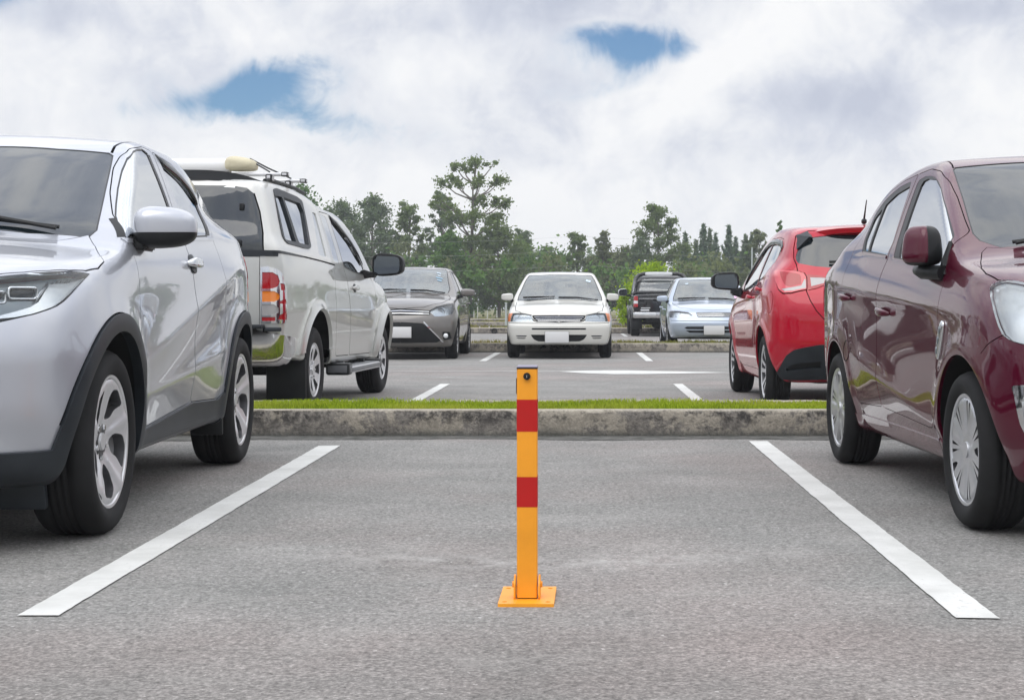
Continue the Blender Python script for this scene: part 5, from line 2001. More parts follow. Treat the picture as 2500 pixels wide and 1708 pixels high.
# ================================================================== silver compact SUV (left, facing the camera)
def suv():
    car = empty('parked_suv', (-2.61, 6.83, 0), R(-88.0))
    tag(car, 'silver compact SUV with black wheel arch cladding nosed toward the camera on the left', 'car', 'cars parked in the nearest row')
    PA = paint('silver_metallic', (0.46, 0.475, 0.515), 0.6, 0.32, dirt=0.12)
    xw = 1.27
    sh = Shell(SPEC_SUV, 0.02)
    sh.low = [(-.87, .87, .345, 'sill')]
    k = sh.k
    Ra = 0.405
    arch_loop(sh, 'arch', xw, .33, Ra, .30)
    arch_loop(sh, 'arch', -xw, .33, Ra, .30)
    # greenhouse
    fw = [(.90, 1.092), (.817, 1.159), (.782, 1.181), (.681, 1.236), (.555, 1.304), (.378, 1.396), (.257, 1.456), (.152, 1.494), (.06, 1.512), (-.032, 1.521),
          (-.075, 1.508), (-.053, 1.439), (-.014, 1.267), (-.010, 1.137)]
    rw = rnd([(-.252, 1.49, .02), (-.225, 1.30), (-.195, 1.145, .02), (-.589, 1.168, .02), (-.646, 1.255), (-.705, 1.344, .02), (-.63, 1.408), (-.494, 1.462)], .03)
    window(sh, 'front_glass', fw, .006)
    window(sh, 'rear_glass', rw, .008)
    sh.cut('seal', 'side', [(-.575, 1.164), (-.630, 1.255), (-.692, 1.35), (-.748, 1.345), (-.692, 1.255), (-.650, 1.168)])
    sh.cut('seal', 'side', [(-.012, 1.14), (-.016, 1.267), (-.055, 1.439), (-.08, 1.505), (-.105, 1.505), (-.083, 1.439), (-.044, 1.267), (-.040, 1.138)])
    sh.cut('sail', 'side', [(.93, 1.09), (.83, 1.165), (.72, 1.185), (.70, 1.105)])
    sh.cut('waist', 'side', [(.93, 1.066), (.5, 1.083), (-.1, 1.118), (-.70, 1.148), (-.712, 1.168), (-.1, 1.137), (.5, 1.100), (.93, 1.084)])
    L2 = [(-.188, 1.532), (-.148, 1.444), (-.087, 1.272), (-.063, 1.134), (-.098, .80), (-.108, .392)]
    fd = rnd([(.925, 1.06, .01), (.80, 1.176), (.611, 1.285), (.385, 1.405), (.25, 1.470), (.149, 1.510), (-.058, 1.538, .02)] + L2 +
             [(.55, .352), (.79, .338, .08), (.875, .46, .1), (.905, .75), (.915, .95)], .03)
    rd = rnd([(q[0] - .007, q[1]) for q in L2[::-1]] + [(-.50, 1.495), (-.70, 1.415), (-.765, 1.345, .03), (-.69, 1.17), (-.715, 1.0), (-.80, .80, .1), (-.79, .62, .1), (-.735, .372, .04)], .03)
    panel(sh, 'door_front', 'side', fd)
    panel(sh, 'door_rear', 'side', rd)
    # cladding: arches, sill, lower bumper
    for cx in (xw, -xw):
        a0 = -8 if cx > 0 else -14
        out = arc(cx, .33, .468, a0, 188 if cx < 0 else 182, 44)
        inn = arc(cx, .33, Ra - .002, -14, 194, 44)[::-1]
        pl = out + inn
        sh.cut('clad_gap', 'side', ribbon(arc(cx, .33, .470, 12, 168, 60), .006))
        sh.cut('clad', 'side', pl)
    sh.cut('clad', 'side', [(.90, .275), (.86, .36), (.80, .335), (.55, .347), (-.13, .388), (-.70, .368), (-.80, .40), (-.86, .275)])
    # head lamp: top edge from the nose back to the fender, lower edge forward again; its bright outer part first
    bright = [(1.84, .655, .797), (1.80, .702, .813), (1.767, .734, .826), (1.738, .751, .843), (1.697, .761, .88), (1.66, .764, .905), (1.581, .806, .910),
              (1.527, .821, .919), (1.475, .828, .928), (1.545, .824, .899), (1.614, .815, .868), (1.667, .802, .842), (1.70, .790, .828), (1.729, .774, .818),
              (1.772, .741, .803), (1.813, .699, .792), (1.93, .48, .762), (1.93, .48, .775)]
    sh.cut('lamp_bright', 'p3', bright)
    L3 = [(1.98, .30, .865), (1.88, .48, .902), (1.753, .626, .922), (1.703, .684, .930), (1.638, .739, .938), (1.565, .783, .943), (1.512, .807, .943),
          (1.476, .822, .940), (1.449, .832, .935), (1.492, .83, .920), (1.547, .826, .897), (1.615, .817, .865), (1.668, .805, .838), (1.701, .792, .823),
          (1.729, .776, .813), (1.773, .743, .798), (1.814, .701, .786), (1.848, .658, .774), (1.93, .50, .752), (2.0, .28, .735)]
    sh.cut('lamp', 'p3', L3)
    c = np.mean(L3, axis=0)
    sh.cut('gap', 'p3', [tuple(c + (np.array(q) - c) * np.array([1.006, 1.006, 1.035])) for q in L3])
    sh.cut('grille', 'front', rnd([(0, .62), (.40, .64), (.47, .70), (.40, .775), (0, .79)], .03))
    sh.cut('grille', 'front', rnd([(0, .36), (.50, .36), (.56, .46), (.44, .50), (0, .50)], .03))
    # bonnet from the top, lower lip of the bumper
    bon = [(1.95, 0), (1.92, .26), (1.862, .48), (1.74, .622), (1.69, .682), (1.62, .742), (1.54, .79), (1.456, .822), (1.36, .838), (1.26, .832), (1.20, .80), (1.06, .745), (.99, .70), (1.12, .60), (1.20, .3), (1.22, 0)]
    sh.cut('bonnet', 'top', bon_half(bon, .002))
    sh.cut('gap', 'top', bon_half(bon, -.002))
    # screen
    ws = [(.40, 0), (.389, .165), (.335, .387), (.262, .580), (.275, .598), (.418, .624), (.622, .659), (.799, .690), (.94, .714), (1.0, .70), (1.10, .5), (1.165, .25), (1.18, 0)]
    sh.cut('windscreen', 'top', ws)
    sh.cut('seal', 'top', bon_half(ws, -.006))
    sh.cut('roof_ditch', 'top', ribbon([(.252, .590), (.163, .580), (.03, .594), (-.5, .596), (-1.2, .555)], .012))
    # bumper split and black lower lip
    sh.cut('lip', 'p3', [(2.2, 0, .315), (2.1, .3, .317), (2.0, .55, .322), (1.85, .74, .33), (1.735, .84, .338), (1.70, .86, .335), (1.60, .86, .20), (1.75, .80, .19), (1.95, .5, .19), (2.0, 0, .19)])
    # rear lamp on the hip
    tl = rnd([(-1.60, 1.02), (-1.62, 1.10), (-1.80, 1.10), (-2.0, 1.0), (-2.0, .93), (-1.8, .95)], .03)
    sh.cut('tail_lamp', 'side', tl)
    sh.build()
    sh.emit('body', 'body', PA, car, 0, .014, 'mid')
    sh.emit('bonnet', 'bonnet', PA, car, .001, .02, 'mid')
    doors = sh.emit('door', 'door_front', PA, car, 0, .014) + sh.emit('door', 'door_rear', PA, car, 0, .014)
    sh.emit('panel_seam', ('gap', 'clad_gap', 'roof_ditch'), MAT['gapblack'], car, -.010, 0, 'mid')
    sh.emit('side_window', 'front_glass', MAT['tint_mirror'], car, -.005)
    sh.emit('side_window', 'rear_glass', MAT['tint_mirror'], car, -.005)
    sh.emit('window_seal', 'seal', MAT['seal'], car, -.002, .006, 'mid')
    sh.emit('mirror_sail', 'sail', MAT['black'], car, .002, .008)
    sh.emit('waist_trim', 'waist', PA, car, .004, .012)
    sh.emit('windscreen', 'windscreen', MAT['windscreen'], car, -.003, 0, 'mid')
    sh.emit('cladding', ('clad', 'lip'), MAT['cladding'], car, .012, .04, 'mid')
    sh.emit('sill', 'sill', MAT['sill_grey'], car, .006, .03, 'mid')
    sh.emit('floor_pan', 'under', MAT['under'], car, 0, 0, 'mid')
    hl = sh.emit('headlight', ('lamp', 'lamp_bright'), MAT['lens'], car, .002, .01)
    sh.emit('tail_light', 'tail_lamp', MAT['red_lens'], car, .003, .01)
    # lamp interior: dark bowl and bright outer reflector, two projectors in frames, light guides
    for h, s in zip(hl, (1, -1)):
        for nm, reg, mt, dep in (('lamp_bowl', 'lamp', MAT['lampdark'], .032), ('lamp_reflector', 'lamp_bright', MAT['lamp_bright'], .014)):
            p, n, t = sh.patch(reg)
            q = p - n * dep
            if s < 0:
                q = q * [1, -1, 1]
                t = t[:, ::-1]
            mesh_obj(nm, q, t, mt, h)
        for (x, y, z, w, hh) in ((1.735, .690, .866, .052, .023), (1.80, .610, .852, .050, .023)):
            pp = Vector((x, s * y, z))
            m = Matrix.Translation(pp) @ Matrix.Rotation(R(40) * s, 4, 'Z') @ Matrix(((0, 0, 1, 0), (1, 0, 0, 0), (0, 1, 0, 0), (0, 0, 0, 1)))
            o1 = rnd([(-w, -hh), (w, -hh), (w, hh), (-w, hh)], .016)
            bm = bmesh.new()
            i1 = inset(o1, .007)
            A = [bm.verts.new((a, b, 0.012)) for a, b in o1[:len(i1)]]
            Bv = [bm.verts.new((a, b, 0.018)) for a, b in i1]
            Cv = [bm.verts.new((a, b, -.03)) for a, b in i1]
            nn = len(Bv)
            for i in range(nn):
                j = (i + 1) % nn
                bm.faces.new((A[i], A[j], Bv[j], Bv[i]))
                bm.faces.new((Bv[i], Bv[j], Cv[j], Cv[i]))
            bmesh.ops.transform(bm, matrix=m, verts=bm.verts[:])
            bm_obj('projector_frame', bm, MAT['reflector'], h, smooth=True)
            superell('projector_lens', (w * .82, hh * .82, .02), MAT['tint'], h, m @ Matrix.Translation((0, 0, -.012)), .7, .6, 24, 12)
        bm = bmesh.new()
        for i in range(6):
            t_ = i / 5
            P0 = np.array([1.648 - .11 * t_, .762 + .048 * t_, .902 + .010 * t_])
            P1 = np.array([1.735 - .06 * t_, .748 + .035 * t_, .842 - .004 * t_])
            Pm = (P0 + P1) / 2 + np.array([.012, .0, -.006])
            add_tube(bm, [(v[0] - .006, s * (v[1] - .014), v[2]) for v in (P0, Pm, P1)], [.004, .006, .003], 6)
        bm_obj('light_guide', bm, MAT['reflector'], h, angle=R(50))
    sh.emit('grille', 'grille', MAT['black'], car, -.012, 0, 'mid')
    wells(car, sh, (xw, -xw), .33, Ra)
    axle_gear(car, (xw, -xw), .70, .30, (-1.9, -.35, .27))
    wheels(car, xw, -xw, .868, .334, .215, .238, style_five_wide)
    for s in (1, -1):
        mirror(car, (.78, .942, 1.130), (.105, .122, .090), PA, MAT['black'], 1, s, split=-.022,
               arm=((.80, .79, 1.075), (.77, .88, 1.060), .075, .030), e=.62)
        # fittings of the front and rear doors
        d = [q for q in doors if (q.data.vertices[0].co.y > 0) == (s > 0)]
        hd = handle(d[0], sh, -.10, 1.015, s, MAT['chrome'], .105, .024, out=.045)
        # smoked wind deflectors over both side windows
        pts = [(.79, 1.183), (.611, 1.283), (.385, 1.402), (.255, 1.463), (.149, 1.503), (-.03, 1.53), (-.2, 1.525), (-.30, 1.512), (-.494, 1.476), (-.64, 1.418), (-.735, 1.345)]
        pts = [tuple(q) for q in resample(rnd(pts, .06, 5, False), .03, False)]
        deflector(car, sh, [p for p in pts if p[0] < -.21], s, .055, .022)
    # duct flaps behind the front lip, mud flaps ahead of the rear wheels
    for s in (1, -1):
        bm = bmesh.new()
        add_box(bm, (1.60, s * .60, .195), (.03, .26, .13), Matrix.Rotation(R(12), 3, 'Y'), bev=.01)
        bm_obj('air_deflector', bm, MAT['cladding'], car, angle=R(40))
        bm = bmesh.new()
        add_box(bm, (-.83, s * .77, .235), (.02, .16, .10), bev=.006)
        bm_obj('mud_flap', bm, MAT['black'], car, angle=R(40))
    wiper(car, sh, [(1.03, .60), (1.10, .30), (1.13, -.02)])
    wiper(car, sh, [(1.05, -.10), (1.04, -.35), (.98, -.6)])
    plate_front(car, 2.07, .45)
    return car


def deflector(parent, sh, pts, s, w=.055, out=.030):
    """smoked plastic strip standing off the window head"""
    a = np.array([p[0] for p in pts])
    b = np.array([p[1] for p in pts])
    top = sh.k.on('side', a, b)
    n0 = sh.k.grad(top)
    V, Fc = [], []
    m = len(pts)
    for i in range(m):
        t = i / (m - 1)
        f = min(1, 6 * t, 6 * (1 - t)) ** .5
        P = Vector(top[i]) + Vector(n0[i]) * .004
        Q = P + Vector((0, out * f * .9 + w * .10, -w * (.35 + .65 * f)))
        Q1 = P + Vector((0, out * f * .9 + w * .02, -w * .3 * (.35 + .65 * f)))
        for v in (P, Q1, Q):
            V.append((v.x, s * v.y, v.z))
    for i in range(m - 1):
        for j in range(2):
            Fc.append((i * 3 + j, i * 3 + j + 1, (i + 1) * 3 + j + 1, (i + 1) * 3 + j))
    o = mesh_obj('wind_deflector', V, Fc, MAT['tint'], parent)
    md = o.modifiers.new('thick', 'SOLIDIFY')
    md.thickness = .004
    return o


def bon_half(pts, d):
    """half outline with its first and last point on the centre line, inset by d except on that line"""
    full = list(pts) + [(p[0], -p[1]) for p in pts[::-1] if p[1] > 1e-9]
    q = np.array(inset(full, d))
    keep = [tuple(p) for p in q if p[1] > 1e-4]
    # close onto the centre line
    first, last = q[0], q[len(pts) - 1]
    return [(first[0], 0.0)] + keep + [(last[0], 0.0)]


def front_half(pts):
    out = [tuple(p) for p in rnd(pts, .03, 4, closed=False)]
    return out


# ================================================================== maroon saloon (right, facing the camera)
SPEC_SED = dict(
    T=[(-2.1, .95), (-1.98, 1.045), (-1.8, 1.09), (-1.55, 1.12), (-1.40, 1.16), (-1.1, 1.31), (-.8, 1.42), (-.5, 1.475), (-.1, 1.505), (.15, 1.496), (.32, 1.460),
       (.55, 1.36), (.85, 1.215), (1.15, 1.07), (1.24, 1.035), (1.5, .985), (1.75, .90), (1.92, .80), (2.1, .66)],
    N=[(.12, 1.90), (.2, 1.95), (.35, 2.00), (.5, 2.02), (.65, 2.01), (.8, 1.96), (.95, 1.85), (1.3, 1.5)],
    R=[(.12, -1.88), (.3, -1.95), (.55, -1.99), (.8, -1.99), (1.0, -1.96), (1.2, -1.85)],
    B=[(-2, .30), (-1.7, .22), (-1.0, .205), (1.0, .205), (1.55, .20), (2.0, .20)],
    P=[(-2.0, .75), (-1.7, .792), (-1.16, .830), (-.5, .828), (0, .826), (.6, .828), (1.25, .832), (1.6, .815), (2.0, .76)],
    belt=[(-2.0, 1.06), (-1.4, 1.10), (-.8, 1.085), (0, 1.035), (.6, .985), (.95, .95), (1.25, .92), (1.6, .84), (2.0, .70)],
    prof=[(-.4, .10), (0, .045), (.10, .020), (.25, .006), (.45, .001), (.60, .0), (.75, .001), (.86, .008), (.93, .020), (1.0, .042), (1.2, .06)],
    G=[(-2.0, .12), (-1.4, .09), (-1.0, .04), (-.5, .0), (0, .0), (.7, .0), (1.3, .0), (2.0, .0)],
    shift=[(-2.2, -.06), (-1.5, -.12), (-.9, -.10), (-.5, .0), (0, .12), (.3, .26), (1.1, .26), (1.3, .16), (1.6, .10), (2.0, .05)],
    kt=[(-2.2, .10), (-1.4, .10), (-.6, .09), (.2, .07), (.4, .042), (1.0, .040), (1.3, .10), (2.0, .12)],
    hw=.835, zs=.30, tum=.36, tumc=.14, crown=.045,
    cf=.32, pf=2.2, kf=.32, cr=.16, pr=2.4, kr=.25, kft=.12, krt=.10,
    flares=[(1.255, .29, .37, .010, .06), (-1.16, .29, .37, .010, .06)],
    creases=[(1.0, .815, -1.9, .985, .012, .05, .3), (.95, .33, -.7, .58, .018, .07, .2)],
    xa=1.25, xb=-1.35)

# ================================================================== pickup with a canopy (left, second row, facing away)
SPEC_PU = dict(
    T=[(-2.75, 1.62), (-2.55, 1.70), (-2.35, 1.745), (-2.0, 1.768), (-1.5, 1.765), (-1.1, 1.74), (-.7, 1.695), (-.45, 1.675), (0, 1.665), (.3, 1.632), (.55, 1.57),
       (.85, 1.42), (1.15, 1.21), (1.26, 1.13), (1.6, 1.09), (2.0, 1.02), (2.2, .93), (2.35, .78)],
    N=[(.25, 2.15), (.4, 2.25), (.6, 2.30), (.8, 2.29), (.95, 2.22), (1.1, 2.1)],
    R=[(.30, -2.42), (.5, -2.50), (.75, -2.53), (1.15, -2.53), (1.22, -2.53), (1.45, -2.475), (1.65, -2.425), (1.8, -2.385)],
    B=[(-2.6, .46), (-1.9, .42), (-1.0, .36), (1.0, .34), (1.8, .34), (2.3, .38)],
    P=[(-2.6, .80), (-2.3, .83), (-1.48, .855), (-.5, .86), (0, .86), (.6, .86), (1.48, .855), (1.9, .815), (2.3, .74)],
    belt=[(-2.6, 1.20), (-1.4, 1.185), (-.5, 1.15), (0, 1.12), (.6, 1.09), (1.0, 1.06), (1.3, 1.02), (1.8, .97), (2.3, .80)],
    prof=[(-.4, .08), (0, .030), (.12, .020), (.30, .008), (.50, .0), (.70, .0), (.85, .006), (.95, .018), (1.0, .030), (1.2, .05)],
    G=[(-2.6, .03), (-2.0, .02), (-.5, .0), (0, .0), (.7, .0), (1.3, .0), (2.3, .0)],
    shift=[(-2.7, -.03), (-2.2, -.04), (-1.2, .0), (0, .10), (.4, .22), (1.1, .22), (1.3, .12), (2.3, .06)],
    kt=[(-2.6, .10), (-1.0, .10), (.3, .08), (1.0, .05), (1.3, .10), (2.3, .12)],
    hw=.86, zs=.42, tum=.24, tumc=.10, crown=.045,
    cf=.22, pf=2.6, kf=.28, cr=.06, pr=2.6, kr=.12, kft=.10, krt=.05,
    flares=[(1.48, .335, .43, .045, .055), (-1.48, .335, .43, .045, .055)],
    creases=[(1.1, .80, -2.3, .80, .008, .05, .2)],
    xa=1.55, xb=-1.75, z0=.85)

# ================================================================== red hatchback (right, second row, facing away)
SPEC_HB = dict(
    T=[(-1.95, 1.30), (-1.75, 1.40), (-1.55, 1.45), (-1.2, 1.485), (-.6, 1.505), (-.1, 1.49), (.25, 1.44), (.5, 1.34), (1.05, 1.06), (1.16, 1.01), (1.5, .95),
       (1.85, .83), (2.0, .70)],
    N=[(.12, 1.82), (.3, 1.92), (.5, 1.97), (.7, 1.95), (.85, 1.86), (1.0, 1.7)],
    R=[(.15, -1.72), (.25, -1.78), (.40, -1.86), (.58, -1.90), (.75, -1.90), (.92, -1.86), (1.02, -1.80), (1.2, -1.70), (1.38, -1.60), (1.5, -1.5)],
    B=[(-1.9, .30), (-1.6, .22), (-1.0, .20), (1.0, .20), (1.5, .20), (1.9, .22)],
    P=[(-1.9, .78), (-1.7, .81), (-1.27, .845), (-.5, .835), (0, .832), (.6, .835), (1.27, .845), (1.6, .82), (1.95, .74)],
    belt=[(-1.9, 1.03), (-1.3, 1.06), (-.6, 1.03), (0, .99), (.6, .95), (1.0, .92), (1.3, .88), (1.6, .82), (1.95, .70)],
    prof=[(-.4, .09), (0, .040), (.10, .020), (.25, .006), (.45, .001), (.60, .0), (.75, .002), (.86, .010), (.93, .022), (1.0, .044), (1.2, .06)],
    G=[(-1.9, .12), (-1.4, .07), (-1.0, .03), (-.5, .0), (0, .0), (.7, .0), (1.3, .0), (2.0, .0)],
    shift=[(-1.9, -.06), (-1.4, -.06), (-.6, .0), (0, .12), (.3, .26), (1.1, .26), (1.3, .16), (2.0, .05)],
    kt=[(-1.9, .10), (-.6, .10), (.2, .08), (.4, .055), (1.0, .05), (1.3, .10), (2.0, .12)],
    hw=.845, zs=.30, tum=.34, tumc=.16, crown=.045,
    cf=.32, pf=2.2, kf=.32, cr=.16, pr=2.6, kr=.22, kft=.12, krt=.09,
    flares=[(1.28, .30, .38, .014, .06), (-1.27, .30, .38, .014, .06)],
    creases=[(1.0, .84, -1.6, .93, .014, .06, .3)],
    xa=1.15, xb=-1.15)


# ------------------------------------------------------------------ maroon saloon
def sedan():
    car = empty('parked_saloon', (2.20, 7.0, 0), R(-88.4))
    tag(car, 'dark maroon saloon with silver hubcaps nosed toward the camera on the right', 'car', 'cars parked in the nearest row')
    PA = paint('maroon_metallic', (0.074, 0.0010, 0.014), 0.2, 0.36, dirt=0.03)
    xf, xr, zc = 1.255, -1.16, .292
    sh = Shell(SPEC_SED, .021)
    Ra = .352
    arch_loop(sh, 'arch', xf, zc, Ra, .27)
    arch_loop(sh, 'arch', xr, zc, Ra, .27)
    fw = [(.09, 1.042), (.04, 1.164), (.008, 1.275), (-.015, 1.37), (.0, 1.39), (.06, 1.396), (.20, 1.382), (.349, 1.328), (.558, 1.228), (.679, 1.165), (.80, 1.10), (.84, 1.05), (.80, .985), (.50, 1.005)]
    rw = rnd([(-.140, 1.062, .01), (-.101, 1.116, .02), (-.139, 1.222), (-.179, 1.337), (-.205, 1.385, .02), (-.402, 1.362), (-.555, 1.318, .02), (-.545, 1.22), (-.525, 1.093, .01), (-.328, 1.077)], .02)
    qw = rnd([(-.553, 1.094, .01), (-.575, 1.22), (-.588, 1.306, .02), (-.72, 1.255, .03), (-.70, 1.16), (-.635, 1.096, .02)], .02)
    sh.cut('front_glass', 'side', fw)
    sh.cut('rear_glass', 'side', rw)
    sh.cut('quarter_glass', 'side', qw)
    sh.cut('waist', 'side', [(-.02, 1.045), (.5, 1.003), (.84, .978), (.84, .966), (.5, .989), (-.018, 1.030)])
    sh.cut('waist', 'side', [(-.64, 1.094), (-.144, 1.058), (-.15, 1.043), (-.64, 1.078)])
    sh.cut('seal', 'side', rnd([(.001, 1.03), (-.034, 1.168), (-.066, 1.28), (-.100, 1.40, .03), (.0, 1.412), (.143, 1.402, .05), (.25, 1.372), (.354, 1.331), (.562, 1.231), (.684, 1.168), (.806, 1.103), (.848, 1.05, .02), (.82, .980), (.5, .998)], .02))
    sh.cut('seal', 'side', rnd([(-.16, 1.055), (-.14, 1.10), (-.16, 1.222), (-.195, 1.337), (-.215, 1.408, .03), (-.39, 1.396, .04), (-.60, 1.352, .05), (-.76, 1.28, .05), (-.745, 1.178), (-.67, 1.088, .02)], .02))
    fd = rnd([(.93, .97, .01), (.82, 1.118), (.702, 1.18), (.507, 1.283), (.34, 1.365), (.20, 1.418), (.04, 1.442), (-.151, 1.435, .02), (-.118, 1.271), (-.082, 1.121), (-.134, 1.0), (-.172, .85), (-.16, .36, .05),
              (.80, .33, .10), (.925, .45, .1), (.942, .794)], .03)
    rd = rnd([(-.158, 1.435, .02), (-.371, 1.421), (-.60, 1.378, .05), (-.80, 1.29, .06), (-.83, 1.19), (-.90, 1.09), (-.965, .98), (-.965, .85), (-.84, .66, .12), (-.76, .45, .08), (-.70, .345, .04), (-.167, .36, .03),
              (-.179, .85), (-.141, 1.0), (-.089, 1.121), (-.125, 1.271)], .03)
    panel(sh, 'door_front', 'side', fd, .0019)
    panel(sh, 'door_rear', 'side', rd, .0019)
    # head lamp, fog lamp bezel
    L3 = [(1.72, .48, .885), (1.64, .62, .898), (1.556, .688, .905), (1.518, .708, .912), (1.48, .728, .916), (1.462, .742, .913), (1.438, .765, .900), (1.436, .77, .89), (1.466, .777, .861),
          (1.52, .781, .818), (1.563, .782, .778), (1.59, .781, .75), (1.617, .777, .725), (1.649, .766, .709), (1.676, .753, .70), (1.704, .734, .694), (1.78, .64, .683), (1.85, .52, .69), (1.83, .45, .78)]
    sh.cut('lamp', 'p3', L3)
    c = np.mean(L3, axis=0)
    sh.cut('gap', 'p3', [tuple(c + (np.array(q) - c) * np.array([1.008, 1.006, 1.022])) for q in L3])
    fo = [(1.80, .62, .555), (1.72, .737, .555), (1.689, .759, .552), (1.680, .764, .546), (1.690, .758, .517), (1.697, .752, .472), (1.703, .742, .422), (1.712, .728, .390), (1.78, .62, .375)]
    fi = [(1.80, .62, .530), (1.725, .727, .530), (1.712, .735, .50), (1.715, .728, .44), (1.725, .712, .405), (1.78, .62, .395)]
    sh.cut('fog_inner', 'p3', fi)
    sh.cut('fog_trim', 'p3', fo)
    sh.cut('gap', 'p3', [(p[0], p[1], p[2]) for p in ribbon3([(1.617, .777, .722), (1.575, .800, .705), (1.535, .809, .688), (1.49, .815, .655)], .004)])
    # grille and lower intake
    sh.cut('grille', 'front', rnd([(0, .60), (.46, .60), (.50, .70), (.42, .75), (0, .76)], .03))
    sh.cut('intake', 'front', rnd([(0, .28), (.52, .28), (.58, .44), (0, .46)], .03))
    bon = [(1.88, 0), (1.85, .28), (1.70, .52), (1.62, .64), (1.556, .694), (1.48, .732), (1.444, .746), (1.336, .757), (1.24, .747), (1.108, .711), (1.0, .675), (.972, .648), (1.10, .5), (1.17, .25), (1.185, 0)]
    sh.cut('bonnet', 'top', bon_half(bon, .002))
    sh.cut('gap', 'top', bon_half(bon, -.002))
    ws = [(.325, 0), (.31, .292), (.269, .449), (.236, .570), (.252, .582), (.548, .62), (.712, .644), (.834, .66), (.90, .652), (1.0, .60), (1.09, .4), (1.13, 0)]
    sh.cut('windscreen', 'top', ws)
    sh.cut('seal', 'top', bon_half(ws, -.005))
    sh.cut('roof_ditch', 'top', ribbon([(.236, .580), (.189, .572), (.108, .566), (-.3, .575), (-.8, .54)], .007))
    rs = [(-.98, 0), (-1.0, .40), (-1.04, .53), (-1.35, .56), (-1.46, .52), (-1.50, .3), (-1.51, 0)]
    sh.cut('rear_screen', 'top', rs)
    boot = [(-1.56, 0), (-1.55, .52), (-1.62, .62), (-1.88, .58), (-1.93, 0)]
    sh.cut('boot_lid', 'top', boot)
    sh.cut('tail_lamp', 'p3', [(-1.80, .70, 1.0), (-1.72, .76, .98), (-1.66, .785, .92), (-1.72, .785, .80), (-1.84, .72, .78), (-1.95, .52, .80), (-1.95, .50, .97)])
    sh.low = [(-.85, .93, .292, 'sill')]
    sh.build()
    sh.emit('body', 'body', PA, car, 0, .014, 'mid')
    sh.emit('sill', 'sill', PA, car, .006, .02, 'mid')
    sh.emit('floor_pan', 'under', MAT['under'], car, 0, 0, 'mid')
    sh.emit('bonnet', 'bonnet', PA, car, .001, .02, 'mid')
    doors = sh.emit('door', 'door_front', PA, car, 0, .014) + sh.emit('door', 'door_rear', PA, car, 0, .014)
    sh.emit('panel_seam', ('gap', 'roof_ditch'), MAT['gapblack'], car, -.008, 0, 'mid')
    for g in ('front_glass', 'rear_glass', 'quarter_glass'):
        sh.emit('side_window', g, MAT['tint_mirror'], car, -.006)
    sh.emit('window_seal', 'seal', MAT['seal'], car, -.001, .008, 'mid')
    sh.emit('waist_trim', 'waist', PA, car, .004, .010)
    sh.emit('windscreen', 'windscreen', MAT['windscreen'], car, -.003, 0, 'mid')
    sh.emit('rear_window', 'rear_screen', MAT['tint'], car, 0, .01, 'mid')
    sh.emit('boot_lid', 'boot_lid', PA, car, .002, .02, 'mid')
    sh.emit('grille', ('grille', 'intake'), MAT['black'], car, -.012, 0, 'mid')
    sh.emit('tail_light', 'tail_lamp', MAT['red_lens'], car, .003, .01)
    sh.emit('fog_lamp_trim', 'fog_trim', MAT['chrome'], car, .006, .02)
    fog = sh.emit('fog_lamp', 'fog_inner', MAT['reflector'], car, -.012, 0)
    hl = sh.emit('headlight', 'lamp', MAT['lens'], car, .004, .012)
    for h, s in zip(hl, (1, -1)):
        p, n, t = sh.patch('lamp')
        q = p - n * .014
        if s < 0:
            q = q * [1, -1, 1]
            t = t[:, ::-1]
        mesh_obj('lamp_reflector', q, t, MAT['lamp_bright'], h)
        # round reflector bowl with a bulb and a bright surround
        m = Matrix.Translation((1.700, s * .615, .788)) @ Matrix.Rotation(R(24) * s, 4, 'Z') @ Matrix.Rotation(R(-8), 4, 'Y')
        prof = [(.098, .010), (.092, .016), (.084, .010), (.078, -.006), (.055, -.035), (.02, -.05)]
        V, Fc = lathe(prof, 40)
        V = [m @ Vector((y, x, z)) for x, y, z in V]
        mesh_obj('lamp_bowl', V, Fc, MAT['reflector'], h)
        superell('bulb', (.022, .02, .02), MAT['white_lens'], h, m @ Matrix.Translation((-.02, 0, 0)), .9, .9, 16, 10)
        bm = bmesh.new()
        for i in range(7):
            a = R(-60 + 20 * i)
            add_tube(bm, [m @ Vector((-.035, .03 * math.sin(a), .03 * math.cos(a))), m @ Vector((.0, .076 * math.sin(a), .076 * math.cos(a)))], .003, 5)
        bm_obj('reflector_ribs', bm, MAT['chrome'], h)
    for f, s in zip(fog, (1, -1)):
        bm = bmesh.new()
        for i in range(5):
            for j in range(2):
                add_box(bm, (1.732 - .004 * j + .01, s * (.706 - .03 * j), .515 - .026 * i), (.012, .024, .020), bev=.004)
        bm_obj('fog_cells', bm, MAT['white_lens'], f, angle=R(40))
    wells(car, sh, (xf, xr), zc, Ra)
    axle_gear(car, (xf, xr), .66, .27, (-1.85, .35, .24))
    wheels(car, xf, xr, .822, zc, .185, .205, style_hubcap)
    for s in (1, -1):
        def warp(P):
            t = (P[:, 2] / .080 + 1) / 2
            P[:, 0] *= 1 - .25 * t ** 2
            P[:, 1] *= 1 - .20 * t ** 2
            P[:, 1] = np.where(P[:, 0] < 0, P[:, 1], P[:, 1])
            P[:, 0] = np.where(P[:, 0] < -.048, -.048, P[:, 0])
            return P
        m = Matrix.Translation((.80, s * .858, 1.066)) @ Matrix.Diagonal((1, s, 1, 1)) @ Matrix.Rotation(R(52), 4, 'Z')
        mo = superell('side_mirror', (.070, .072, .080), [PA, MAT['black']], car, m, .5, .55, 36, 22, warp, split=lambda q: .788 * q[0] + .616 * q[1] < -.006 or q[2] < -.068)
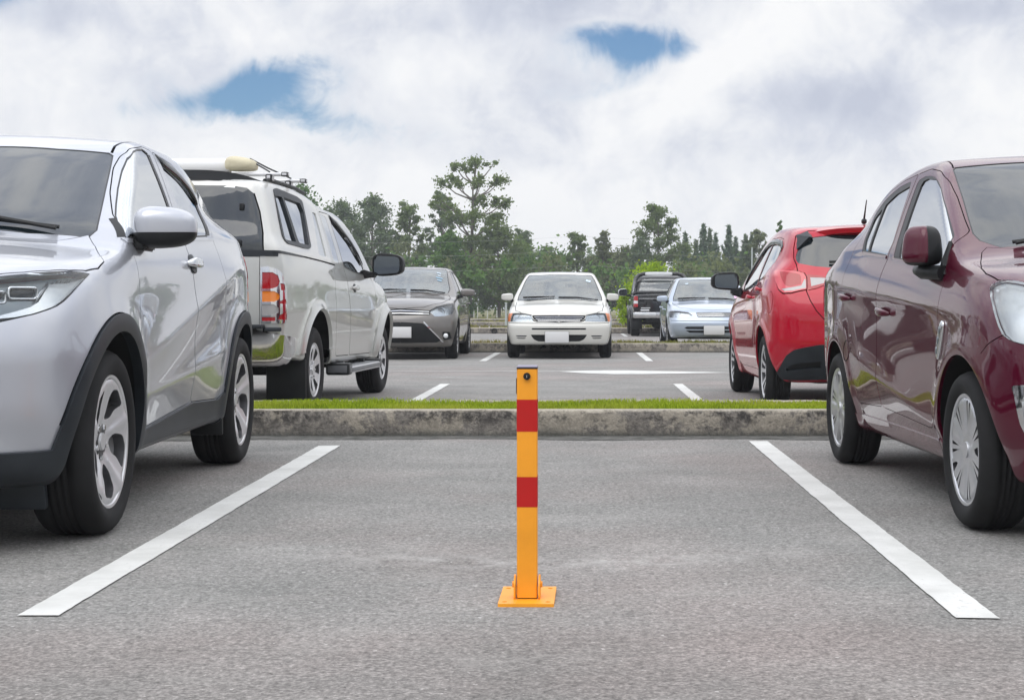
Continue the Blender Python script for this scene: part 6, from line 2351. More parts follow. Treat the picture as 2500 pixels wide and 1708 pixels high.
        sheet('mirror_glass', rnd([(-.056, -.058), (.056, -.058), (.05, .056), (-.048, .06)], .03), MAT['mirror'], mo,
              m @ Matrix.Translation((-.050, 0, 0)) @ Matrix(((0, 0, -1, 0), (1, 0, 0, 0), (0, 1, 0, 0), (0, 0, 0, 1))), .004)
        bm = bmesh.new()
        P = [(.50, .80, .985), (.62, .83, .972), (.78, .85, .962), (.90, .80, .955)]
        add_tube(bm, [(a, s * b, c2) for a, b, c2 in P], [.010, .024, .030, .030], 10)
        P = [(.88, .775, .945), (.87, .775, 1.0), (.84, .755, 1.08)]
        add_tube(bm, [(a, s * b, c2) for a, b, c2 in P], [.034, .026, .008], 8)
        bm_obj('mirror_arm', bm, MAT['black'], mo, angle=R(40))
        d = [q for q in doors if (q.data.vertices[0].co.y > 0) == (s > 0)]
        handle(d[0], sh, .005, .800, s, PA, .095, .018, cup=False, out=.045, tilt=.10)
        handle(d[1], sh, -.84, .872, s, PA, .095, .018, cup=False, out=.045, tilt=.10)
        # bright side vent behind the front wheel
        m = sh.frame('side', .995, .692, s, .004) @ Matrix.Rotation(R(-62) * s, 4, 'Z')
        v = superell('side_vent', (.085, .026, .012), MAT['chrome'], car, m, .6, .7, 28, 12)
        bm = bmesh.new()
        for i in range(3):
            add_box(bm, (-.045 + .045 * i, 0, .011), (.026, .020, .008), bev=.004)
        bmesh.ops.transform(bm, matrix=m, verts=bm.verts[:])
        bm_obj('vent_slots', bm, MAT['lampdark'], v, angle=R(40))
        # thin black ring on the flank ahead of the rear wheel
        m = sh.frame('side', -.86, .60, s, .0)
        bm = bmesh.new()
        add_tube(bm, [m @ Vector((.052 * math.cos(a), .052 * math.sin(a), 0)) for a in np.linspace(0, 2 * math.pi, 28)[:-1]], .0025, 5, closed=True)
        bm_obj('flank_ring', bm, MAT['gapblack'], car)
    wiper(car, sh, [(1.02, -.56), (1.06, -.3), (1.09, .0)])
    wiper(car, sh, [(1.06, .08), (1.02, .35), (.96, .58)])
    plate_front(car, 2.03, .47)
    return car


def ribbon3(pts, w):
    """thin closed band along a short 3-D line on a car's side (widened in x and z)"""
    p = np.array(pts)
    t = np.gradient(p, axis=0)
    n = np.stack([-t[:, 2], 0 * t[:, 0], t[:, 0]], 1)
    n /= np.linalg.norm(n, axis=1, keepdims=True)
    return [tuple(q) for q in np.concatenate([p + n * w / 2, (p - n * w / 2)[::-1]])]


# ------------------------------------------------------------------ silver pickup with canopy
def pickup():
    car = empty('canopy_pickup', (-2.82, 13.41, 0), R(87.3))
    tag(car, 'pale silver pickup with a windowed canopy and roof bars, parked tail toward the camera', 'pickup truck', 'cars parked in the second row facing away')
    PA = paint('champagne_silver', (0.50, 0.505, 0.48), 0.5, 0.30, dirt=0.12)
    PW = paint('canopy_white', (0.60, 0.60, 0.575), 0.2, 0.30, dirt=0.12)
    xf, xr, zc = 1.48, -1.48, .338
    sh = Shell(SPEC_PU, .024)
    Ra = .465
    arch_loop(sh, 'arch', xf, zc, .44, .44, dz=.0)
    arch_loop(sh, 'arch', xr, zc, Ra, .50, dz=.0)
    # canopy windows, rear screen
    co = rnd([(-2.10, 1.681), (-2.006, 1.693), (-1.474, 1.668), (-1.345, 1.645), (-1.50, 1.285), (-1.589, 1.262), (-1.753, 1.261), (-2.185, 1.278), (-2.235, 1.31), (-2.20, 1.469)], .03)
    g1 = rnd([(-2.125, 1.632), (-1.945, 1.632), (-1.925, 1.298), (-2.195, 1.306)], .02)
    g2 = rnd([(-1.905, 1.635), (-1.455, 1.618), (-1.425, 1.558), (-1.57, 1.290), (-1.845, 1.296)], .02)
    sh.cut('canopy_glass', 'side', g1)
    sh.cut('canopy_glass', 'side', g2)
    sh.cut('canopy_frame', 'side', co)
    q1 = rnd([(-1.10, 1.575), (-.985, 1.572), (-1.03, 1.216), (-1.30, 1.228)], .02)
    sh.cut('cab_glass', 'side', q1)
    r1 = rnd([(-.80, 1.578), (-.585, 1.570), (-.543, 1.18), (-.745, 1.196)], .02)
    sh.cut('cab_glass2', 'side', r1)
    f1 = rnd([(-.40, 1.585), (-.20, 1.552), (-.06, 1.505), (.204, 1.418), (.46, 1.262), (.56, 1.17), (.53, 1.12), (.031, 1.138), (-.345, 1.17), (-.372, 1.289), (-.40, 1.463)], .02)
    window(sh, 'front_glass', f1, .014)
    sh.cut('canopy_strip', 'side', [(-2.62, 1.224), (-2.417, 1.221), (-1.823, 1.203), (-1.823, 1.193), (-2.414, 1.203), (-2.62, 1.19)])
    sh.cut('gap', 'side', [(-1.823, 1.203), (-1.2, 1.186), (-.72, 1.170), (-.72, 1.158), (-1.2, 1.176), (-1.823, 1.193)])
    sh.cut('gap', 'side', ribbon([(-.86, 1.66), (-.90, 1.5), (-.90, 1.3), (-.88, 1.17)], .006))
    dfr = rnd([(-.43, 1.60, .03), (-.20, 1.572), (-.05, 1.522), (.22, 1.432), (.48, 1.275), (.66, 1.13), (.95, 1.06, .04), (1.02, .85), (1.025, .62), (.93, .40, .08), (-.12, .412, .03), (-.21, .75), (-.30, 1.0), (-.37, 1.17), (-.42, 1.45)], .03)
    panel(sh, 'door_front', 'side', dfr, .003)
    drr = rnd([(-.44, 1.60, .02), (-.82, 1.60, .05), (-.80, 1.18), (-.828, .972), (-.80, .758), (-.70, .42, .05), (-.128, .412, .02), (-.218, .75), (-.308, 1.0), (-.378, 1.17), (-.43, 1.45)], .03)
    panel(sh, 'door_rear', 'side', drr, .003)
    panel(sh, 'fuel_flap', 'side', rnd([(-.945, 1.113), (-.86, 1.105), (-.85, 1.035), (-.94, 1.055)], .02), .002)
    # flares stand out from the wing
    for cx, rr, ro, z0 in ((xr, Ra - .004, .555, .47), (xf, .436, .525, .40)):
        lo = math.degrees(math.asin((z0 - zc) / ro))
        li = math.degrees(math.asin((z0 + .01 - zc) / rr))
        sh.cut('flare', 'side', arc(cx, zc, ro, lo, 180 - lo, 40) + arc(cx, zc, rr, li, 180 - li, 40)[::-1])
    # rear: tailgate, screen, lamps
    lamp = [(-2.482, .668, 1.101), (-2.476, .714, 1.108), (-2.462, .767, 1.095), (-2.433, .803, 1.065), (-2.42, .813, 1.003), (-2.39, .821, .922), (-2.371, .823, .766), (-2.37, .82, .713), (-2.481, .668, .711)]
    for nm, pp in (('lamp_red', [(-2.481, .680, 1.067), (-2.468, .749, 1.067), (-2.456, .781, 1.046), (-2.448, .794, 1.003), (-2.457, .781, .965), (-2.469, .75, .953), (-2.481, .68, .952)]),
                   ('lamp_amber', [(-2.481, .679, .934), (-2.465, .761, .934), (-2.452, .786, .915), (-2.448, .793, .897), (-2.452, .786, .875), (-2.465, .761, .859), (-2.481, .679, .859)]),
                   ('lamp_white', [(-2.481, .677, .841), (-2.467, .755, .841), (-2.454, .787, .816), (-2.454, .787, .782), (-2.467, .755, .766), (-2.481, .677, .763)]),
                   ('lamp_red2', [(-2.481, .677, .751), (-2.463, .767, .751), (-2.462, .767, .724), (-2.48, .677, .724)]),
                   ('lamp_dark', [(-2.448, .797, .99), (-2.415, .816, .985), (-2.405, .818, .94), (-2.442, .80, .94)]),
                   ('lamp_dark', [(-2.448, .797, .865), (-2.40, .822, .88), (-2.375, .823, .84), (-2.45, .795, .845)]),
                   ('lamp_dark', [(-2.45, .795, .765), (-2.372, .823, .80), (-2.371, .821, .73), (-2.455, .785, .735)]),
                   ('lamp_rim', lamp)):
        sh.cut(nm, 'p3', pp)
    rw = [(0, 1.690), (.44, 1.684), (.545, 1.668), (.592, 1.63), (.640, 1.497), (.672, 1.344), (.684, 1.205), (0, 1.205)]
    sh.cut('rear_screen', 'rear', rw)
    sh.cut('gap', 'rear', [(.684, 1.205), (.672, 1.344), (.640, 1.497), (.592, 1.63), (.601, 1.632), (.649, 1.498), (.682, 1.345), (.694, 1.205)])
    sh.cut('strip_rear', 'rear', [(0, 1.205), (.78, 1.205), (.78, 1.18), (0, 1.18)])
    sh.cut('tailgate', 'rear', [(0, 1.176), (.660, 1.176), (.657, .684), (0, .684)])
    sh.cut('gap', 'rear', [(0, 1.18), (.664, 1.18), (.661, .68), (0, .68)])
    sh.cut('bumper', 'p3', [(-2.50, 0, .675), (-2.484, .625, .675), (-2.478, .658, .661), (-2.435, .791, .629), (-2.30, .83, .60), (-2.28, .82, .50), (-2.344, .737, .446), (-2.40, .40, .42), (-2.40, 0, .42)])
    # cab front
    ws = [(.40, 0), (.36, .40), (.26, .585), (.28, .605), (.60, .665), (.90, .73), (1.02, .71), (1.12, .4), (1.16, 0)]
    sh.cut('windscreen', 'top', ws)
    sh.cut('bonnet', 'top', [(2.15, 0), (2.05, .55), (1.6, .70), (1.25, .72), (1.12, .70), (1.2, .3), (1.22, 0)])
    sh.cut('headlight', 'p3', [(2.1, .55, .95), (1.9, .74, .93), (1.85, .78, .80), (2.05, .66, .75), (2.2, .5, .78)])
    sh.low = [(-1.0, 1.0, .40, 'sill')]
    sh.build()
    xcan = -.90
    ct = sh.p[sh.tri].mean(1)
    body_can = (sh.name_of == 'body') & (ct[:, 2] > 1.199 - .031 * np.maximum(ct[:, 0] + 1.823, 0)) & (ct[:, 0] < xcan)
    sh.name_of[body_can] = 'canopy'
    sh.emit('body', 'body', PA, car, 0, .012, 'mid')
    sh.emit('canopy', 'canopy', PW, car, .006, .02, 'mid')
    sh.emit('sill', 'sill', PA, car, 0, .01, 'mid')
    sh.emit('floor_pan', 'under', MAT['under'], car, 0, 0, 'mid')
    sh.emit('wheel_flare', 'flare', PA, car, .014, .03, xr=(0, 9))
    sh.emit('wheel_flare', 'flare', PA, car, .014, .03, xr=(-9, 0))
    doors = sh.emit('door', 'door_front', PA, car, 0, .012) + sh.emit('door', 'door_rear', PA, car, 0, .012)
    sh.emit('fuel_flap', 'fuel_flap', PA, car, .001, .01, 'right')
    sh.emit('rear_wing_panel', 'fuel_flap', PA, car, 0, 0, 'left')
    sh.emit('panel_seam', 'gap', MAT['gapblack'], car, -.008, 0, 'mid')
    sh.emit('canopy_window_frame', 'canopy_frame', MAT['cladding'], car, .012, .03)
    sh.emit('canopy_window', 'canopy_glass', MAT['tint_mirror'], car, -.004)
    sh.emit('side_window', 'cab_glass', MAT['tint_mirror'], car, -.001)
    sh.emit('side_window', 'cab_glass2', MAT['tint_mirror'], car, -.001)
    sh.emit('side_window', 'front_glass', MAT['tint_mirror'], car, -.004)
    sh.emit('window_seal', 'seal', MAT['seal'], car, -.001, .008)
    sh.emit('canopy_strip', ('canopy_strip', 'strip_rear'), MAT['cladding'], car, .006, .015, 'mid')
    sh.emit('rear_window', 'rear_screen', MAT['windscreen'], car, .004, .012, 'mid')
    sh.emit('tailgate', 'tailgate', PA, car, .001, .012, 'mid')
    sh.emit('windscreen', 'windscreen', MAT['windscreen'], car, 0, 0, 'mid')
    sh.emit('bonnet', 'bonnet', PA, car, .001, .012, 'mid')
    sh.emit('headlight', 'headlight', MAT['white_lens'], car, .001, .01)
    rims = sh.emit('tail_light', 'lamp_rim', MAT['chrome'], car, .008, .02)
    for i, s in enumerate((1, -1)):
        side = 'left' if s > 0 else 'right'
        for nm, reg, mt in (('brake_lens', 'lamp_red', 'red_lens'), ('indicator_lens', 'lamp_amber', 'amber_lens'), ('reversing_lens', 'lamp_white', 'clear_grey'),
                            ('reflector_lens', 'lamp_red2', 'red_lens'), ('lamp_side', 'lamp_dark', 'red_lens')):
            sh.emit(nm, reg, MAT[mt], rims[i], .004, .01, side)
    # chrome step bumper with a rubber tread on top
    bp = sh.emit('bumper', 'bumper', MAT['chrome'], car, .055, .10, 'mid')[0]
    bm = bmesh.new()
    add_box(bm, (-2.535, 0, .685), (.11, 1.40, .028), bev=.008)
    for s in (1, -1):
        add_box(bm, (-2.47, s * .745, .664), (.13, .12, .03), Matrix.Rotation(R(-22) * s, 3, 'Z'), bev=.008)
    bm_obj('bumper_tread', bm, MAT['cladding'], bp, angle=R(40))
    wells(car, sh, (xf,), zc, .44, zlow=.42)
    wells(car, sh, (xr,), zc, Ra, zlow=.48)
    axle_gear(car, (xf, xr), .66, .33, (-2.3, .30, .36))
    wheels(car, xf, xr, .838, zc, .215, .205, style_six)
    for s in (1, -1):
        for x, w in ((xr - .375, .30), (xf - .40, .20)):
            bm = bmesh.new()
            add_box(bm, (x, s * .70, .27 if x < 0 else .33), (.02, w, .32 if x < 0 else .20), bev=.006)
            bm_obj('mud_flap', bm, MAT['black'], car, angle=R(40))
    # side steps
    for s in (1, -1):
        bm = bmesh.new()
        add_box(bm, (.10, s * .86, .315), (1.32, .15, .035), bev=.012, mat=0)
        add_box(bm, (.10, s * .925, .300), (1.34, .030, .055), bev=.010, mat=1)
        add_box(bm, (-.60, s * .84, .310), (.14, .20, .10), bev=.02, mat=2)
        add_box(bm, (.80, s * .84, .310), (.14, .20, .08), bev=.02, mat=2)
        for x in (-.45, .45):
            add_box(bm, (x, s * .70, .34), (.06, .3, .05), mat=2)
        bm_obj('side_step', bm, [MAT['sill_grey'], MAT['alloy'], MAT['black']], car, angle=R(40))
        mirror(car, (.66, 1.035, 1.200), (.10, .145, .112), MAT['black'], None, 1, s, arm=((.60, .82, 1.12), (.64, .92, 1.11), .06, .035), e=.5)
        d = [q for q in doors if (q.data.vertices[0].co.y > 0) == (s > 0)]
        handle(d[0], sh, -.02, .985, s, PA, .10, .020, out=.04)
        pts = [(.55, 1.215), (.42, 1.315), (.2, 1.432), (-.06, 1.518), (-.20, 1.562), (-.40, 1.59)]
        deflector(car, sh, [tuple(q) for q in resample(rnd(pts, .06, 5, False), .04, False)], s, .055, .02)
    # high brake lamp bezel and badge oval inside the rear screen
    m = sh.frame('rear', .28, 1.60, 1, .006)
    o = superell('high_brake_light', (.11, .030, .006), MAT['lampdark'], car, m, .8, .8, 24, 8)
    bm = bmesh.new()
    for s in (1, -1):
        for z in (1.53, 1.27):
            m = sh.frame('rear', .52, z, s, .012)
            add_box(bm, m.translation, (.02, .035, .05), bev=.008)
    bm_obj('screen_latch', bm, MAT['black'], car, angle=R(40))
    # small dark blade spoiler over the screen
    bm = bmesh.new()
    n = 24
    rows = []
    for i in range(n + 1):
        y = -.60 + 1.2 * i / n
        e = (abs(y) / .60)
        zt = 1.803 - .060 * e ** 4 - .008 * e ** 2
        xx = -2.36 + .13 * e ** 4
        rows.append([bm.verts.new((xx - .03, y, zt - .070)), bm.verts.new((xx - .02, y, zt)), bm.verts.new((xx + .24, y, zt + .012 - .02 * e)), bm.verts.new((xx + .24, y, zt - .05))])
    for a, b in zip(rows, rows[1:]):
        for k in range(4):
            bm.faces.new((a[k], a[(k + 1) % 4], b[(k + 1) % 4], b[k]))
    bm.faces.new(rows[0])
    bm.faces.new(rows[-1])
    sp = bm_obj('roof_spoiler', bm, principled('dark_gloss', (.012, .013, .015), .35, spec=.35), car, angle=R(40))
    bm = bmesh.new()
    add_tube(bm, [(-2.385, y, 1.690 - .02 * (y / .5) ** 2) for y in np.linspace(-.46, .46, 9)], .012, 8)
    bm_obj('spoiler_chrome_bar', bm, MAT['chrome'], sp)
    # roof bars on rails
    bm = bmesh.new()
    for s in (1, -1):
        add_tube(bm, [(-2.10, s * .60, 1.745), (-1.95, s * .605, 1.762), (-1.2, s * .615, 1.758), (-.9, s * .61, 1.74)], .016, 8, mat=1)
        for x in (-1.95, -1.35):
            add_box(bm, (x, s * .60, 1.775), (.09, .05, .06), bev=.012, mat=1)
    for x in (-1.95, -1.35):
        add_box(bm, (x, 0, 1.803), (.055, 1.40, .026), bev=.010, mat=0)
        for s in (1, -1):
            add_box(bm, (x, s * .715, 1.803), (.060, .05, .034), bev=.008, mat=1)
    bm_obj('roof_rack', bm, [MAT['alloy'], MAT['black']], car, angle=R(40))
    return car


def rolled_load():
    """rolled cover strapped on the pickup's roof bars"""
    ld = empty('rolled_cover', (-2.82, 13.41, 0), R(87.3))
    tag(ld, 'long cream roll lying on the roof of the silver canopy pickup', 'roof load')

    def warp(P):
        P[:, 2] = np.where(P[:, 2] < -.03, -.03 + (P[:, 2] + .03) * .4, P[:, 2])
        P[:, 2] += .010 * np.sin(P[:, 1] * 17) * (P[:, 2] > 0)
        P[:, 0] += .02 * np.sin(P[:, 1] * 5)
        return P
    m = principled('cream_canvas', (.58, .53, .38), .85)
    bump_in(m, noise(m.node_tree, obj_coord(m), 30, 5), .4, .01)
    w = principled('white_roll', (.75, .75, .74), .6)
    superell('roll_end', (.13, .115, .062), m, ld, Matrix.Translation((-1.90, -.375, 1.876)), .75, .6, 32, 18, warp)
    bm = bmesh.new()
    vs = add_cyl(bm, (-1.90, .95, 1.872), (-1.90, -.29, 1.872), .055, seg=24)
    for v in bm.verts:
        if v.co.z < 1.84:
            v.co.z = 1.84 - (1.84 - v.co.z) * .7
    bm_obj('roll', bm, w, ld, angle=R(40))
    bm = bmesh.new()
    add_tube(bm, [(-1.90, -.44, 1.925), (-1.7, -.52, 1.875), (-1.37, -.62, 1.822)], .006, 6)
    add_tube(bm, [(-1.90, -.47, 1.895), (-1.93, -.56, 1.845), (-1.95, -.60, 1.822)], .006, 6)
    bm_obj('strap', bm, MAT['cladding'], ld)
    return ld


# ------------------------------------------------------------------ red hatchback
def hatch():
    car = empty('parked_hatchback', (2.29, 13.72, 0), R(90))
    tag(car, 'bright red hatchback with a roof spoiler, parked tail toward the camera', 'car', 'cars parked in the second row facing away')
    PA = paint('red_pearl', (0.43, 0.004, 0.022), 0.1, 0.3, dirt=0.05)
    xf, xr, zc = 1.28, -1.27, .303
    sh = Shell(SPEC_HB, .023)
    Ra = .372
    arch_loop(sh, 'arch', xf, zc, Ra, .28)
    arch_loop(sh, 'arch', xr, zc, Ra, .28)
    fw = [(-.66, 1.02), (-.64, 1.18), (-.70, 1.352), (-.55, 1.375), (-.28, 1.352), (.0, 1.29), (.25, 1.19), (.45, 1.09), (.56, 1.02), (.52, .968), (0, .99)]
    rw = rnd([(-.72, 1.03), (-.70, 1.18), (-.752, 1.358), (-.95, 1.366), (-1.16, 1.345), (-1.24, 1.305), (-1.20, 1.20), (-1.15, 1.085)], .03)
    window(sh, 'front_glass', fw, .014)
    window(sh, 'rear_glass', rw, .014)
    fd = rnd([(.82, .93, .02), (.60, 1.045), (.47, 1.115), (.26, 1.215), (.0, 1.315), (-.28, 1.378), (-.55, 1.402), (-.735, 1.398), (-.665, 1.18), (-.69, 1.0), (-.72, .8), (-.71, .30, .03), (.78, .29, .06), (.90, .45), (.93, .70)], .03)
    rd = rnd([(-.742, 1.398), (-.95, 1.398), (-1.17, 1.375), (-1.30, 1.31), (-1.24, 1.15), (-1.24, 1.0), (-1.22, .80), (-1.02, .66, .06), (-.90, .45, .05), (-.84, .30), (-.717, .30), (-.727, .8), (-.697, 1.0), (-.672, 1.18)], .03)
    panel(sh, 'door_front', 'side', fd)
    panel(sh, 'door_rear', 'side', rd)
    panel(sh, 'fuel_flap', 'side', rnd([(-1.52, .90), (-1.60, .955), (-1.665, .91), (-1.665, .80), (-1.60, .76), (-1.53, .80)], .05), .002)
    # lamp pair on wing and gate
    sh.cut('lamp_white', 'p3', [(-1.693, .731, .959), (-1.725, .66, .972), (-1.748, .59, .99), (-1.72, .556, 1.045), (-1.725, .543, 1.021), (-1.762, .55, .966), (-1.74, .64, .945), (-1.72, .706, .943)])
    LB = [(-1.502, .757, 1.104), (-1.606, .696, 1.109), (-1.669, .60, 1.098), (-1.691, .556, 1.084), (-1.713, .540, 1.052), (-1.768, .546, .958), (-1.747, .663, .932), (-1.718, .721, .930), (-1.679, .748, .959), (-1.602, .764, 1.028)]
    cB = np.mean(LB, axis=0)
    sh.cut('lamp_core', 'p3', [tuple(cB + np.array([-.004, -.010, .012]) + (np.array(q) - cB) * .60) for q in LB])
    sh.cut('lamp', 'p3', LB)
    sh.cut('gap', 'p3', [tuple(cB + (np.array(q) - cB) * np.array([1.05, 1.05, 1.09])) for q in LB])
    sh.cut('lamp2_white', 'p3', [(-1.721, .511, 1.050), (-1.747, .382, 1.044), (-1.766, .408, 1.005), (-1.764, .509, .979)])
    sh.cut('lamp2', 'p3', [(-1.702, .534, 1.073), (-1.745, .36, 1.052), (-1.77, .37, 1.005), (-1.78, .465, .966), (-1.775, .535, .950)])
    sh.cut('recess', 'p3', [(-1.709, .697, .343), (-1.745, .657, .376), (-1.776, .59, .393), (-1.82, .45, .40), (-1.80, .45, .345), (-1.747, .594, .336), (-1.702, .692, .326)])
    sh.cut('bumper_black', 'p3', [(-1.605, .76, .274), (-1.66, .75, .33), (-1.703, .732, .374), (-1.752, .698, .448), (-1.788, .647, .489), (-1.811, .587, .506), (-1.846, .457, .531), (-1.87, .25, .54), (-1.87, 0, .54), (-1.76, 0, .255), (-1.735, .432, .255), (-1.654, .71, .255)])
    # rear screen and gate
    scr = rnd([(-.2, 1.395), (.30, 1.392), (.47, 1.372), (.575, 1.30, .03), (.608, 1.213), (.598, 1.165, .03), (.47, 1.139), (.29, 1.123), (-.2, 1.115)], .02)
    scr = [(0, 1.396)] + [p for p in scr if p[0] > .01] + [(0, 1.116)]
    sh.cut('rear_screen', 'rear', scr)
    gate = [(0, 1.43), (.49, 1.425), (.585, 1.385), (.612, 1.278), (.618, 1.20), (.605, 1.155), (.60, 1.10), (.555, 1.082), (.548, .945), (.522, .869), (.48, .792), (.40, .70), (.30, .66), (0, .65)]
    sh.cut('gate', 'rear', bon_half(gate, .003))
    sh.cut('gap', 'rear', bon_half(gate, -.004))
    ws = [(.28, 0), (.24, .40), (.16, .565), (.20, .585), (.50, .63), (.80, .68), (.92, .64), (1.02, .4), (1.06, 0)]
    sh.cut('windscreen', 'top', ws)
    sh.cut('bonnet', 'top', [(1.78, 0), (1.70, .50), (1.40, .70), (1.12, .70), (1.0, .66), (1.09, .3), (1.11, 0)])
    sh.cut('headlight', 'p3', [(1.72, .45, .84), (1.5, .70, .86), (1.4, .77, .83), (1.5, .76, .74), (1.75, .5, .72)])
    sh.low = [(-.90, .92, .285, 'sill')]
    sh.build()
    sh.emit('body', 'body', PA, car, 0, .014, 'mid')
    sh.emit('sill', 'sill', PA, car, 0, .014, 'mid')
    sh.emit('floor_pan', 'under', MAT['under'], car, 0, 0, 'mid')
    doors = sh.emit('door', 'door_front', PA, car, 0, .014) + sh.emit('door', 'door_rear', PA, car, 0, .014)
    gt = sh.emit('tailgate', 'gate', PA, car, 0, .014, 'mid')[0]
    sh.emit('fuel_flap', 'fuel_flap', PA, car, .001, .01, 'left')
    sh.emit('rear_wing_panel', 'fuel_flap', PA, car, 0, 0, 'right')
    sh.emit('panel_seam', 'gap', MAT['gapblack'], car, -.008, 0, 'mid')
    sh.emit('side_window', 'front_glass', MAT['tint_mirror'], car, -.005)
    sh.emit('side_window', 'rear_glass', MAT['tint_mirror'], car, -.005)
    sh.emit('window_seal', 'seal', MAT['seal'], car, -.001, .008, 'mid')
    sh.emit('rear_window', 'rear_screen', MAT['windscreen'], gt, -.004, .01, 'mid')
    sh.emit('windscreen', 'windscreen', MAT['windscreen'], car, 0, 0, 'mid')
    sh.emit('bonnet', 'bonnet', PA, car, .001, .012, 'mid')
    sh.emit('headlight', 'headlight', MAT['white_lens'], car, .001, .01)
    bl = sh.emit('bumper_skirt', 'bumper_black', MAT['cladding'], car, .008, .03, 'mid')[0]
    sh.emit('bumper_recess', 'recess', MAT['black'], bl, -.012, 0)
    tl = sh.emit('tail_light', 'lamp', MAT['red_lens_bright'], car, .006, .02)
    t2 = sh.emit('tail_light', 'lamp2', MAT['red_lens'], gt, .006, .02)
    for i, side in enumerate(('left', 'right')):
        sh.emit('brake_lens', 'lamp_core', MAT['red_lens'], tl[i], .007, .01, side)
        sh.emit('clear_lens', 'lamp_white', MAT['clear_grey'], tl[i], .005, .01, side)
        sh.emit('reversing_lens', 'lamp2_white', MAT['clear_grey'], t2[i], .005, .01, side)
    # roof spoiler with dark side fins
    n = 28
    V, Fc = [], []
    for i in range(n + 1):
        y = -.50 + 1.0 * i / n
        e = abs(y) / .50
        x1 = -1.625 + .16 * e ** 4 + .03 * e ** 2
        zt = 1.448 - .030 * e ** 2 - .02 * e ** 6
        for q in ((-1.28, y * 1.12, 1.487 - .05 * e ** 2), (x1 + .10, y * 1.06, zt + .022), (x1, y, zt), (x1 + .012, y, zt - .040), (x1 + .10, y, zt - .048), (-1.42, y * 1.0, 1.385 - .02 * e)):
            V.append(q)
    for i in range(n):
        for k in range(6):
            a, b = i * 6 + k, i * 6 + (k + 1) % 6
            Fc.append((a, b, b + 6, a + 6))
    Fc.append(tuple(range(6))[::-1])
    Fc.append(tuple(n * 6 + k for k in range(6)))
    so = mesh_obj('roof_spoiler', V, Fc, PA, gt)
    so.data.set_sharp_from_angle(angle=R(35))
    for s in (1, -1):
        A = [(-1.44, .580, 1.395), (-1.475, .500, 1.425), (-1.60, .500, 1.375), (-1.555, .594, 1.275)]
        bm = bmesh.new()
        v = [bm.verts.new((x, s * y, z)) for x, y, z in A] + [bm.verts.new((x + .03, s * (y - .03), z - .005)) for x, y, z in A]
        bm.faces.new(v[:4])
        bm.faces.new(v[4:][::-1])
        for k in range(4):
            bm.faces.new((v[k], v[(k + 1) % 4], v[4 + (k + 1) % 4], v[4 + k]))
        bm_obj('spoiler_fin', bm, MAT['cladding'], so)
    wells(car, sh, (xf, xr), zc, Ra)
    axle_gear(car, (xf, xr), .68, .27, (-1.72, -.45, .25))
    wheels(car, xf, xr, .825, zc, .185, .212, style_ten)
    for s in (1, -1):
        mirror(car, (.66, .955, 1.058), (.095, .130, .090), MAT['black'], None, 1, s, arm=((.62, .80, .955), (.65, .90, .965), .06, .045), e=.55)
        d = [q for q in doors if (q.data.vertices[0].co.y > 0) == (s > 0)]
        handle(d[0], sh, -.40, .905, s, PA, .095, .018, cup=False, out=.045)
        handle(d[1], sh, -1.06, .965, s, PA, .095, .018, cup=False, out=.045)
        pts = [(.54, 1.045), (.46, 1.105), (.26, 1.205), (.0, 1.305), (-.28, 1.368), (-.55, 1.392), (-.9, 1.388), (-1.15, 1.366), (-1.27, 1.31), (-1.255, 1.255)]
        deflector(car, sh, [tuple(q) for q in resample(rnd(pts, .05, 5, False), .03, False)], s, .05, .02)
    # aerial, wiper, plate
    bm = bmesh.new()
    superell('aerial_base', (.035, .022, .024), MAT['black'], car, Matrix.Translation((-1.22, .0, 1.515)), .9, .9, 16, 10)
    add_tube(bm, [(-1.22, 0, 1.53), (-1.27, 0, 1.60), (-1.33, 0, 1.68)], [.009, .006, .004], 8)
    bm_obj('aerial', bm, MAT['black'], car, angle=R(40))
    P = sh.k.on('rear', [.05, .20, .36], [1.165, 1.168, 1.165])
    bm = bmesh.new()
    add_tube(bm, [Vector(p) + Vector((-.022, 0, .008)) for p in P], .010, 8)
    add_box(bm, Vector(P[0]) + Vector((-.02, 0, -.02)), (.04, .07, .06), bev=.012)
    bm_obj('wiper', bm, MAT['black'], gt, angle=R(40))
    plate_front(car, -1.915, .80, facing=-1)
    return car


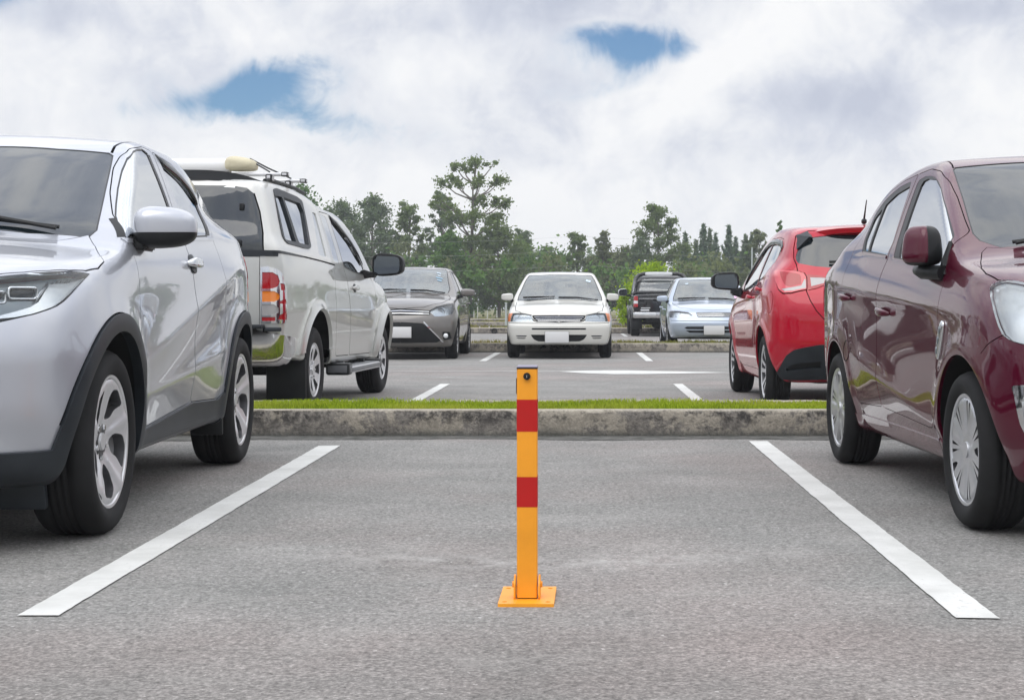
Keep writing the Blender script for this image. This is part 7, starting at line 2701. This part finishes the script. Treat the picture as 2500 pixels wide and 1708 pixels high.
# ================================================================== cars further off
SPEC_TAUPE = dict(
    T=[(-2.1, .98), (-1.9, 1.06), (-1.6, 1.10), (-1.4, 1.15), (-1.0, 1.36), (-.7, 1.44), (-.3, 1.495), (0, 1.495), (.2, 1.468), (.4, 1.405), (.75, 1.22), (1.08, 1.05),
       (1.17, 1.01), (1.5, .96), (1.8, .86), (1.95, .76), (2.1, .6)],
    N=[(.12, 1.92), (.2, 1.97), (.35, 2.03), (.5, 2.05), (.65, 2.03), (.78, 1.97), (.9, 1.88), (1.1, 1.7)],
    R=[(.15, -1.9), (.4, -2.02), (.8, -2.04), (1.0, -2.0), (1.2, -1.9)],
    B=[(-2, .30), (-1.0, .20), (1.0, .20), (2.0, .19)],
    P=[(-2.0, .74), (-1.28, .84), (0, .835), (1.28, .845), (1.6, .83), (2.0, .78)],
    belt=[(-2.0, 1.02), (-1.2, 1.03), (0, .985), (.6, .955), (1.0, .93), (1.3, .90), (1.6, .83), (2.0, .70)],
    prof=[(-.4, .09), (0, .040), (.10, .026), (.25, .012), (.45, .002), (.62, .0), (.78, .008), (.9, .022), (1.0, .042), (1.2, .06)],
    G=[(-2.0, .10), (-1.0, .03), (0, .0), (2.0, .0)],
    shift=[(-2.2, -.06), (-1.4, -.10), (-.6, .0), (0, .12), (.3, .24), (1.1, .24), (1.3, .16), (2.0, .05)],
    kt=[(-2.2, .10), (-.6, .10), (.2, .09), (.4, .06), (1.0, .05), (1.3, .09), (2.0, .12)],
    hw=.85, zs=.30, tum=.36, tumc=.14, crown=.045, cf=.26, pf=2.3, kf=.26, cr=.16, pr=2.4, kr=.25, kft=.11, krt=.10,
    flares=[(1.275, .30, .38, .012, .06), (-1.275, .30, .38, .012, .06)],
    creases=[(1.0, .84, -1.8, .95, .012, .06, .3)],
    xa=1.25, xb=-1.35)

SPEC_WHITE = dict(
    T=[(-2.1, .90), (-1.95, .99), (-1.6, 1.03), (-1.35, 1.07), (-.9, 1.30), (-.65, 1.39), (-.3, 1.425), (0, 1.42), (.2, 1.39), (.38, 1.325), (.7, 1.11), (.95, .945),
       (1.03, .91), (1.4, .87), (1.75, .78), (1.9, .70), (2.0, .6)],
    N=[(.15, 1.86), (.25, 1.90), (.40, 1.93), (.50, 1.935), (.56, 1.92), (.60, 1.87), (.70, 1.84), (.80, 1.78), (.95, 1.6)],
    R=[(.15, -1.85), (.4, -1.96), (.8, -1.98), (1.0, -1.93), (1.2, -1.8)],
    B=[(-2, .30), (-1.0, .20), (1.0, .20), (1.7, .22), (2.0, .23)],
    P=[(-2.0, .76), (-1.19, .83), (0, .83), (1.19, .838), (1.5, .83), (1.95, .80)],
    belt=[(-2.0, .95), (-1.2, .95), (0, .905), (.6, .88), (.9, .865), (1.3, .82), (1.6, .76), (2.0, .62)],
    prof=[(-.4, .09), (0, .040), (.10, .026), (.25, .012), (.45, .002), (.62, .0), (.78, .006), (.9, .018), (1.0, .042), (1.2, .06)],
    G=[(-2.0, .10), (-1.0, .03), (0, .0), (2.0, .0)],
    shift=[(-2.2, -.06), (-1.4, -.10), (-.6, .0), (0, .10), (.3, .18), (1.0, .18), (1.2, .12), (2.0, .05)],
    kt=[(-2.2, .10), (-.6, .10), (.2, .09), (.4, .06), (1.0, .05), (1.3, .08), (2.0, .09)],
    hw=.84, zs=.30, tum=.40, tumc=.14, crown=.04, cf=.15, pf=2.6, kf=.17, cr=.12, pr=2.4, kr=.2, kft=.05, krt=.08,
    flares=[(1.19, .29, .37, .012, .06), (-1.19, .29, .37, .012, .06)], creases=[],
    xa=1.25, xb=-1.35)

SPEC_BLUE = dict(
    T=[(-2.2, .92), (-2.05, 1.01), (-1.7, 1.05), (-1.45, 1.08), (-1.0, 1.31), (-.7, 1.39), (-.3, 1.425), (0, 1.42), (.2, 1.395), (.38, 1.335), (.72, 1.13), (1.0, .955),
       (1.08, .925), (1.45, .89), (1.8, .80), (1.97, .72), (2.1, .6)],
    N=[(.15, 1.95), (.25, 2.01), (.40, 2.05), (.52, 2.05), (.60, 2.01), (.70, 1.96), (.80, 1.90), (.95, 1.7)],
    R=[(.15, -2.0), (.4, -2.12), (.8, -2.14), (1.0, -2.08), (1.2, -1.95)],
    B=[(-2, .30), (-1.0, .20), (1.0, .20), (1.7, .23), (2.0, .25)],
    P=[(-2.1, .76), (-1.23, .845), (0, .842), (1.23, .85), (1.6, .835), (2.05, .80)],
    belt=[(-2.0, .96), (-1.2, .965), (0, .92), (.6, .895), (1.0, .875), (1.3, .83), (1.6, .77), (2.0, .62)],
    prof=[(-.4, .09), (0, .040), (.10, .026), (.25, .012), (.45, .002), (.62, .0), (.78, .006), (.9, .018), (1.0, .042), (1.2, .06)],
    G=[(-2.0, .10), (-1.0, .03), (0, .0), (2.0, .0)],
    shift=[(-2.2, -.06), (-1.4, -.10), (-.6, .0), (0, .10), (.3, .20), (1.0, .20), (1.2, .12), (2.0, .05)],
    kt=[(-2.2, .10), (-.6, .10), (.2, .09), (.4, .06), (1.0, .05), (1.3, .09), (2.0, .10)],
    hw=.85, zs=.30, tum=.40, tumc=.14, crown=.04, cf=.19, pf=2.4, kf=.20, cr=.12, pr=2.4, kr=.2, kft=.07, krt=.08,
    flares=[(1.23, .30, .38, .012, .06), (-1.23, .30, .38, .012, .06)], creases=[],
    xa=1.25, xb=-1.45)

SPEC_BLACK = dict(
    T=[(-2.7, 1.16), (-2.4, 1.19), (-1.0, 1.19), (-.80, 1.21), (-.74, 1.30), (-.64, 1.60), (-.52, 1.72), (-.3, 1.76), (.2, 1.76), (.5, 1.69), (.8, 1.55), (1.15, 1.28), (1.25, 1.21),
       (1.8, 1.15), (2.2, 1.02), (2.35, .85)],
    N=[(.3, 2.2), (.5, 2.32), (.8, 2.36), (1.0, 2.28), (1.2, 2.1)],
    R=[(.35, -2.42), (.6, -2.50), (1.1, -2.50), (1.25, -2.48), (1.8, -2.4)],
    B=[(-2.6, .55), (-1.9, .48), (-1.0, .40), (1.0, .40), (2.3, .42)],
    P=[(-2.6, .80), (-2.3, .845), (-1.52, .86), (0, .865), (1.52, .865), (1.9, .84), (2.3, .78)],
    belt=[(-2.6, 1.16), (-1.4, 1.17), (-.5, 1.18), (.6, 1.16), (1.0, 1.14), (1.3, 1.10), (1.8, 1.03), (2.3, .85)],
    prof=[(-.4, .08), (0, .030), (.12, .020), (.30, .008), (.50, .0), (.70, .0), (.85, .006), (.95, .018), (1.0, .030), (1.2, .05)],
    G=[(-2.6, .0), (2.3, .0)],
    shift=[(-2.7, -.02), (-1.0, -.02), (-.5, .0), (.4, .2), (1.1, .2), (2.3, .06)],
    kt=[(-2.6, .06), (-1.0, .06), (-.5, .10), (.3, .09), (1.0, .05), (2.3, .12)],
    hw=.865, zs=.48, tum=.26, tumc=.10, crown=.03, cf=.2, pf=2.6, kf=.25, cr=.05, pr=2.6, kr=.10, kft=.10, krt=.06,
    flares=[(1.52, .37, .46, .05, .06), (-1.52, .37, .46, .05, .06)], creases=[],
    xa=1.5, xb=-1.75, z0=.85)


def facing_saloon(name, spec, loc, label, PA, d, group):
    """saloon seen nose on: panels, lamps, grille, see-through screen with a cabin behind it"""
    car = empty(name, (loc[0], loc[1], 0), R(loc[2]))
    tag(car, label, 'car', group)
    sh = Shell(spec, .030)
    k = sh.k
    xw, zc, Ra = d['xw'], d['zc'], d['Ra']
    for x in (xw, -xw):
        arch_loop(sh, 'arch', x, zc, Ra, .28)
    b = lambda x: float(k.belt(x))
    T = lambda x: float(k.T(x))
    # side windows from the waist line up
    xs0, xs1 = d['ws'][0], d['ws'][1]
    head = [(-.98, T(-.98) - .10), (-.7, T(-.7) - .085), (-.3, T(-.3) - .085), (0, T(0) - .085), (.22, T(.2) - .095)]
    fw = rnd([(d['wf'], b(d['wf']) + .03), (.45, T(.68) - .10), head[4], head[3], (-.10, T(0) - .085), (-.04, b(0) + .02)], .03)
    rw = rnd([(-.10, b(0) + .02), (-.17, T(-.3) - .085), head[2], head[1], head[0], (-1.12, b(-1.1) + .04), (-1.0, b(-1) + .02)], .03)
    window(sh, 'front_glass', fw, .014)
    window(sh, 'rear_glass', rw, .014)
    fd = rnd([(.90, b(.9) - .01), (d['wf'] + .02, b(d['wf']) + .05), (.46, T(.68) - .07), (.22, T(.2) - .06), (-.135, T(0) - .055), (-.065, b(0)), (-.08, .31), (.80, .30, .06), (.90, .5)], .03)
    rd = rnd([(-.145, T(0) - .055), (-.7, T(-.7) - .055), (-1.0, T(-1.0) - .075), (-1.18, b(-1.1) + .03), (-1.15, b(-1) - .15), (-.95, .62, .08), (-.82, .31), (-.088, .31), (-.075, b(0))], .03)
    panel(sh, 'door_front', 'side', fd, .004)
    panel(sh, 'door_rear', 'side', rd, .004)
    for nm, ax, pts in d['cuts']:
        sh.cut(nm, ax, pts)
    sh.cut('windscreen', 'top', d['screen'])
    sh.cut('seal', 'top', bon_half(d['screen'], -.012))
    sh.cut('rear_screen', 'top', [(-.86, 0), (-.88, .36), (-.92, .47), (-1.24, .52), (-1.36, .48), (-1.40, .3), (-1.41, 0)])
    sh.cut('bonnet', 'top', bon_half(d['bonnet'], .004))
    sh.cut('gap', 'top', bon_half(d['bonnet'], -.005))
    sh.cut('tail_lamp', 'p3', [(-1.85, .72, .95), (-1.7, .80, .92), (-1.7, .80, .74), (-1.85, .74, .72), (-1.98, .5, .74), (-1.98, .5, .93)])
    sh.low = [(-.88, .88, .28, 'sill')]
    sh.build()
    sh.emit('body', 'body', PA, car, 0, .014, 'mid')
    sh.emit('sill', 'sill', PA, car, 0, .014, 'mid')
    sh.emit('floor_pan', 'under', MAT['under'], car, 0, 0, 'mid')
    doors = sh.emit('door', 'door_front', PA, car, 0, .014) + sh.emit('door', 'door_rear', PA, car, 0, .014)
    sh.emit('bonnet', 'bonnet', PA, car, .001, .02, 'mid')
    sh.emit('panel_seam', 'gap', MAT['gapblack'], car, -.008, 0, 'mid')
    sh.emit('side_window', 'front_glass', MAT['clear_side'], car, -.005)
    sh.emit('side_window', 'rear_glass', MAT['clear_side'], car, -.005)
    sh.emit('window_seal', 'seal', MAT['seal'], car, -.001, .008, 'mid')
    wsn = sh.emit('windscreen', 'windscreen', MAT['clear'], car, -.003, 0, 'mid')[0]
    sh.emit('rear_window', 'rear_screen', MAT['clear_side'], car, -.002, 0, 'mid')
    sh.emit('tail_light', 'tail_lamp', MAT['red_lens'], car, .003, .01)
    for out, regs, mt, off, sk, side in d['emit']:
        sh.emit(out, regs, MAT[mt] if isinstance(mt, str) else mt, car, off, sk, side)
    hl = sh.emit('headlight', 'lamp', MAT['lens'], car, .004, .012)
    for h, s in zip(hl, (1, -1)):
        p, n, t = sh.patch('lamp')
        q = p - n * .03
        if s < 0:
            q = q * [1, -1, 1]
            t = t[:, ::-1]
        mesh_obj('lamp_reflector', q, t, MAT['lamp_grey'], h)
        if d.get('amber'):
            sh.emit('indicator_lens', 'amber', MAT['amber_dull'], h, .006, .012, 'left' if s > 0 else 'right')
        if d.get('bulb'):
            x, y, z, r = d['bulb']
            m = Matrix.Translation((x, s * y, z))
            V, Fc = lathe([(r, .02), (r * .85, .0), (r * .4, -.02)], 24)
            mesh_obj('lamp_bowl', [m @ Vector((yy, xx, zz)) for xx, yy, zz in V], Fc, MAT['reflector'], h)
    wells(car, sh, (xw, -xw), zc, Ra)
    axle_gear(car, (xw, -xw), .66, .27)
    wheels(car, xw, -xw, d['yo'], zc, d['tw'], d['rr'], d['style'])
    cabin(car, d['dash'][0], .60, d['dash'][1])
    mp, ms, arm = d['mirror']
    for s in (1, -1):
        mirror(car, mp, ms, PA, d.get('mlow'), 1, s, arm=arm, e=d.get('me', .55), split=-ms[2] * .9)
        handle(doors[0 if s > 0 else 1], sh, .02, b(0) - .14, s, PA, .09, .018, cup=False, out=.04)
        handle(doors[2 if s > 0 else 3], sh, -.98, b(-1) - .14, s, PA, .09, .018, cup=False, out=.04)
    for w in d['wipers']:
        wiper(car, sh, w)
    plate_front(car, *d['plate'])
    # papers on the inside of the screen
    for (x, y, w, h, mt) in d['stickers']:
        m = sh.frame('top', x, abs(y), 1 if y >= 0 else -1, .002)
        sheet('sticker', [(-h, -w), (h, -w), (h, w), (-h, w)], MAT[mt], wsn, m, .002)
    return car


def taupe_car():
    PA = paint('grey_brown_metallic', (0.165, 0.155, 0.145), 0.5, 0.30, dirt=0.1)
    d = dict(xw=1.275, zc=.298, Ra=.362, yo=.835, tw=.185, rr=.212, style=style_ten, ws=(.3, 1.08), wf=.80, dash=(.70, 1.0), plate=(2.06, .43, .34, .155),
             screen=[(.255, 0), (.23, .35), (.14, .535), (.165, .56), (.45, .60), (.75, .66), (.90, .64), (1.0, .4), (1.05, 0)],
             bonnet=[(1.90, 0), (1.84, .35), (1.62, .62), (1.35, .71), (1.05, .70), (.95, .665), (1.06, .4), (1.10, 0)],
             bulb=(1.78, .62, .76, .06),
             cuts=[('chrome', 'front', [(0, .772), (.44, .752), (.44, .742), (0, .760)]), ('chrome', 'front', [(0, .733), (.44, .720), (.44, .710), (0, .721)]),
                   ('slot', 'front', [(0, .80), (.45, .77), (.46, .70), (0, .690)]),
                   ('lamp', 'p3', [(1.90, .44, .765), (1.82, .58, .845), (1.70, .70, .875), (1.52, .775, .885), (1.45, .80, .865), (1.55, .80, .79), (1.70, .765, .71), (1.82, .66, .68), (1.90, .52, .675)]),
                   ('intake', 'front', rnd([(0, .20 + .06), (.56, .265), (.62, .30, .02), (.36, .57, .05), (0, .59)], .02)),
                   ('chrome', 'front', [(.36, .60), (.38, .585), (.66, .285), (.64, .27), (.60, .30), (.36, .58)]),
                   ('fog_dark', 'front', rnd([(.64, .44), (.76, .43), (.78, .32), (.66, .30)], .03))],
             emit=[('grille_bar', 'chrome', 'chrome', .006, .01, 'mid'), ('grille', ('slot', 'intake', 'fog_dark'), 'black', -.01, 0, 'mid')],
             mirror=((.72, .955, 1.055), (.085, .115, .068), ((.74, .80, .99), (.72, .88, 1.0), .05, .03)), mlow=MAT['black'],
             wipers=[[(.93, .60), (1.0, .3), (1.03, .05)], [(.99, -.02), (.97, -.3), (.90, -.55)]],
             stickers=[(.36, .45, .035, .016, 'sticker'), (.44, .46, .025, .014, 'sticker'), (.51, .47, .055, .014, 'sticker_blue'), (.58, .48, .038, .013, 'sticker_blue')])
    car = facing_saloon('parked_saloon', SPEC_TAUPE, (-2.82, 25.97, -90), 'brown grey saloon with a wide black lower intake, partly behind the silver pickup', PA, d, 'cars facing the camera in the far rows')
    for s in (1, -1):
        superell('fog_lamp', (.02, .038, .038), MAT['white_lens'], car, Matrix.Translation((1.92, s * .70, .375)), .9, .9, 18, 10)
    return car


def white_car():
    PA = paint('pearl_white', (0.60, 0.595, 0.555), 0.1, 0.3, dirt=0.12)
    d = dict(xw=1.19, zc=.288, Ra=.350, yo=.835, tw=.180, rr=.185, style=style_hubcap, ws=(.3, .97), wf=.74, dash=(.62, .88), plate=(1.965, .345, .36, .165, 0, -.03),
             screen=[(.285, 0), (.26, .35), (.20, .505), (.22, .525), (.45, .60), (.70, .68), (.80, .69), (.90, .5), (.945, 0)],
             bonnet=[(1.875, 0), (1.85, .35), (1.745, .60), (1.66, .69), (1.35, .715), (1.0, .71), (.86, .71), (.95, .5), (1.0, 0)],
             amber=True, bulb=(1.72, .60, .655, .055),
             cuts=[('chrome', 'front', [(0, .670), (.39, .667), (.39, .660), (0, .663)]), ('chrome', 'front', [(0, .641), (.37, .639), (.365, .632), (0, .634)]), ('chrome', 'front', [(0, .612), (.34, .611), (.335, .604), (0, .605)]),
                   ('slot', 'front', rnd([(0, .695), (.43, .690), (.40, .63), (.34, .588), (0, .586)], .02)),
                   ('amber', 'p3', [(1.68, .715, .72), (1.55, .80, .715), (1.55, .80, .595), (1.68, .715, .592)]),
                   ('lamp', 'p3', [(1.82, .45, .70), (1.74, .55, .722), (1.68, .712, .72), (1.68, .712, .592), (1.78, .58, .59), (1.84, .42, .595)]),
                   ('seam', 'front', [(0, .568), (.60, .570), (.80, .575), (.80, .566), (.60, .560), (0, .558)]),
                   ('slot', 'front', rnd([(0, .492), (.43, .490), (.43, .464), (0, .462)], .008)),
                   ('intake', 'front', rnd([(0, .385), (.45, .385), (.40, .31), (.33, .275), (0, .272)], .02)),
                   ('fogslot', 'front', rnd([(.50, .372), (.70, .372), (.66, .352), (.53, .350)], .008)), ('fogslot', 'front', rnd([(.52, .335), (.69, .338), (.65, .32), (.55, .318)], .006))],
             emit=[('grille_bar', 'chrome', 'chrome', .004, .01, 'mid'), ('grille', ('slot', 'intake'), 'black', -.012, 0, 'mid'), ('bumper_seam', 'seam', 'gapblack', -.006, 0, 'mid'), ('bumper_slot', 'fogslot', 'cladding', -.008, 0, 'both')],
             mirror=((.70, .875, .985), (.075, .095, .066), ((.72, .77, .92), (.70, .82, .93), .05, .03)), me=.4,
             wipers=[[(.84, .62), (.90, .3), (.925, -.02)], [(.88, -.08), (.87, -.35), (.80, -.60)]],
             stickers=[(.42, .47, .04, .03, 'sticker')])
    return facing_saloon('parked_saloon', SPEC_WHITE, (-.36, 26.29, -90), 'pearl white old saloon facing the camera, centred between two bay lines', PA, d, 'cars facing the camera in the far rows')


def blue_car():
    PA = paint('pale_blue_silver', (0.43, 0.49, 0.58), 0.4, 0.3, dirt=0.15)
    d = dict(xw=1.23, zc=.296, Ra=.358, yo=.84, tw=.180, rr=.20, style=style_ten, ws=(.3, 1.02), wf=.78, dash=(.66, .90), plate=(2.085, .385, .37, .16, 0, .0),
             screen=[(.285, 0), (.26, .35), (.18, .51), (.20, .53), (.45, .60), (.73, .68), (.84, .69), (.94, .5), (.99, 0)],
             bonnet=[(1.88, 0), (1.82, .38), (1.66, .62), (1.40, .71), (1.0, .715), (.90, .71), (1.0, .5), (1.05, 0)],
             bulb=(1.80, .58, .675, .055),
             cuts=[('chrome', 'front', [(0, .706), (.315, .703), (.315, .697), (0, .699)]), ('chrome', 'front', [(0, .684), (.31, .682), (.31, .676), (0, .677)]), ('chrome', 'front', [(0, .660), (.30, .658), (.297, .652), (0, .653)]),
                   ('slot', 'front', rnd([(0, .728), (.33, .722), (.30, .635), (0, .632)], .015)),
                   ('lamp', 'p3', [(1.90, .38, .665), (1.84, .44, .715), (1.74, .60, .735), (1.60, .755, .735), (1.55, .785, .715), (1.60, .785, .635), (1.76, .66, .62), (1.88, .44, .622)]),
                   ('seam', 'front', [(0, .565), (.60, .568), (.80, .575), (.80, .564), (.60, .557), (0, .555)]),
                   ('slot', 'front', rnd([(0, .46), (.50, .455), (.56, .43), (.50, .405), (0, .40)], .01)), ('slot', 'front', rnd([(0, .385), (.53, .385), (.46, .335), (0, .33)], .01))],
             emit=[('grille_bar', 'chrome', 'chrome', .004, .01, 'mid'), ('grille', 'slot', 'black', -.012, 0, 'mid'), ('bumper_seam', 'seam', 'gapblack', -.006, 0, 'mid')],
             mirror=((.72, .905, .985), (.075, .105, .064), ((.74, .78, .92), (.72, .84, .93), .05, .03)), me=.45,
             wipers=[[(.88, .62), (.95, .3), (.97, -.02)], [(.93, -.08), (.91, -.35), (.84, -.60)]],
             stickers=[(.78, .55, .05, .06, 'sticker_pink'), (.42, -.40, .03, .02, 'sticker')])
    return facing_saloon('parked_saloon', SPEC_BLUE, (2.49, 31.05, -90), 'pale blue silver saloon facing the camera, half hidden by the red hatchback', PA, d, 'cars facing the camera in the far rows')


def black_pickup():
    car = empty('black_pickup', (2.29, 45.62, 0), R(90))
    tag(car, 'black pickup with a roll bar seen from behind, beyond the pale blue saloon', 'pickup truck')
    PA = paint('black_paint', (0.006, 0.0065, 0.008), 0.0, 0.3, dirt=0.08)
    sh = Shell(SPEC_BLACK, .034)
    xf, xr, zc = 1.52, -1.52, .37
    arch_loop(sh, 'arch', xf, zc, .47, .50)
    arch_loop(sh, 'arch', xr, zc, .47, .56)
    window(sh, 'front_glass', rnd([(-.05, 1.20), (-.05, 1.66), (.30, 1.66), (.85, 1.26), (.80, 1.19)], .04))
    window(sh, 'rear_glass', rnd([(-.12, 1.20), (-.12, 1.66), (-.42, 1.64), (-.56, 1.40), (-.58, 1.22)], .04))
    panel(sh, 'door_front', 'side', rnd([(-.08, 1.70), (.32, 1.70), (.95, 1.22), (1.0, .6), (.9, .45), (-.08, .45)], .05), .005)
    panel(sh, 'door_rear', 'side', rnd([(-.09, 1.70), (-.45, 1.69), (-.64, 1.35), (-.70, 1.0), (-.68, .45), (-.09, .45)], .05), .005)
    sh.cut('rear_screen', 'rear', [(0, 1.64), (.48, 1.63), (.56, 1.58), (.62, 1.30), (0, 1.30)])
    sh.cut('tail_red', 'p3', [(-2.47, .725, 1.13), (-2.40, .82, 1.13), (-2.40, .83, 1.0), (-2.47, .725, 1.0)])
    sh.cut('tail_clear', 'p3', [(-2.47, .725, 1.0), (-2.40, .83, 1.0), (-2.40, .83, .92), (-2.47, .725, .92)])
    sh.cut('tail_red', 'p3', [(-2.47, .725, .92), (-2.40, .83, .92), (-2.40, .83, .83), (-2.47, .725, .83)])
    sh.cut('tailgate', 'rear', [(0, 1.15), (.70, 1.145), (.70, .70), (0, .70)])
    sh.cut('gap', 'rear', [(0, 1.158), (.708, 1.153), (.708, .692), (0, .692)])
    sh.cut('windscreen', 'top', [(.55, 0), (.45, .5), (.40, .58), (.9, .68), (1.1, .6), (1.2, 0)])
    sh.build()
    sh.emit('body', 'body', PA, car, 0, .014, 'mid')
    sh.emit('floor_pan', 'under', MAT['under'], car, 0, 0, 'mid')
    doors = sh.emit('door', 'door_front', PA, car, 0, .014) + sh.emit('door', 'door_rear', PA, car, 0, .014)
    sh.emit('panel_seam', 'gap', MAT['gapblack'], car, -.010, 0, 'mid')
    sh.emit('side_window', 'front_glass', MAT['tint'], car, -.004)
    sh.emit('side_window', 'rear_glass', MAT['tint'], car, -.004)
    sh.emit('window_seal', 'seal', MAT['seal'], car, 0, .008, 'mid')
    sh.emit('rear_window', 'rear_screen', MAT['clear_green'], car, 0, .01, 'mid')
    sh.emit('windscreen', 'windscreen', MAT['plain_clear'], car, 0, 0, 'mid')
    tg = sh.emit('tailgate', 'tailgate', PA, car, .002, .015, 'mid')[0]
    tl = sh.emit('tail_light', ('tail_red',), MAT['red_lens'], car, .006, .02)
    for i, sd in enumerate(('left', 'right')):
        sh.emit('clear_lens', 'tail_clear', MAT['white_lens'], tl[i], .006, .02, sd)
    # handle strip, badges (plain bright bars) and tailgate lid lip
    bm = bmesh.new()
    add_box(bm, (-2.515, 0, 1.04), (.02, .34, .055), bev=.008)
    add_box(bm, (-2.512, .44, 1.06), (.012, .50, .014), bev=.004)
    add_box(bm, (-2.512, -.44, 1.06), (.012, .50, .014), bev=.004)
    bm_obj('tailgate_handle', bm, MAT['chrome'], tg, angle=R(40))
    bm = bmesh.new()
    add_box(bm, (-2.512, .50, .80), (.012, .26, .018), bev=.003)
    add_box(bm, (-2.512, .52, .74), (.012, .24, .040), bev=.003)
    bm_obj('badge', bm, MAT['white_lens'], tg, angle=R(40))
    # chrome step bumper in two halves round the plate recess
    bm = bmesh.new()
    for s in (1, -1):
        add_box(bm, (-2.60, s * .52, .60), (.16, .62, .17), Matrix.Rotation(R(4) * s, 3, 'Z'), bev=.03, mat=0)
        add_box(bm, (-2.48, s * .80, .60), (.20, .10, .15), bev=.03, mat=0)
    add_box(bm, (-2.58, 0, .60), (.10, .46, .20), bev=.02, mat=1)
    bm_obj('bumper', bm, [MAT['chrome'], MAT['black']], car, angle=R(40))
    bm = bmesh.new()
    add_box(bm, (-2.40, 0, .45), (.10, 1.0, .10), bev=.02)
    for s in (1, -1):
        add_box(bm, (-1.98, s * .72, .38), (.03, .28, .36), bev=.01)
        add_box(bm, (-2.2, s * .35, .47), (.5, .08, .10), bev=.02)
    bm_obj('tow_frame', bm, MAT['black'], car, angle=R(40))
    # roll bar behind the cab with a light bar on its crown
    bm = bmesh.new()
    hoop = [(-1.15, .80, 1.20), (-1.0, .775, 1.40), (-.86, .72, 1.64), (-.82, .64, 1.74), (-.80, .50, 1.785), (-.80, 0, 1.795), (-.80, -.50, 1.785), (-.82, -.64, 1.74), (-.86, -.72, 1.64), (-1.0, -.775, 1.40), (-1.15, -.80, 1.20)]
    add_tube(bm, [tuple(q) for q in hoop], .062, 10)
    for s in (1, -1):
        add_tube(bm, [(-.88, s * .73, 1.60), (-1.25, s * .79, 1.36), (-1.75, s * .80, 1.22)], .045, 8)
        add_box(bm, (-1.40, s * .80, 1.21), (1.0, .10, .05), bev=.02)
    add_box(bm, (-1.05, 0, 1.235), (.30, 1.55, .10), bev=.03)
    rb = bm_obj('roll_bar', bm, PA, car, angle=R(40))
    superell('brake_light_bar', (.02, .40, .052), MAT['white_lens'], rb, Matrix.Translation((-.865, .05, 1.785)), .4, .4, 24, 10)
    wells(car, sh, (xf, xr), zc, .47, zlow=.52)
    axle_gear(car, (xf, xr), .70, .36, (-2.3, -.4, .42))
    superell('differential', (.18, .20, .16), MAT['under'], car, Matrix.Translation((xr, .1, .36)), .9, .9, 18, 10)
    wheels(car, xf, xr, .885, zc, .245, .225, style_six)
    for s in (1, -1):
        mirror(car, (.75, 1.06, 1.26), (.10, .14, .12), MAT['chrome'], None, 1, s, arm=((.72, .84, 1.18), (.74, .94, 1.18), .06, .04), e=.5)
        handle(doors[0 if s > 0 else 1], sh, .02, 1.03, s, MAT['chrome'], .10, .02, cup=False)
    return car

# ================================================================== put the cars in
suv()
sedan()
pickup()
rolled_load()
hatch()
taupe_car()
white_car()
blue_car()
black_pickup()
